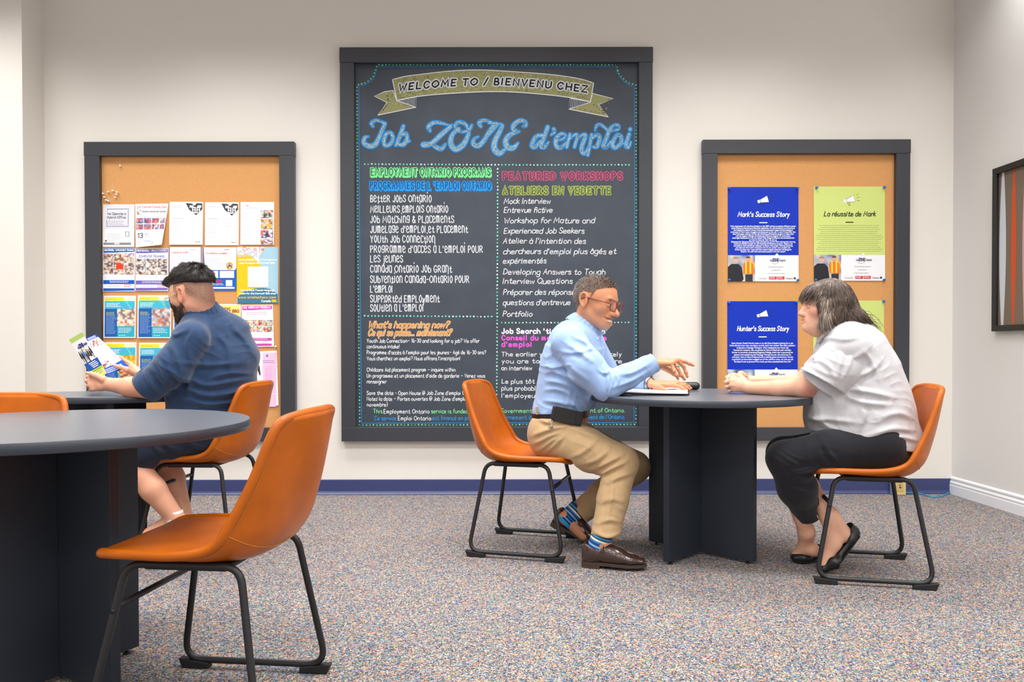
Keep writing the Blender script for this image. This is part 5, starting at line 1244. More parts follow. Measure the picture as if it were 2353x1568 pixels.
ear = (np.abs(L[:, 1]) > .0735) & (L[:, 2] < .034) & (L[:, 0] < .012) & (L[:, 0] > -.045); hairm = hairm * ~ear
c.add(hairm * .8, (66, 57, 52))
for tipp in ((1593, 840, 3.60), (1576, 897.5, 3.735), (1584, 894.5, 3.80), (1533, 898, 3.705)): c.add(blob(V, W3(*tipp), [.006] * 3, .3) * .5, (236, 196, 176))
np_obj('body', V, F, M_SKIN, man, c.c)
ii = np.nonzero(hairm > .5)[0]; ii = rng.choice(ii, 9000); g = rng.rand(len(ii))
gl = np.clip((L[ii, 2] - .02) / .07, 0, 1); shade = np.array(lin((58, 48, 44))[:3]) * np.ones((len(ii), 1)); shade[g < .5 - .28 * gl] = lin((168, 160, 154))[:3]; shade[(g > .8)] = lin((96, 80, 68))[:3]
d = N[ii] * .45 + HM.u * .1 - HM.f * (.9 * np.clip(.03 - L[ii, 0:1], -.02, .06) / .06) + rng.normal(size=(len(ii), 3)) * .25 - HM.u * .5 * (L[ii, 2:3] < .05)
strands('hair', V[ii] - N[ii] * .001, d, .006 + .006 * rng.rand(len(ii)) * (.4 + .6 * gl), .00065, M_HAIR, man, shade, seg=2)
# glasses
M_FRM = mat('tortoise_frame', (128, 44, 32), rough=.25, coat=.3); M_LENS = bpy.data.materials.new('lens_glass'); M_LENS.use_nodes = True
nt_ = M_LENS.node_tree; nt_.nodes.clear(); o_ = nt_.nodes.new('ShaderNodeOutputMaterial'); x_ = nt_.nodes.new('ShaderNodeMixShader'); t_ = nt_.nodes.new('ShaderNodeBsdfTransparent'); g_ = nt_.nodes.new('ShaderNodeBsdfGlossy')
t_.inputs[0].default_value = (.93, .94, .96, 1); g_.inputs['Roughness'].default_value = .04; x_.inputs[0].default_value = .10
nt_.links.new(t_.outputs[0], x_.inputs[1]); nt_.links.new(g_.outputs[0], x_.inputs[2]); nt_.links.new(x_.outputs[0], o_.inputs[0])
def glasses(H, par, m, r=.0017, rect=True, w=.024, hgt=.0195, fwd=.099, temple=True):
    g = []; e = 3.0 if rect else 2.3
    for s in (1, -1):
        pts = []
        for k in range(28):
            a = 2 * math.pi * k / 28; ca, sa = math.cos(a), math.sin(a); x = w * np.sign(ca) * abs(ca) ** (2 / e); z = hgt * np.sign(sa) * abs(sa) ** (2 / e)
            pts.append(H(fwd - .16 * abs(.0325 + x) ** 1.3 * .8 + .0, s * (.0325 + x), -.004 + z))
        g.append(tube_vf(pts, r, 6, closed=True))
        if temple: g.append(tube_vf(catmull([H(fwd - .010, s * .057, .006), H(.06, s * .071, .007), H(.0, s * .0795, .010), H(-.022, s * .081, .004), H(-.034, s * .0815, -.012)], 4), r * .95, 6))
        L_ = link('lens', mesh_np('lens', np.array(pts), [tuple(range(28))]), M_LENS, smooth=False); keep(L_, par); GL.append(L_)
    g.append(tube_vf(catmull([H(fwd - .001, -.0095, .002), H(fwd + .002, 0, .005), H(fwd - .001, .0095, .002)], 4), r, 6))
    Vg, Fg = join_vf(g); o = link('glasses', mesh_np('glasses', Vg, Fg), m); keep(o, par)
    for L_ in GL[-2:]: L_.parent = o; L_.matrix_parent_inverse = Matrix.Identity(4)
    return o
GL = []
def sub(o, part, root):
    """hang o under a part; part and o are both modelled in world coordinates"""
    o.parent = part; o.matrix_parent_inverse = Matrix.Identity(4); return o
glasses(HM, man, M_FRM, .0027, w=.0255, hgt=.0215, fwd=.109)
# shirt
S = Sdf(); u = mL
S.seg(W3(1290, 968, 3.76), W3(1289, 945, 3.76), (.166, .124), (.168, .130), .02, u); ws = [(.168, .130), (.178, .140), (.187, .142), (.185, .128), (.110, .060)]
for i in range(4): S.seg(mtor[i], mtor[i + 1], ws[i], ws[i + 1], .03, u)
S.seg(SHR, W3(1324, 766, 3.70), .066, .044, .03); S.seg(SHL, W3(1334, 766, 3.78), .066, .044, .03)
S.chain([SHR, W3(1347, 843, 3.51), ELR], [.076, .078, .066], .025); S.chain([ELR, W3(1440, 866, 3.50), W3(1486, 842, 3.52), W3(1502, 834.5, 3.524)], [.063, .056, .045, .041], .012)
S.chain([SHL, ELL], [.072, .06], .025); S.chain([ELL, W3(1484, 881, 3.85)], [.056, .036], .012)
S.cut(W3(1290, 949, 3.76), W3(1296, 1010, 3.76) - W3(1288, 960, 3.76))
for f in (((1300, 900, 3.6), .22, (.5, .2, 1), .075, .005, 1.2, 3), ((1265, 860, 3.65), .2, (.2, .2, 1), .06, .005, 1.3, 4), ((1440, 868, 3.46), .13, (1, 0, .25), .05, .003, 1.2, 6), ((1300, 945, 3.6), .14, (1, .4, .2), .035, .004, 1.1, 7)):
    S.fold(W3(*f[0]), *f[1:])
for pts, w, a in ((((1300, 792), (1330, 812), (1352, 830)), .012, .009), (((1318, 776), (1345, 790), (1358, 812)), .010, .008), (((1292, 810), (1322, 812), (1362, 800)), .010, .007), (((1290, 850), (1308, 872), (1345, 900)), .012, .005), (((1296, 832), (1316, 852), (1352, 880)), .011, .004),
    (((1383, 842), (1390, 868), (1386, 902)), .008, .009), (((1396, 852), (1400, 874), (1394, 904)), .007, .009), (((1408, 856), (1413, 872), (1406, 890)), .007, .007), (((1420, 862), (1450, 856), (1490, 836)), .010, .007), (((1404, 890), (1440, 878), (1478, 858)), .009, .006), (((1370, 850), (1384, 858), (1400, 850)), .008, .006),
    (((1246, 842), (1270, 848), (1300, 842)), .011, .009), (((1244, 862), (1275, 858), (1310, 876)), .012, .009), (((1240, 880), (1290, 884), (1350, 908)), .014, .009), (((1235, 905), (1280, 898), (1322, 914)), .012, .008), (((1234, 926), (1275, 928), (1330, 938)), .012, .007), (((1330, 905), (1352, 925), (1362, 955)), .010, .009), (((1310, 925), (1330, 945), (1336, 968)), .009, .006), (((1270, 770), (1262, 800), (1256, 830)), .012, .005)):
    S.crease(pts, 3.52, w, a)
S.cut(W3(1504, 833.5, 3.524), W3(1505, 832.5, 3.525) - W3(1480, 844, 3.52))
# collar and placket
V, F = S.mesh(.0032); V = relax(V, F, 1)
M_SHIRT = M_CLOTH('light_blue_cotton', (154, 181, 224), 1900)
shirt = np_obj('shirt', V, F, M_SHIRT, man)
# collar leaves, cuff, seams
def sheet_obj(name, rows, th, m, par):
    """a bent piece of cloth through a grid of points, given thickness"""
    R = [catmull(r, 5) for r in rows]; R = np.array(R); R = np.array([catmull(list(R[:, j]), 4) for j in range(R.shape[1])]).transpose(1, 0, 2); a, b = R.shape[:2]
    F = [(i * b + j, i * b + j + 1, (i + 1) * b + j + 1, (i + 1) * b + j) for i in range(a - 1) for j in range(b - 1)]
    o = link(name, mesh_np(name, R.reshape(-1, 3), F), m); keep(o, par); md = o.modifiers.new('cloth', 'SOLIDIFY'); md.thickness = th; md.offset = 0; return o
collar_ring(W3(1344, 750, 3.735), (.60, 0, .80), (.80, -.1, -.60), .083, .080, .025, .0050, .40, M_SHIRT, man,
  [([W3(1374, 770, 3.70), W3(1368, 780, 3.66), W3(1361, 789, 3.635)], [(.020, .0045), (.017, .0045), (.006, .004)], (.9, -.2, .3)), ([W3(1380, 768, 3.73), W3(1388, 766, 3.745)], [(.016, .0045), (.007, .004)], (.5, 0, .8))])
ax = nrmz(W3(1505, 833, 3.525) - W3(1480, 846, 3.52)); cc = W3(1502, 834.5, 3.524)
V, F = join_vf([tube_vf([cc - ax * .056, cc - ax * .03, cc + ax * .006], [.0465, .0455, .0435], 28, caps=False), tube_vf([cc + ax * .006, cc - ax * .004], [.0435, .0395], 28, caps=False)])
o = link('cuff', mesh_np('cuff', V, F), M_SHIRT); keep(o, man)
ax = nrmz(W3(1490, 882, 3.84) - W3(1470, 881, 3.87)); cc = W3(1487, 882, 3.845)
V, F = tube_vf([cc - ax * .05, cc], [.041, .038], 24, caps=True); o = link('cuff', mesh_np('cuff', V, F), M_SHIRT); keep(o, man)
for i, (x, y) in enumerate(((1386, 800), (1382, 835), (1379, 870))):
    p = W3(x, y, 3.66); V, F = tube_vf([p, p + mF * .003], .0055, 10); o = link('button', mesh_np('button', V, F), mat('shirt_button', (196, 214, 240), rough=.3)); keep(o, man)
# trousers
S = Sdf(); M_KHAKI = M_CLOTH('khaki_twill', (182, 152, 114), 1300)
S.seg(W3(1268, 998, 3.67), W3(1290, 994, 3.87), .110, .110, .03); S.seg(W3(1289, 962, 3.76), W3(1284, 985, 3.76), (.165, .12), (.175, .125), .04, u)
S.chain([HIPR, W3(1345, 1033, 3.61), KNR], [.108, .096, .080], .03); S.chain([HIPL, KNL], [.105, .078], .03)
S.chain([KNR, W3(1408, 1150, 3.50), W3(1389, 1240, 3.445)], [.077, .067, .063], .02); S.chain([KNL, W3(1385, 1135, 3.88), W3(1328, 1183, 3.89)], [.075, .066, .058], .02)
dn = W3(1388, 1238, 3.445) - W3(1408, 1150, 3.50); S.cut(W3(1289, 954, 3.76), W3(1286, 900, 3.76) - W3(1290, 960, 3.76))
hq = (HIPR + HIPL) / 2; S.lop((hq[0], hq[1], .452), (0, 0, -1), .22); S.lop(W3(1391, 1235, 3.445), W3(1388, 1250, 3.44) - W3(1394, 1210, 3.455), .13); S.lop(W3(1332, 1180, 3.89), W3(1318, 1192, 3.89) - W3(1342, 1171, 3.89), .10)
for f in (((1340, 1040, 3.5), .18, (1, 0, .35), .07, .003, 1.2, 4), ((1410, 1140, 3.42), .16, (.3, 0, 1), .08, .004, 1.2, 5), ((1330, 1165, 3.83), .12, (.6, 0, 1), .05, .005, 1.2, 7)): S.fold(W3(*f[0]), *f[1:])
for pts, w, a in ((((1236, 968), (1262, 976), (1290, 972)), .010, .008), (((1222, 1010), (1262, 992), (1300, 985)), .012, .010), (((1226, 1030), (1262, 1008), (1290, 998)), .011, .010), (((1240, 1044), (1266, 1020), (1284, 1010)), .010, .009), (((1258, 1046), (1275, 1028), (1300, 1005)), .010, .008), (((1300, 985), (1345, 998), (1400, 1020)), .013, .006),
    (((1372, 1080), (1396, 1064), (1430, 1046)), .010, .010), (((1378, 1096), (1402, 1078), (1440, 1060)), .010, .010), (((1396, 1108), (1418, 1096), (1450, 1088)), .010, .007), (((1340, 1072), (1370, 1060), (1400, 1036)), .011, .007), (((1310, 1058), (1340, 1042), (1370, 1018)), .011, .005),
    (((1378, 1150), (1400, 1142), (1424, 1148)), .011, .006), (((1370, 1195), (1394, 1186), (1418, 1192)), .010, .007), (((1362, 1214), (1388, 1222), (1424, 1216)), .009, .008), (((1404, 1100), (1398, 1140), (1384, 1200)), .010, .005)):
    S.crease(pts, 3.5, w, a, dy=.14)
V, F = S.mesh(.0035); V = relax(V, F, 1); np_obj('trousers', V, F, M_KHAKI, man)
# belt with a phone pouch, loop and keys
M_BLK = mat('black_leather', (26, 24, 25), rough=.42, bump=(300, .1, .001))
bc = W3(1289, 953, 3.76); bu = nrmz(W3(1286, 905, 3.76) - W3(1290, 958, 3.76)); bf = nrmz(mF - bu * (mF @ bu)); pts = [bc + bf * .1315 * math.cos(a) + mL * .174 * math.sin(a) for a in np.linspace(0, 2 * math.pi, 49)[:-1]]
V = []; F = []
for i, p in enumerate(pts):
    rr = nrmz(p - bc)
    for a, b in ((-.017, 0), (.017, 0), (.017, .004), (-.017, .004)): V.append(p + bu * a + rr * (b + .001))
for i in range(48):
    j = (i + 1) % 48
    for k2 in range(4): l2 = (k2 + 1) % 4; F.append((i * 4 + k2, i * 4 + l2, j * 4 + l2, j * 4 + k2))
me = mesh_np('belt', np.array(V), F); fix_normals(me); belt = link('belt', me, M_BLK, smooth=False); keep(belt, man)
def obox(name, c, ax, ay, az, h, m, par, bev=.004):
    M = Matrix.Identity(4); M.col[0][:3] = nrmz(ax); M.col[1][:3] = nrmz(ay); M.col[2][:3] = nrmz(az); M.translation = Vector(c)
    return box(name, (-h[0], -h[1], -h[2]), h, m, par, bevel=bev, M=M)
pa = nrmz(W3(1346, 972, 3.60) - W3(1270, 955, 3.575)); pn = nrmz(np.cross(pa, bu)); pn = pn if pn[1] < 0 else -pn; pz = np.cross(pa, pn)
obox('phone_pouch', W3(1303, 956, 3.575), pa, pn, pz, (.072, .014, .032), M_BLK, man, .007); obox('pouch_flap', W3(1297, 955, 3.575) + pn * .0145, pa, pn, pz, (.05, .0025, .0325), M_BLK, man, .002)
obox('belt_loop', W3(1234, 944, 3.63), bf, -mL, bu, (.005, .008, .019), M_KHAKI, man, .003)
M_STEEL = mat('key_steel', (190, 188, 184), rough=.25, metal=.9); ks = []
for i, (x, y, a) in enumerate(((1266, 972, 1.2), (1268, 977, 1.9), (1264, 978, .8), (1270, 975, 2.4))): p = W3(x, y, 3.545); dv = np.array([math.cos(a), .1 * i, -math.sin(a)]); ks.append(tube_vf([p, p + dv * .012, p + dv * .026], [.005, .0045, .0022], 8, flat=.3))
ks.append(tube_vf([W3(1266, 970, 3.545) + .009 * np.array([math.cos(a), 0, math.sin(a)]) for a in np.linspace(0, 6.28, 14)[:-1]], .0011, 5, closed=True)); V, F = join_vf(ks); o = link('key_ring', mesh_np('key_ring', V, F), M_STEEL); keep(o, man)
# socks, shoes
def sock_cols(V, A, B):
    t = ((V - A) @ (B - A)) / ((B - A) @ (B - A)); pal = [(40, 90, 160), (24, 40, 84), (70, 160, 214), (24, 40, 84), (236, 230, 200), (40, 120, 190), (30, 60, 120), (120, 180, 226), (24, 40, 84), (40, 100, 180), (24, 36, 76), (90, 170, 220), (24, 40, 84), (30, 150, 220), (30, 150, 220)]
    return np.array([lin(pal[int(np.clip(x * len(pal), 0, len(pal) - 1))])[:3] for x in t])
M_SOCK = mat('striped_knit', attr=True, rough=.9, bump=(1500, .2, .0005))
def sock(A, B, r, par):
    path = np.array([A + (B - A) * t for t in np.linspace(0, 1, 46)]); V, F = tube_vf(path, r, 26); o = link('sock', mesh_np('sock', V, F, sock_cols(V, A, B)), M_SOCK); keep(o, par)
sock(W3(1387, 1222, 3.445), W3(1365, 1282, 3.455), .046, man); sock(W3(1331, 1167, 3.885), W3(1294, 1204, 3.87), .047, man)
M_SHOE = mat('dark_brown_leather', (58, 38, 33), rough=.24, spec=.6, coat=.35); M_SOLE = mat('brown_sole', (66, 50, 42), rough=.5); M_LACE = mat('dark_lace', (34, 24, 22), rough=.8)
def dress_shoe(o, yaw, pitch, par, bend=0.0, roll=0.0):
    H = Fr(o, yaw, pitch, roll)
    def Z(f, l, u): 
        b = max(0, f - .19); return H(f - b * (1 - math.cos(bend)), l, u + b * math.sin(bend))
    S = Sdf()
    S.chain([Z(.045, 0, .055), Z(.12, 0, .052), Z(.165, 0, .047)], [(.033, .040), (.035, .038), (.037, .034)], .02, H.l); S.chain([Z(.165, 0, .042), Z(.215, 0, .036), Z(.262, 0, .031)], [(.040, .030), (.038, .022), (.026, .015)], .02, H.l)
    S.seg(Z(.04, 0, .035), Z(.04, 0, .075), (.031, .036), (.031, .036), .02, H.l); S.seg(Z(.11, 0, .075), Z(.16, 0, .062), .022, .02, .02)
    S.cut(H(0, 0, .0195) if not bend else H(0, 0, .0195), -H.u) if not bend else None
    S.seg(Z(.055, 0, .085), Z(.085, 0, .14), (.029, .036), (.034, .045), .004, H.l, '-')
    V, F = S.mesh(.003); V = relax(V, F, 1); np_obj('shoe_upper', V, F, M_SHOE, par)
    out = [(0.003, .0), (.012, .026), (.06, .034), (.11, .033), (.16, .041), (.21, .043), (.25, .033), (.277, .014), (.283, .0)]; out = out + [(f, -l) for f, l in out[-2:0:-1]]; o2 = catmull([np.array([f, l]) for f, l in out], 4, closed=True); n = len(o2)
    V = [Z(f, l, .008) for f, l in o2] + [Z(f, l, .021) for f, l in o2]; F = [(i, (i + 1) % n, n + (i + 1) % n, n + i) for i in range(n)] + [tuple(range(n))[::-1], tuple(range(n, 2 * n))]
    hl = [(f, l) for f, l in o2 if f < .085]; hl.sort(key=lambda q: math.atan2(q[1], q[0] - .045)); m = len(hl); a = len(V); V += [Z(f, l, -.006) for f, l in hl] + [Z(f, l, .009) for f, l in hl]; F += [(a + i, a + (i + 1) % m, a + m + (i + 1) % m, a + m + i) for i in range(m)] + [tuple(range(a, a + m))[::-1]]
    me = mesh_np('shoe_sole', np.array(V), F); fix_normals(me); q = link('shoe_sole', me, M_SOLE, smooth=False); keep(q, par)
    la = [tube_vf(catmull([Z(f, -.02, .082 - (f - .115) * .35), Z(f + .004, 0, .0905 - (f - .115) * .38), Z(f, .02, .082 - (f - .115) * .35)], 4), .0022, 6) for f in (.118, .131, .144, .157)]
    la.append(tube_vf(catmull([Z(.118, 0, .092), Z(.105, -.02, .098), Z(.100, -.034, .082), Z(.112, -.030, .075)], 5), .0017, 6)); V, F = join_vf(la); q = link('shoelaces', mesh_np('shoelaces', V, F), M_LACE); keep(q, par)
dress_shoe(PF(1336, 1301, .006) + np.array([0, .02, 0]), -14, 0, man); dress_shoe(W3(1264, 1203, 3.90), -12, -26, man, bend=.40)
# watch and ring
ax = nrmz(W3(1500, 883.5, 3.82) - W3(1485, 882, 3.85)); cc = W3(1492, 883, 3.835)
V, F = tube_vf([cc - ax * .009, cc + ax * .009], [.0355, .034], 24, caps=False); o = link('watch', mesh_np('watch', V, F), mat('watch_steel', (150, 160, 170), rough=.25, metal=.85)); keep(o, man); md = o.modifiers.new('t', 'SOLIDIFY'); md.thickness = .003
a = W3(1558, 848, 3.51); ad = nrmz(W3(1558, 848, 3.51) - W3(1549, 831, 3.52)); e1 = nrmz(np.cross(ad, [0, 1, 0])); e2 = np.cross(ad, e1); rc = a - ad * .012
V, F = tube_vf([rc + .0093 * (math.cos(t) * e1 + math.sin(t) * e2) for t in np.linspace(0, 6.283, 19)[:-1]], .0017, 6, closed=True); o = link('ring', mesh_np('ring', V, F), M_STEEL); keep(o, man)
st = Sdf().ball(rc + nrmz([.55, -.8, .1]) * .011, (.005, .0035, .0045), .001).mesh(.0008); o = np_obj('ring_stone', st[0], st[1], mat('turquoise', (30, 186, 166), rough=.2), man)
# ------------------------------------------------------------------ the woman in the white blouse
rng = np.random.RandomState(5)
wom = thing('person', (1.50, 3.42, 0), 'seated woman in a white blouse and black trousers, hands clasped', 'person')
wF = nrmz([-.976, .216, 0]); wL = np.array([-.216, -.976, 0])
HW = Fr(W3(1897, 705, 3.43), 176, 2, 0, .955)
SL, SR = W3(1952, 800, 3.27), W3(1938, 797, 3.62)
EL, WL = W3(1855, 889, 3.40), W3(1722, 892, 3.62)
ER, WR = W3(1838, 882, 3.74), W3(1722, 877, 3.70)
HL, HR = W3(2015, 1026, 3.27), W3(2005, 1026, 3.50)
KL, KR = W3(1803, 1054, 3.29), W3(1800, 1042, 3.50)
AL, AR = W3(1853, 1222, 3.44), W3(1908, 1190, 3.36)
tor = [W3(1985, 1015, 3.41), W3(1972, 950, 3.42), W3(1966, 900, 3.43), W3(1962, 850, 3.43), W3(1952, 803, 3.43), W3(1935, 772, 3.43)]
S = Sdf(); head(S, HW, nose=.1, jaw=.98, lips=.75)
S.seg(HW(-.02, 0, -.05), W3(1922, 775, 3.43), .052, .062, .02); S.ball(HW(.035, 0, -.105), .032, .03); S.ball(HW(.082, 0, -.098), .014, .02)
for i, r in enumerate(((.13, .13), (.15, .14), (.15, .14), (.14, .11), (.12, .07))): S.seg(tor[i], tor[i + 1], r, r, .03, u=wL)
S.seg(SL, SR, .05, .05, .03)
S.chain([SL, EL], [.062, .052], .02); S.chain([EL, W3(1790, 893, 3.50), WL], [.0445, .036, .0285], .02); S.ball(W3(1856, 897, 3.39), (.034, .028, .030), .012)
S.chain([SR, ER], [.058, .045], .02); S.chain([ER, WR], [.042, .026], .01)
S.seg(HL, HR, .085, .085, .03); S.seg(tor[0], (HL + HR) / 2, .10, .10, .04)
for h, k, a in ((HL, KL, AL), (HR, KR, AR)): S.chain([h, k], [.08, .055], .03); S.chain([k, (k + a) / 2 , a], [.05, .046, .033], .02)
# feet: the near leg's foot flat behind, the other heel raised in front
S.chain([AL, W3(1850, 1258, 3.49), W3(1830, 1277, 3.51)], [.034, .030, .022], .02); S.ball(W3(1872, 1266, 3.46), .026, .03)
S.chain([AR, W3(1938, 1222, 3.358)], [.036, .029], .03); S.chain([AR, W3(1915, 1248, 3.35), W3(1896, 1296, 3.34)], [.035, .031, .020], .02); S.ball(W3(1945, 1234, 3.355), .022, .03)
# clasped hands: near fist wrapped over the far hand
kn = [W3(1684, 868, 3.645), W3(1681, 876, 3.635), W3(1682, 885.5, 3.63), W3(1686, 894.5, 3.635)]
polyline_hand(S, W3(1720, 889, 3.625), kn, [[W3(1671, 869, 3.665), W3(1671, 872, 3.70), W3(1680, 874, 3.715)], [W3(1668, 879, 3.655), W3(1669, 881, 3.69), W3(1678, 882, 3.705)], [W3(1670, 889.5, 3.65), W3(1671, 890, 3.685), W3(1680, 890, 3.70)], [W3(1676, 898.5, 3.65), W3(1676, 899, 3.68), W3(1684, 898, 3.69)]],
  [W3(1710, 875, 3.65), W3(1700, 866, 3.67), W3(1688, 863, 3.69), W3(1679, 863, 3.70)], rw=.026, rk=.0115)
kn = [W3(1688, 866, 3.72), W3(1684, 873, 3.725), W3(1684, 881, 3.725), W3(1687, 888, 3.72)]
polyline_hand(S, W3(1722, 877, 3.71), kn, [[W3(1676, 864, 3.69), W3(1670, 868, 3.665), W3(1672, 873, 3.655)], [W3(1672, 873, 3.70), W3(1669, 878, 3.68), W3(1672, 882, 3.67)], [W3(1674, 883, 3.70), W3(1671, 887, 3.68), W3(1675, 890, 3.67)], [W3(1679, 890, 3.70), W3(1676, 893, 3.68), W3(1680, 896, 3.67)]],
  [W3(1714, 869, 3.70), W3(1709, 863, 3.685), W3(1704, 858, 3.68), W3(1699, 857, 3.675)])
V, F = S.mesh(.0027); V = relax(V, F, 1); N = vnorm(V, F); L = HW.loc(V)
c = Paint((228, 176, 148), len(V)); face_paint(c, L, (196, 116, 104), (128, 104, 88), (70, 70, 66), .6)
hdm = (np.abs(L) < .14).all(1)
for s_ in (1, -1): c.add(blob(L, (.06, s_ * .045, -.025), (.035, .03, .025), .8) * hdm * .45, (222, 138, 112))
c.add(blob(L, (.11, 0, -.036), (.02, .02, .014), .7) * hdm * .35, (224, 140, 116)); c.add(np.clip(vnoise(L, 70, 4), 0, 1) * .15, (214, 144, 116))
c.add(blob(V, W3(1857, 899, 3.365), (.030, .03, .026), .4) * .55, (206, 118, 106)); c.add(np.clip(vnoise(V, 160, 6) - .2, 0, 1) * .25 * (V[:, 2] < .9), (206, 138, 108))
np_obj('body', V, F, M_SKIN, wom, c.c)
# blouse
S = Sdf(); ws = [(.215, .205), (.214, .206), (.208, .188), (.198, .160), (.178, .125), (.10, .066)]
S.chain([W3(1950, 803, 3.275), W3(1915, 850, 3.31), W3(1878, 892, 3.355)], [.082, .094, .100], .025); S.chain([SR, W3(1880, 870, 3.70)], [.078, .09], .025)
S.lop(W3(1884, 879, 3.35), W3(1858, 905, 3.38) - W3(1900, 855, 3.33), .18); S.lop(W3(1880, 868, 3.70), W3(1860, 885, 3.72) - W3(1905, 840, 3.68), .16)
S.seg(W3(1888, 872, 3.345), W3(1860, 904, 3.38), .078, .098, .004, None, '-')
for i in range(5): S.seg(tor[i], tor[i + 1], ws[i], ws[i + 1], .04, wL)
S.seg(W3(2000, 1030, 3.41), tor[0], (.212, .20), ws[0], .03, wL)
for i in range(5): S.seg(tor[i], tor[i + 1], ws[i], ws[i + 1], .04, wL)
S.seg(W3(2000, 1030, 3.41), tor[0], (.212, .20), ws[0], .03, wL)
S.seg(SL, W3(1925, 768, 3.42), .070, .050, .03); S.seg(SR, W3(1925, 768, 3.43), .066, .050, .03)
hn = W3(2090, 1046, 3.41) - W3(1868, 1000, 3.41); hn = nrmz(np.array([hn[2], 0, -hn[0]])); S.cut(W3(1930, 1004, 3.3), hn if hn[2] < 0 else -hn)
for f in (((1970, 930, 3.25), .28, (.35, .2, 1), .075, .005, 1.3, 1), ((1920, 840, 3.25), .15, (.8, .2, .7), .06, .004, 1.3, 2), ((2040, 980, 3.3), .2, (.6, .1, 1), .06, .005, 1.3, 3), ((1890, 960, 3.3), .16, (.7, .3, 1), .05, .004, 1.3, 5)): S.fold(W3(*f[0]), *f[1:])
for pts, w, a in ((((1938, 896), (1975, 900), (2040, 914)), .012, .010), (((1930, 905), (1970, 925), (2030, 930)), .012, .007), (((1950, 870), (1985, 856), (2020, 830)), .012, .007), (((1900, 800), (1935, 830), (1990, 800)), .012, .006), (((1880, 822), (1905, 850), (1930, 870)), .010, .005), (((1965, 985), (1975, 950), (1968, 925)), .012, .006), (((1860, 985), (1900, 968), (1960, 972)), .012, .007), (((1855, 940), (1880, 965), (1920, 990)), .012, .007), (((1980, 1000), (2035, 985), (2090, 990)), .012, .008), (((2010, 1012), (2050, 1002), (2095, 1012)), .010, .007), (((2000, 960), (2050, 950), (2088, 962)), .012, .006), (((1968, 808), (1990, 830), (2004, 870)), .011, .005), (((1906, 775), (1930, 782), (1962, 776)), .010, .005)):
    S.crease(pts, 3.25, w, a, dy=.16)
V1, F1 = S.mesh(.0033); V1 = relax(V1, F1, 1)
S = Sdf(); S.chain([W3(1955, 800, 3.285), W3(1926, 846, 3.285), W3(1884, 886, 3.305)], [.076, .094, .104], .025); S.chain([SR, W3(1880, 872, 3.70)], [.078, .09], .025)
S.lop(W3(1884, 876, 3.305), W3(1862, 908, 3.31) - W3(1902, 846, 3.30), .20); S.lop(W3(1880, 868, 3.70), W3(1860, 885, 3.72) - W3(1905, 840, 3.68), .16)
S.seg(W3(1893, 862, 3.31), W3(1858, 912, 3.325), .084, .106, .004, None, '-')
S.fold(W3(1920, 840, 3.25), .15, (.8, .2, .7), .06, .004, 1.3, 2)
for pts, w, a in ((((1888, 822), (1905, 846), (1918, 880)), .010, .005), (((1930, 800), (1925, 840), (1915, 885)), .011, .006), (((1960, 800), (1945, 840), (1928, 880)), .010, .005), (((1870, 838), (1895, 858), (1930, 872)), .009, .004)): S.crease(pts, 3.2, w, a, dy=.16)
V2, F2 = S.mesh(.0033); V2 = relax(V2, F2, 1); V = np.concatenate([V1, V2]); F = np.concatenate([F1, F2 + len(V1)]); M_BLOUSE = M_CLOTH('white_cotton', (192, 191, 194), 1500); np_obj('blouse', V, F, M_BLOUSE, wom)
V, F = tube_vf(catmull([W3(1880, 788, 3.40), W3(1893, 772, 3.365), W3(1915, 758, 3.36), W3(1945, 750, 3.40), W3(1952, 748, 3.45)], 6), .010, 10, flat=.5); o = link('collar', mesh_np('collar', V, F), M_BLOUSE); keep(o, wom)
sheet_obj('shirt_tail', [[W3(1882, 984, 3.36), W3(1878, 995, 3.34), W3(1870, 1006, 3.34)], [W3(1872, 985, 3.44), W3(1862, 998, 3.43), W3(1846, 1005, 3.43)], [W3(1872, 990, 3.52), W3(1864, 1002, 3.52), W3(1852, 1008, 3.50)]], .003, M_BLOUSE, wom)
# trousers
S = Sdf(); M_BLACK = M_CLOTH('black_cotton', (27, 27, 33), 1400)
S.seg(W3(2020, 1024, 3.27), W3(2008, 1022, 3.52), .104, .104, .03); S.seg(tor[0], W3(2012, 1035, 3.41), (.19, .16), (.19, .14), .05, wL)
S.chain([HL, W3(1905, 1036, 3.27), KL], [.095, .082, .072], .03); S.chain([HR, W3(1905, 1030, 3.51), KR], [.095, .08, .070], .03)
S.chain([KL, W3(1832, 1122, 3.33), W3(1859, 1196, 3.415)], [.070, .078, .043], .025); S.chain([KR, W3(1846, 1100, 3.46), W3(1890, 1160, 3.39)], [.068, .070, .036], .025)
hq = (HL + HR) / 2; S.lop((hq[0], hq[1], .452), (0, 0, -1), .27); S.lop(W3(1858, 1192, 3.415), (.25, .2, -1.0), .085); S.lop(W3(1891, 1158, 3.388), W3(1905, 1172, 3.37) - W3(1872, 1138, 3.41), .065)
for f in (((1825, 1100, 3.2), .13, (.3, 0, 1), .05, .005, 1.2, 1), ((1850, 1060, 3.2), .13, (.6, 0, 1), .04, .005, 1.2, 2), ((1930, 1030, 3.2), .16, (.8, 0, .5), .06, .004, 1.2, 3)): S.fold(W3(*f[0]), *f[1:])
for pts, w, a in ((((1868, 1070), (1842, 1076), (1812, 1082)), .010, .008), (((1876, 1092), (1846, 1100), (1812, 1100)), .011, .007), (((1876, 1120), (1850, 1128), (1815, 1120)), .011, .006), (((1880, 1010), (1890, 1040), (1910, 1060)), .010, .006)): S.crease(pts, 3.25, w, a, dy=.16)
V, F = S.mesh(.0035); V = relax(V, F, 1); np_obj('trousers', V, F, M_BLACK, wom)
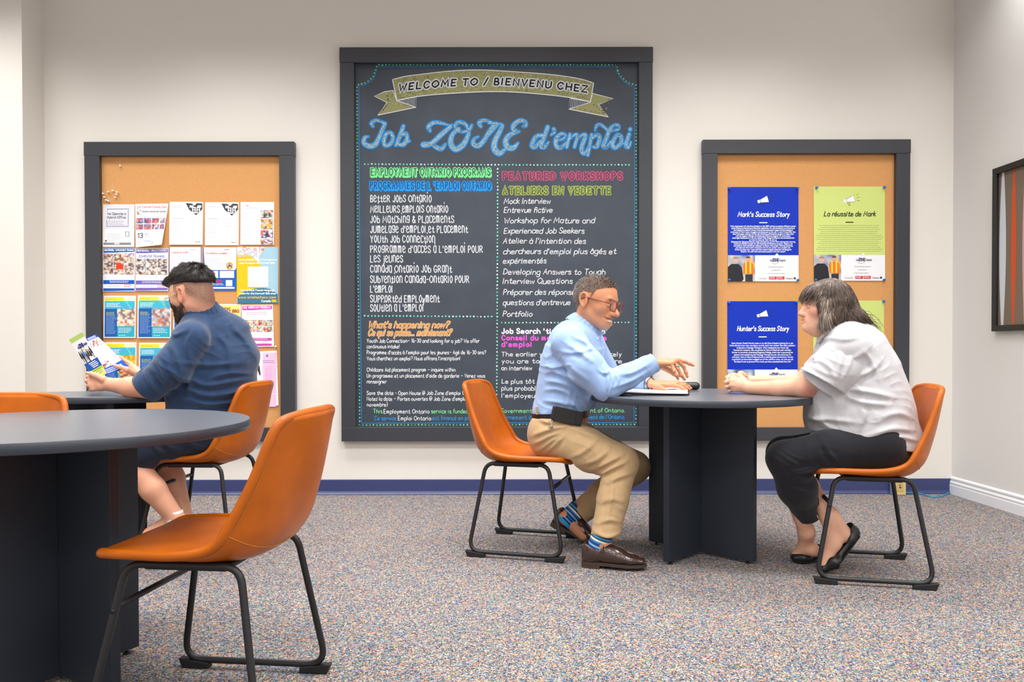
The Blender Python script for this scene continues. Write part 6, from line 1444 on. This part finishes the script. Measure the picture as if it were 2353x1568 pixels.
# flat shoes
M_FLAT = mat('black_shoe_leather', (24, 24, 26), rough=.38, spec=.5); M_FSOLE = mat('black_rubber', (18, 18, 19), rough=.7)
def flat_shoe(heel, ball, toe, up, par, sc=1.0):
    """ballet flat: heel cup, open instep, round toe; all points on the sole line"""
    h, b, t = (np.asarray(q, float) for q in (heel, ball, toe)); up = nrmz(up); d = nrmz(b - h); up = nrmz(up - d * (up @ d)); l = np.cross(up, d); d2 = nrmz(t - b); up2 = nrmz(np.cross(d2, l)) ; up2 = up2 if up2 @ up > 0 else -up2
    S = Sdf()
    S.seg(h + d * .028 + up * .020, h + d * .06 + up * .022, (.031, .020), (.031, .020), .015, l); S.seg(h + d * .03 + up * .03, h + d * .028 + up * .050, (.029, .027), (.026, .026), .015, l)
    S.chain([h + d * .06 + up * .020, b - d * .02 + up * .020, b + up2 * .021], [(.031, .019), (.038, .018), (.041, .022)], .02, l); S.seg(b + up2 * .021, t - d2 * .026 + up2 * .017, (.041, .022), (.027, .015), .02, l)
    # opening for the foot
    S.chain([h + d * .030 + up * .062, h + d * .09 + up * .050, b - d * .035 + up * .048], [(.0235, .024), (.029, .028), (.030, .024)], .006, l, '-')
    V, F = S.mesh(.0025); V = relax(V, F, 1); np_obj('shoe_upper', V, F, M_FLAT, par)
    S = Sdf(); S.chain([h + d * .03 + up * .004, b + up * .004], [(.032, .006), (.043, .006)], .01, l); S.seg(b + up * .004, t - d2 * .03 + up2 * .004, (.043, .006), (.029, .006), .01, l)
    V, F = S.mesh(.0028); np_obj('shoe_sole', V, F, M_FSOLE, par)
fl = PF(1826, 1296, .004); flat_shoe(PF(1893, 1285, .012) + np.array([.0, .03, 0]), PF(1842, 1293, .006) + np.array([0, .02, 0]), PF(1815, 1293, .006) + np.array([0, .02, 0]), (0, 0, 1), wom)
flat_shoe(W3(1979, 1219, 3.36), W3(1915, 1299, 3.345), W3(1884, 1322, 3.34), (-.75, -.1, .66), wom)
# hair: shell of layered locks, dark brown shot with grey
S = Sdf(); q = HW.s
S.ball(HW(-.020, 0, .036), np.array([.102, .085, .092]) * q, .02 * q, HW.A); S.chain([HW(-.075, 0, .01), HW(-.110, 0, -.05), HW(-.150, 0, -.092)], [(.078, .048), (.082, .048), (.062, .034)], .03, HW.l)
for s_ in (1, -1): S.chain([HW(.0, s_ * .066, .01), HW(-.008, s_ * .070, -.05), HW(-.04, s_ * .066, -.095)], [(.048, .022), (.050, .022), (.045, .018)], .025, HW.f)
S.ball(HW(.058, 0, .062), np.array([.042, .060, .036]) * q, .02, HW.A)
S.ball(HW(.085, 0, -.032), np.array([.055, .080, .062]) * q, .010, HW.A, '-')
V, F = S.mesh(.0035); V = relax(V, F, 2); Nn = vnorm(V, F); Lh = HW.loc(V)
hair = np_obj('hair', V, F, M_HAIR, wom, np.tile(np.array(lin((74, 59, 52))[:3]), (len(V), 1)))
pal = [(58, 46, 40), (78, 62, 54), (104, 85, 74), (136, 115, 101), (176, 157, 142), (214, 203, 192)]
def flow(ii, n):
    Li = Lh[ii]; crown = HW(-.02, 0, .135); rad = V[ii] - crown; d = rad - Nn[ii] * (rad * Nn[ii]).sum(1)[:, None]; d /= np.linalg.norm(d, axis=1)[:, None] + 1e-9
    low = np.clip((-Li[:, 2] + .01) / .1, 0, 1)[:, None]; back = np.clip((-Li[:, 0] - .0) / .08, 0, 1)[:, None]
    d = d - HW.u * .45 - HW.f * (.30 * low * (.4 + back)); fr_ = ((Li[:, 0] > .035) & (Li[:, 2] > .025))[:, None]
    return Li, np.where(fr_, HW.f * .5 - HW.u * .75 + HW.l * Li[:, 1:2] * 4, d), low, fr_[:, 0]
ii = rng.choice(len(V), 15000); Li, dn, low, fr_ = flow(ii, 0)
wave = np.stack([vnoise(V[ii], 45, k2) for k2 in (1, 2, 3)], 1)
dn = dn / (np.linalg.norm(dn, axis=1)[:, None] + 1e-9) + wave * (.18 + .5 * low) + rng.normal(size=(len(ii), 3)) * .05 + Nn[ii] * .10
ln = np.where(fr_, .034, .052) * (.7 + .5 * rng.rand(len(ii))); bend = Nn[ii] * -.25 + np.roll(wave, 1, 1) * (.25 + .9 * low)
g = rng.rand(len(ii)) * .75 + .16 * vnoise(V[ii], 140, 8) + .50 * np.exp(-((Li[:, 0] - .022) / .022) ** 2) * (Li[:, 2] < .065) + .22 * (Li[:, 2] > .095) + .12 * fr_ + .12 * low[:, 0]
cols = np.array([lin(pal[int(np.clip(x * 5.2 - .3, 0, 5))])[:3] for x in g])
strands('hair_strands', V[ii] + Nn[ii] * .0008, dn, ln, .0006 + .0006 * rng.rand(len(ii)), M_HAIR, hair, cols, bend, seg=6, tip=.2)
hair.children
for o in [q2 for q2 in COL.objects if q2.name.startswith('hair_strands')]: o.matrix_parent_inverse = Matrix.Identity(4)
# loose curls at the back of the neck
lk = []; lc = []
for i in range(110):
    s_ = rng.uniform(-.06, .06); p = HW(-.105 - rng.uniform(0, .05), s_, -.04 + rng.uniform(-.03, .03)); pts = [p]; a = rng.uniform(0, 6.3); am = rng.uniform(.003, .008)
    for k2 in range(8): pts.append(pts[-1] + q * (-HW.f * rng.uniform(.005, .016) - HW.u * rng.uniform(.003, .012) + am * (HW.l * math.cos(a + k2 * 1.1) + HW.u * math.sin(a + k2 * 1.1))))
    cp = catmull(pts, 3); v, f = tube_vf(cp, np.linspace(rng.uniform(.0012, .0028), .0004, len(cp)), 5); lk.append((v, f)); lc += [lin(pal[rng.choice([0, 1, 1, 2, 2, 3, 4])])[:3]] * len(v)
V, F = join_vf(lk); o = link('hair_curls', mesh_np('hair_curls', V, F, np.array(lc)), M_HAIR); o.parent = hair
# ------------------------------------------------------------------ the young man in the navy shirt
rng = np.random.RandomState(6)
yng = thing('person', (-1.50, 3.74, 0), 'young bearded man in a navy shirt reading a brochure', 'person')
yL = np.array([-.57, -.82, 0.0]); yF = np.array([-.82, .57, 0.0])
HY = Fr(W3(440, 681, 3.66), 159, -13, 0, 1.03)
tor = [W3(478, 960, 3.74), W3(486, 890, 3.73), W3(491, 825, 3.72), W3(484, 772, 3.70), W3(472, 735, 3.68)]
SL, SR = W3(438, 775, 3.53), W3(525, 782, 3.86)
EL, WL = W3(350, 893, 3.49), W3(252, 884, 3.615)
ER, WR = W3(400, 890, 3.90), W3(322, 866, 3.755)
S = Sdf(); head(S, HY, nose=.6)
S.seg(HY(-.025, 0, -.05), W3(468, 735, 3.68), .060, .060, .02); S.ball(HY(-.055, 0, -.03), np.array([.048, .058, .06]), .03, HY.A)
for i, r in enumerate(((.14, .10), (.16, .11), (.16, .10), (.11, .05))): S.seg(tor[i], tor[i + 1], r, (.08, .04) if i == 3 else r, .03, u=yL)
S.seg(SL, SR, .05, .05, .03)
S.chain([SL, EL], [.055, .046], .02); S.chain([EL, W3(300, 890, 3.545), WL], [.046, .043, .029], .02)
S.chain([SR, ER], [.055, .046], .02); S.chain([ER, WR], [.046, .028], .02)
HL, HR = W3(478, 992, 3.64), W3(508, 990, 3.88); KL, KR = W3(296, 1052, 3.58), W3(368, 1030, 3.86); AL, AR = W3(404, 1192, 3.60), W3(424, 1195, 3.86)
S.seg(HL, HR, .09, .09, .03); S.seg(tor[0], (HL + HR) / 2, .1, .1, .04); S.chain([HL, KL], [.08, .055], .03); S.chain([HR, KR], [.08, .06], .03)
S.chain([KL, W3(352, 1125, 3.58), AL], [.056, .054, .038], .02); S.chain([KR, W3(395, 1100, 3.86), AR], [.06, .058, .040], .02)
for a in (AL, AR): S.seg(a, a + np.array([-.14, 0, -.075]), .034, .024, .02); S.ball(a + np.array([.025, 0, -.06]), .03, .02)
kn = [W3(211, 866, 3.625), W3(206, 875, 3.62), W3(208, 885, 3.615), W3(214, 894, 3.615)]
polyline_hand(S, W3(250, 883, 3.615), kn, [[W3(202, 866, 3.655), W3(206, 864, 3.69), W3(217, 865, 3.70)], [W3(199, 876, 3.65), W3(203, 875, 3.685), W3(213, 874, 3.695)], [W3(202, 887, 3.645), W3(206, 886, 3.675), W3(216, 884, 3.685)], [W3(208, 896, 3.64), W3(212, 895, 3.665), W3(221, 893, 3.67)]],
  [W3(238, 872, 3.60), W3(222, 864, 3.60), W3(209, 859.5, 3.605), W3(200, 857.5, 3.61)], rw=.028)
kn = [W3(299, 836, 3.785), W3(302, 846, 3.775), W3(302, 856, 3.765), W3(300, 866, 3.755)]
polyline_hand(S, W3(326, 866, 3.755), kn, [[W3(288, 829, 3.80), W3(279, 823, 3.805), W3(272, 819, 3.805)], [W3(288, 850, 3.80), W3(280, 851, 3.775), W3(279, 854, 3.755)], [W3(286, 861, 3.785), W3(278, 862, 3.76), W3(279, 866, 3.745)], [W3(287, 870, 3.765), W3(279, 868, 3.745), W3(280, 864, 3.735)]],
  [W3(308, 858, 3.715), W3(292, 850, 3.69), W3(277, 844, 3.682), W3(264, 840.5, 3.678)], rw=.026)
V, F = S.mesh(.0027); V = relax(V, F, 1); N = vnorm(V, F); L = HY.loc(V); hdm = (L > [-.13, -.1, -.14]).all(1) & (L < [.14, .1, .15]).all(1)
c = Paint((226, 166, 136), len(V)); face_paint(c, L, (190, 110, 98), (40, 30, 26), (60, 44, 34), .7)
c.add(np.clip(vnoise(L, 70, 4), 0, 1) * .15 * hdm, (206, 124, 96)); c.add(((np.abs(L[:, 1]) > .072) & (np.abs(L[:, 2]) < .036) & (L[:, 0] < .01) & (L[:, 0] > -.045)) * .35, (226, 122, 96))
ear = (np.abs(L[:, 1]) > .0725) & (np.abs(L[:, 2]) < .04) & (L[:, 0] < .008) & (L[:, 0] > -.045)
fade = hdm * ~ear * (L[:, 0] < .028) * np.clip((L[:, 2] + .030 + np.clip(-L[:, 0] - .02, -.02, .09) * .9) / .055, 0, 1) * (.8 + .25 * vnoise(L, 700, 2)); c.add(fade * .86, (44, 35, 31))
bz = np.clip(-.020 - L[:, 2] + .8 * np.clip(L[:, 0] - .035, 0, .06), 0, .05) / .035
jawm = hdm * ~ear * np.clip(bz, 0, 1) * np.clip((L[:, 0] + .012) / .018, 0, 1) * np.clip((.098 - L[:, 0]) / .01 + (L[:, 2] < -.075), 0, 1) * (L[:, 2] > -.122) * (L[:, 0] > .004)
side = hdm * ~ear * (L[:, 0] > -.012) * (L[:, 0] < .014) * (L[:, 2] < .02); beard = np.maximum(jawm * ((np.abs(L[:, 1]) > .022) | (L[:, 2] < -.078) | ((L[:, 2] > -.060) & (L[:, 2] < -.045))), side * .6)
c.add(np.clip(beard, 0, 1) * .72, (62, 42, 32))
np_obj('body', V, F, M_SKIN, yng, c.c)
bi = np.nonzero((beard > .55) & ((L[:, 0] > .012) | (L[:, 2] > -.06)))[0]; bi = rng.choice(bi, 5200); bd = N[bi] * .4 - HY.u * .8 + rng.normal(size=(len(bi), 3)) * .18
bl = (.005 + .009 * np.clip((-L[bi, 2] - .045) / .05, 0, 1)) * (.6 + .7 * rng.rand(len(bi))); pb_ = [(36, 26, 22), (60, 38, 28), (96, 58, 36), (124, 78, 48)]
strands('beard', V[bi], bd, bl, .0007, M_HAIR, yng, np.array([lin(pb_[min(3, int(x * x * 4))])[:3] for x in rng.rand(len(bi))]), seg=3, tip=.4)
# hair: long on top, clipped sides
S = Sdf(); q = HY.s
S.ball(HY(-.010, 0, .058), np.array([.108, .078, .088]) * q, .02, HY.A); S.ball(HY(.080, 0, .074), np.array([.036, .054, .032]) * q, .02, HY.A)
S.ball(HY(-.075, 0, .035), np.array([.038, .062, .06]) * q, .02, HY.A)
S.cut(W3(440, 656, 3.66), nrmz(np.array([.10, 0, -1.0])), .02)
V, F = S.mesh(.0035); V = relax(V, F, 2); Nn = vnorm(V, F); Lh = HY.loc(V)
hair = np_obj('hair', V, F, M_HAIR, yng, np.tile(np.array(lin((28, 24, 23))[:3]), (len(V), 1)))
up = Nn @ np.array([0, 0, 1.0]); ii = rng.choice(np.nonzero(up > -.5)[0], 11000); Li = Lh[ii]; tp = np.clip((up[ii] + .05) / .4, 0, 1)[:, None]
whorl = HY(-.045, 0, .15); rad = V[ii] - whorl; d = rad - Nn[ii] * (rad * Nn[ii]).sum(1)[:, None]; d /= np.linalg.norm(d, axis=1)[:, None] + 1e-9
wv = np.stack([vnoise(V[ii], 90, k2) for k2 in (1, 2, 3)], 1); d = d * .8 + HY.f * .25 * tp + Nn[ii] * (.25 + .35 * tp) + wv * .45 * tp + rng.normal(size=(len(ii), 3)) * .14
ph = [(20, 17, 16), (30, 25, 23), (44, 37, 33), (72, 61, 53), (108, 95, 83)]; g = rng.rand(len(ii)) * .75 + .28 * vnoise(V[ii], 160, 5) + .22 * np.clip(up[ii], 0, 1)
strands('hair_strands', V[ii] - Nn[ii] * .002, d, (.006 + (.008 + .013 * rng.rand(len(ii))) * tp[:, 0]), .0006 + .0005 * rng.rand(len(ii)), M_HAIR, hair, np.array([lin(ph[int(np.clip(x * 4.4, 0, 4))])[:3] for x in g]), Nn[ii] * -.3 + wv * .25, seg=4, tip=.25)
for o in hair.children: o.matrix_parent_inverse = Matrix.Identity(4)
glasses(HY, yng, mat('clear_frame', (214, 206, 200), rough=.2, spec=.6), .0016, w=.026, hgt=.021, fwd=.106)
# shirt with rolled sleeves
S = Sdf(); ws = [(.190, .14), (.214, .148), (.222, .146), (.190, .110), (.105, .078)]
S.chain([W3(440, 782, 3.53), W3(398, 842, 3.485), W3(345, 886, 3.492), W3(318, 902, 3.50)], [.078, .080, .068, .060], .02)
S.lop(W3(331, 892, 3.495), W3(331, 892, 3.495) - W3(352, 875, 3.49), .12)
S.chain([SR, W3(425, 872, 3.89)], [.075, .066], .02)
for i in range(4): S.seg(tor[i], tor[i + 1], ws[i], ws[i + 1], .035, yL)
S.seg(tor[4], W3(466, 720, 3.68), (.09, .07), (.064, .060), .02, yL)
S.seg(W3(470, 1005, 3.75), tor[0], (.185, .135), ws[0], .03, yL)
S.seg(SL, W3(466, 748, 3.64), .068, .046, .03); S.seg(SR, W3(480, 748, 3.74), .068, .046, .03)
S.cut(W3(474, 1002, 3.75), (0, 0, -1))
for f in (((510, 860, 3.6), .26, (.5, .2, 1), .08, .004, 1.3, 1), ((400, 840, 3.4), .16, (.7, 0, .8), .06, .004, 1.3, 2)): S.fold(W3(*f[0]), *f[1:])
for pts, w, a in ((((448, 762), (440, 792), (446, 830)), .010, .006), (((500, 745), (530, 790), (556, 850)), .012, .008), (((528, 745), (548, 770), (566, 800)), .010, .007), (((430, 835), (470, 842), (530, 838)), .012, .006), (((425, 868), (470, 890), (560, 868)), .013, .010), (((430, 900), (480, 915), (560, 895)), .013, .009), (((420, 925), (470, 935), (530, 930)), .012, .007), (((545, 830), (565, 860), (580, 880)), .011, .008), (((470, 875), (510, 862), (570, 872)), .011, .007),
    (((400, 790), (420, 815), (430, 860)), .012, .008), (((372, 822), (395, 850), (402, 890)), .011, .008), (((356, 840), (384, 862), (396, 890)), .010, .007), (((346, 850), (372, 890), (378, 908)), .010, .007), (((388, 760), (412, 772), (440, 760)), .011, .006), (((410, 850), (430, 880), (424, 905)), .011, .008), (((480, 770), (500, 800), (505, 850)), .012, .006)):
    S.crease(pts, 3.5, w, a, dy=.3)
V, F = S.mesh(.0033); V = relax(V, F, 1); M_NAVY = mat('navy_cotton', (38, 62, 96), rough=.8, spec=.2, sheen=.3, noise=(26, .14), bump=(1300, .15, .0007)); np_obj('shirt', V, F, M_NAVY, yng)
ax = nrmz(W3(331, 892, 3.495) - W3(352, 875, 3.49)); cc = W3(333, 890.5, 3.495); V, F = tube_vf([cc - ax * .052, cc - ax * .05, cc - ax * .01, cc + ax * .006, cc + ax * .005, cc - ax * .01], [.066, .0715, .068, .0655, .060, .056], 30, caps=False); o = link('rolled_cuff', mesh_np('rolled_cuff', V, F), M_NAVY); keep(o, yng)
na = nrmz(nrmz(HY(-.025, 0, -.05) - W3(468, 735, 3.68)) * .55 + np.array([0, 0, .45])); collar_ring(W3(461, 713, 3.675), na, (1, 0, 0), .084, .082, .024, .0050, .38, M_NAVY, yng)
# shorts, socks and shoes
S = Sdf(); S.seg(HL, HR, .112, .112, .03); S.seg(tor[0], (HL + HR) / 2, (.19, .14), (.18, .14), .04, yL); S.chain([HL, W3(330, 1040, 3.59)], [.100, .082], .03); S.chain([HR, W3(395, 1025, 3.86)], [.1, .085], .03)
S.cut(W3(474, 975, 3.75), (0, 0, 1)); hq = (HL + HR) / 2; S.lop((hq[0], hq[1], .452), (0, 0, -1), .27)
for pts in (((380, 1020), (400, 1030), (425, 1040)), ((430, 1010), (450, 1025), (480, 1035)), ((350, 1015), (370, 1035), (380, 1045))): S.crease(pts, 3.55, .01, .006, dy=.14)
V, F = S.mesh(.004); V = relax(V, F, 1); np_obj('shorts', V, F, M_CLOTH('navy_twill', (30, 36, 52), 1300), yng)
M_WSOCK = mat('white_knit', (224, 222, 220), rough=.9); M_SNK = mat('grey_canvas', (92, 94, 100), rough=.8)
for a in (AL, AR):
    o_ = a + np.array([0.0, 0, .0]); V, F = tube_vf([o_ + np.array([-.012, 0, .03]), o_ + np.array([0, 0, -.03])], [.042, .043], 20); o = link('sock', mesh_np('sock', V, F), M_WSOCK); keep(o, yng)
    z0 = a[2]; S = Sdf(); S.chain([np.array([a[0] + .03, a[1], .05]), np.array([a[0] - .08, a[1], .048]), np.array([a[0] - .17, a[1], .034])], [(.042, .045), (.046, .042), (.040, .028)], .02, np.array([0, 1.0, 0])); S.ball(np.array([a[0] + .005, a[1], .085]), (.045, .04, .035), .02); S.cut((0, 0, .006), (0, 0, -1)); V, F = S.mesh(.004); np_obj('sneaker', V, F, M_SNK, yng)
# ------------------------------------------------------------------ the brochure he reads
bro = thing('brochure', tuple(W3(235, 868, 3.66)), 'open green, white and blue folded brochure held by the young man', 'brochure')
def panel(name, q, Zs, draw):
    """one stiff panel: drawn in its own unit square, then laid between four points"""
    k = Ink(); n = 8; draw(k); U = np.array(k.V) / 100.0; Lz = np.array(k.L); c4 = [W3(x, y, z) for (x, y), z in zip(q, Zs)]; u, v = U[:, 0:1], U[:, 1:2]
    X = (c4[0] * (1 - u) + c4[1] * u) * (1 - v) + (c4[3] * (1 - u) + c4[2] * u) * v; nn = nrmz(np.cross(c4[1] - c4[0], c4[3] - c4[0])); nn = nn if nn[1] < 0 else -nn
    X = X + nn * (Lz[:, None] * .0004 + .0006); me = mesh_np(name, X, k.F, np.array(k.C)); o = link(name, me, M_PRINT, smooth=False); keep(o, bro); md = o.modifiers.new('paper', 'SOLIDIFY'); md.thickness = .0004; md.offset = 0
def pgrid(k, c=PAPER):
    for i in range(4):
        for j in range(4): k.rect(i * 25, j * 25, i * 25 + 25, j * 25 + 25, c, 0)
def f_front(k):
    pgrid(k, lin((214, 214, 216))); k.rect(0, 0, 100, 10, lin((160, 184, 96)), 1); k.text('Job', 20, 34, 27, 6, 1.6, lin((60, 60, 90)), 2); k.text('ZONE', 35, 62, 27, 7, 3.2, lin((34, 34, 110)), 2); k.text("d'emploi", 63, 90, 27, 6, 1.4, lin((60, 60, 90)), 2); k.stroke(catmull([(35, 29), (45, 33), (58, 29)], 4), 1.6, lin((190, 200, 70)), 2)
    r = random.Random(4)
    for i in range(7): x = 8 + i * 12.5; y = 38 + r.uniform(-3, 6); c = lin(r.choice([(40, 40, 50), (30, 32, 40), (60, 50, 50), (20, 110, 190)])); k.dot(x + 3, y - 2.5, 3.0, lin((120, 80, 66)), 3, 10); k.poly([(x - 2, y), (x + 8, y), (x + 9, y + 12), (x - 3, y + 12)], c, 2); k.poly([(x - 1, y + 12), (x + 8, y + 12), (x + 7, y + 22), (x, y + 22)], lin(r.choice([(60, 60, 70), (230, 230, 232), (150, 140, 140)])), 2)
    k.rect(0, 61, 100, 80, lin((22, 74, 160)), 2)
    for i, (a, b) in enumerate(((28, 78), (34, 84), (36, 86), (40, 80))): k.rect(a, 64.5 + i * 3.6, b, 66 + i * 3.6, PAPER, 3)
    k.rect(0, 80, 100, 85, lin((150, 190, 50)), 2); k.rect(0, 85, 100, 100, lin((196, 206, 120)), 2)
    for i in range(3): k.rect(20, 83 + i * 4.2, 82, 84 + i * 4.2, lin((110, 130, 60)), 3)
    k.rect(38, 94, 60, 97.5, lin((190, 60, 80)), 3)
def f_in(k):
    pgrid(k, lin((240, 241, 246))); k.rect(0, 0, 100, 8, lin((14, 70, 190)), 1)
    for i in range(2): k.rect(8, 2 + i * 3, 86, 3.4 + i * 3, PAPER, 2)
    k.photo(6, 11, 94, 27, [(240, 236, 236), (226, 90, 70), (90, 100, 120), (240, 210, 200), (60, 60, 80), (240, 240, 244)], 12, 9, 4, 1); k.rect(4, 58, 96, 58.8, lin((190, 190, 206)), 1)
    for i in range(9): k.rect(8, 32 + i * 2.8, 88 - (i * 7) % 20, 32.9 + i * 2.8, lin((222, 222, 230)), 1)
    k.photo(2, 66, 46, 82, [(240, 220, 220), (90, 80, 90), (226, 90, 100), (236, 236, 240)], 15, 5, 4, 1); k.poly([(0, 82), (46, 82), (100, 78), (100, 100), (0, 100)], lin((22, 84, 196)), 2)
    for i in range(3): k.rect(10, 86 + i * 4, 84, 87.6 + i * 4, PAPER, 3)
panel('front_panel', [(159, 781), (189, 763.5), (246, 858), (216, 875)], (3.675, 3.685, 3.655, 3.645), f_front)
panel('inside_panel', [(198, 778), (219.5, 768.5), (297, 844), (244, 864)], (3.69, 3.71, 3.715, 3.668), f_in)
# ------------------------------------------------------------------ on the man's table
tz = 0.737
def flat_sheet(name, corners, z, m, th=.0006, lift=None):
    c = [np.array([*PF(x, y, z)[:2], z]) for x, y in corners]; n = 10; V = []
    for j in range(n + 1):
        for i in range(n + 1):
            u, v = i / n, j / n; p = (c[0] * (1 - u) + c[1] * u) * (1 - v) + (c[3] * (1 - u) + c[2] * u) * v
            if lift is not None: p = p + np.array([0, 0, lift(u, v)])
            V.append(p)
    F = [(j * (n + 1) + i, j * (n + 1) + i + 1, (j + 1) * (n + 1) + i + 1, (j + 1) * (n + 1) + i) for j in range(n) for i in range(n)]
    ctr = (c[0] + c[2]) / 2; ctr[2] = z; me = mesh_np(name, np.array(V) - ctr, F); fix_normals(me); o = link(name, me, m); o.location = ctr; md = o.modifiers.new('thickness', 'SOLIDIFY'); md.thickness = th; md.offset = 1 if me.polygons[0].normal.z > 0 else -1; return o
M_SHEET = mat('white_sheet', (236, 236, 240), rough=.6); M_CLIP = mat('dark_portfolio', (40, 36, 40), rough=.5)
tag(flat_sheet('portfolio', [(1445, 890.5), (1583, 890.5), (1584, 908.5), (1415, 908.5)], tz + .0005, M_CLIP, .006), 'dark folder lying under the white papers on the table', 'folder')
tag(flat_sheet('paper_stack', [(1440, 889.5), (1580, 890.5), (1580.5, 906), (1420, 904.5)], tz + .0075, M_SHEET, .005, lambda u, v: .004 * (1 - u) ** 2 * v), 'stack of white papers under the man\'s flat hand', 'paper')
pen = thing('pencil', tuple(PF(1422, 907.5, tz + .01)), 'brass-tipped dark pencil at the left edge of the papers', 'pencil')
a, b = PF(1414, 907.5, tz + .0045), PF(1444, 908.5, tz + .0045); d = nrmz(b - a); d = d * .075
tube('pencil_barrel', [a + d * .18, a + d], .0038, mat('dark_wood_barrel', (50, 38, 36), rough=.4), pen, 8); tube('brass_ferrule', [a, a + d * .18], .004, mat('brass', (206, 170, 70), rough=.3, metal=.8), pen, 10)
gc = P(1575, 884.5, 3.98); gc[2] = tz + .021; S = Sdf(); S.seg(gc + [-.045, 0, 0], gc + [.05, -.01, 0], (.020, .030), (.020, .030), .01, (0, 0, 1)); S.fold(gc, .06, (1, .2, 0), .03, .003, 1, 2); V, F = S.mesh(.003)
me_o = np_obj('glasses_case', V - gc, F, mat('black_soft_leather', (22, 22, 26), rough=.35), None); me_o.location = gc; tag(me_o, 'small black soft case on the table behind the man\'s flat hand', 'case')
gc = PF(395, 906, tz); tag(flat_sheet('paper_sheet', [(372, 903.5), (420, 902.5), (420, 907), (368, 908)], tz + .0006, M_SHEET, .001), 'white paper on the far table under the young man\'s arm', 'paper')
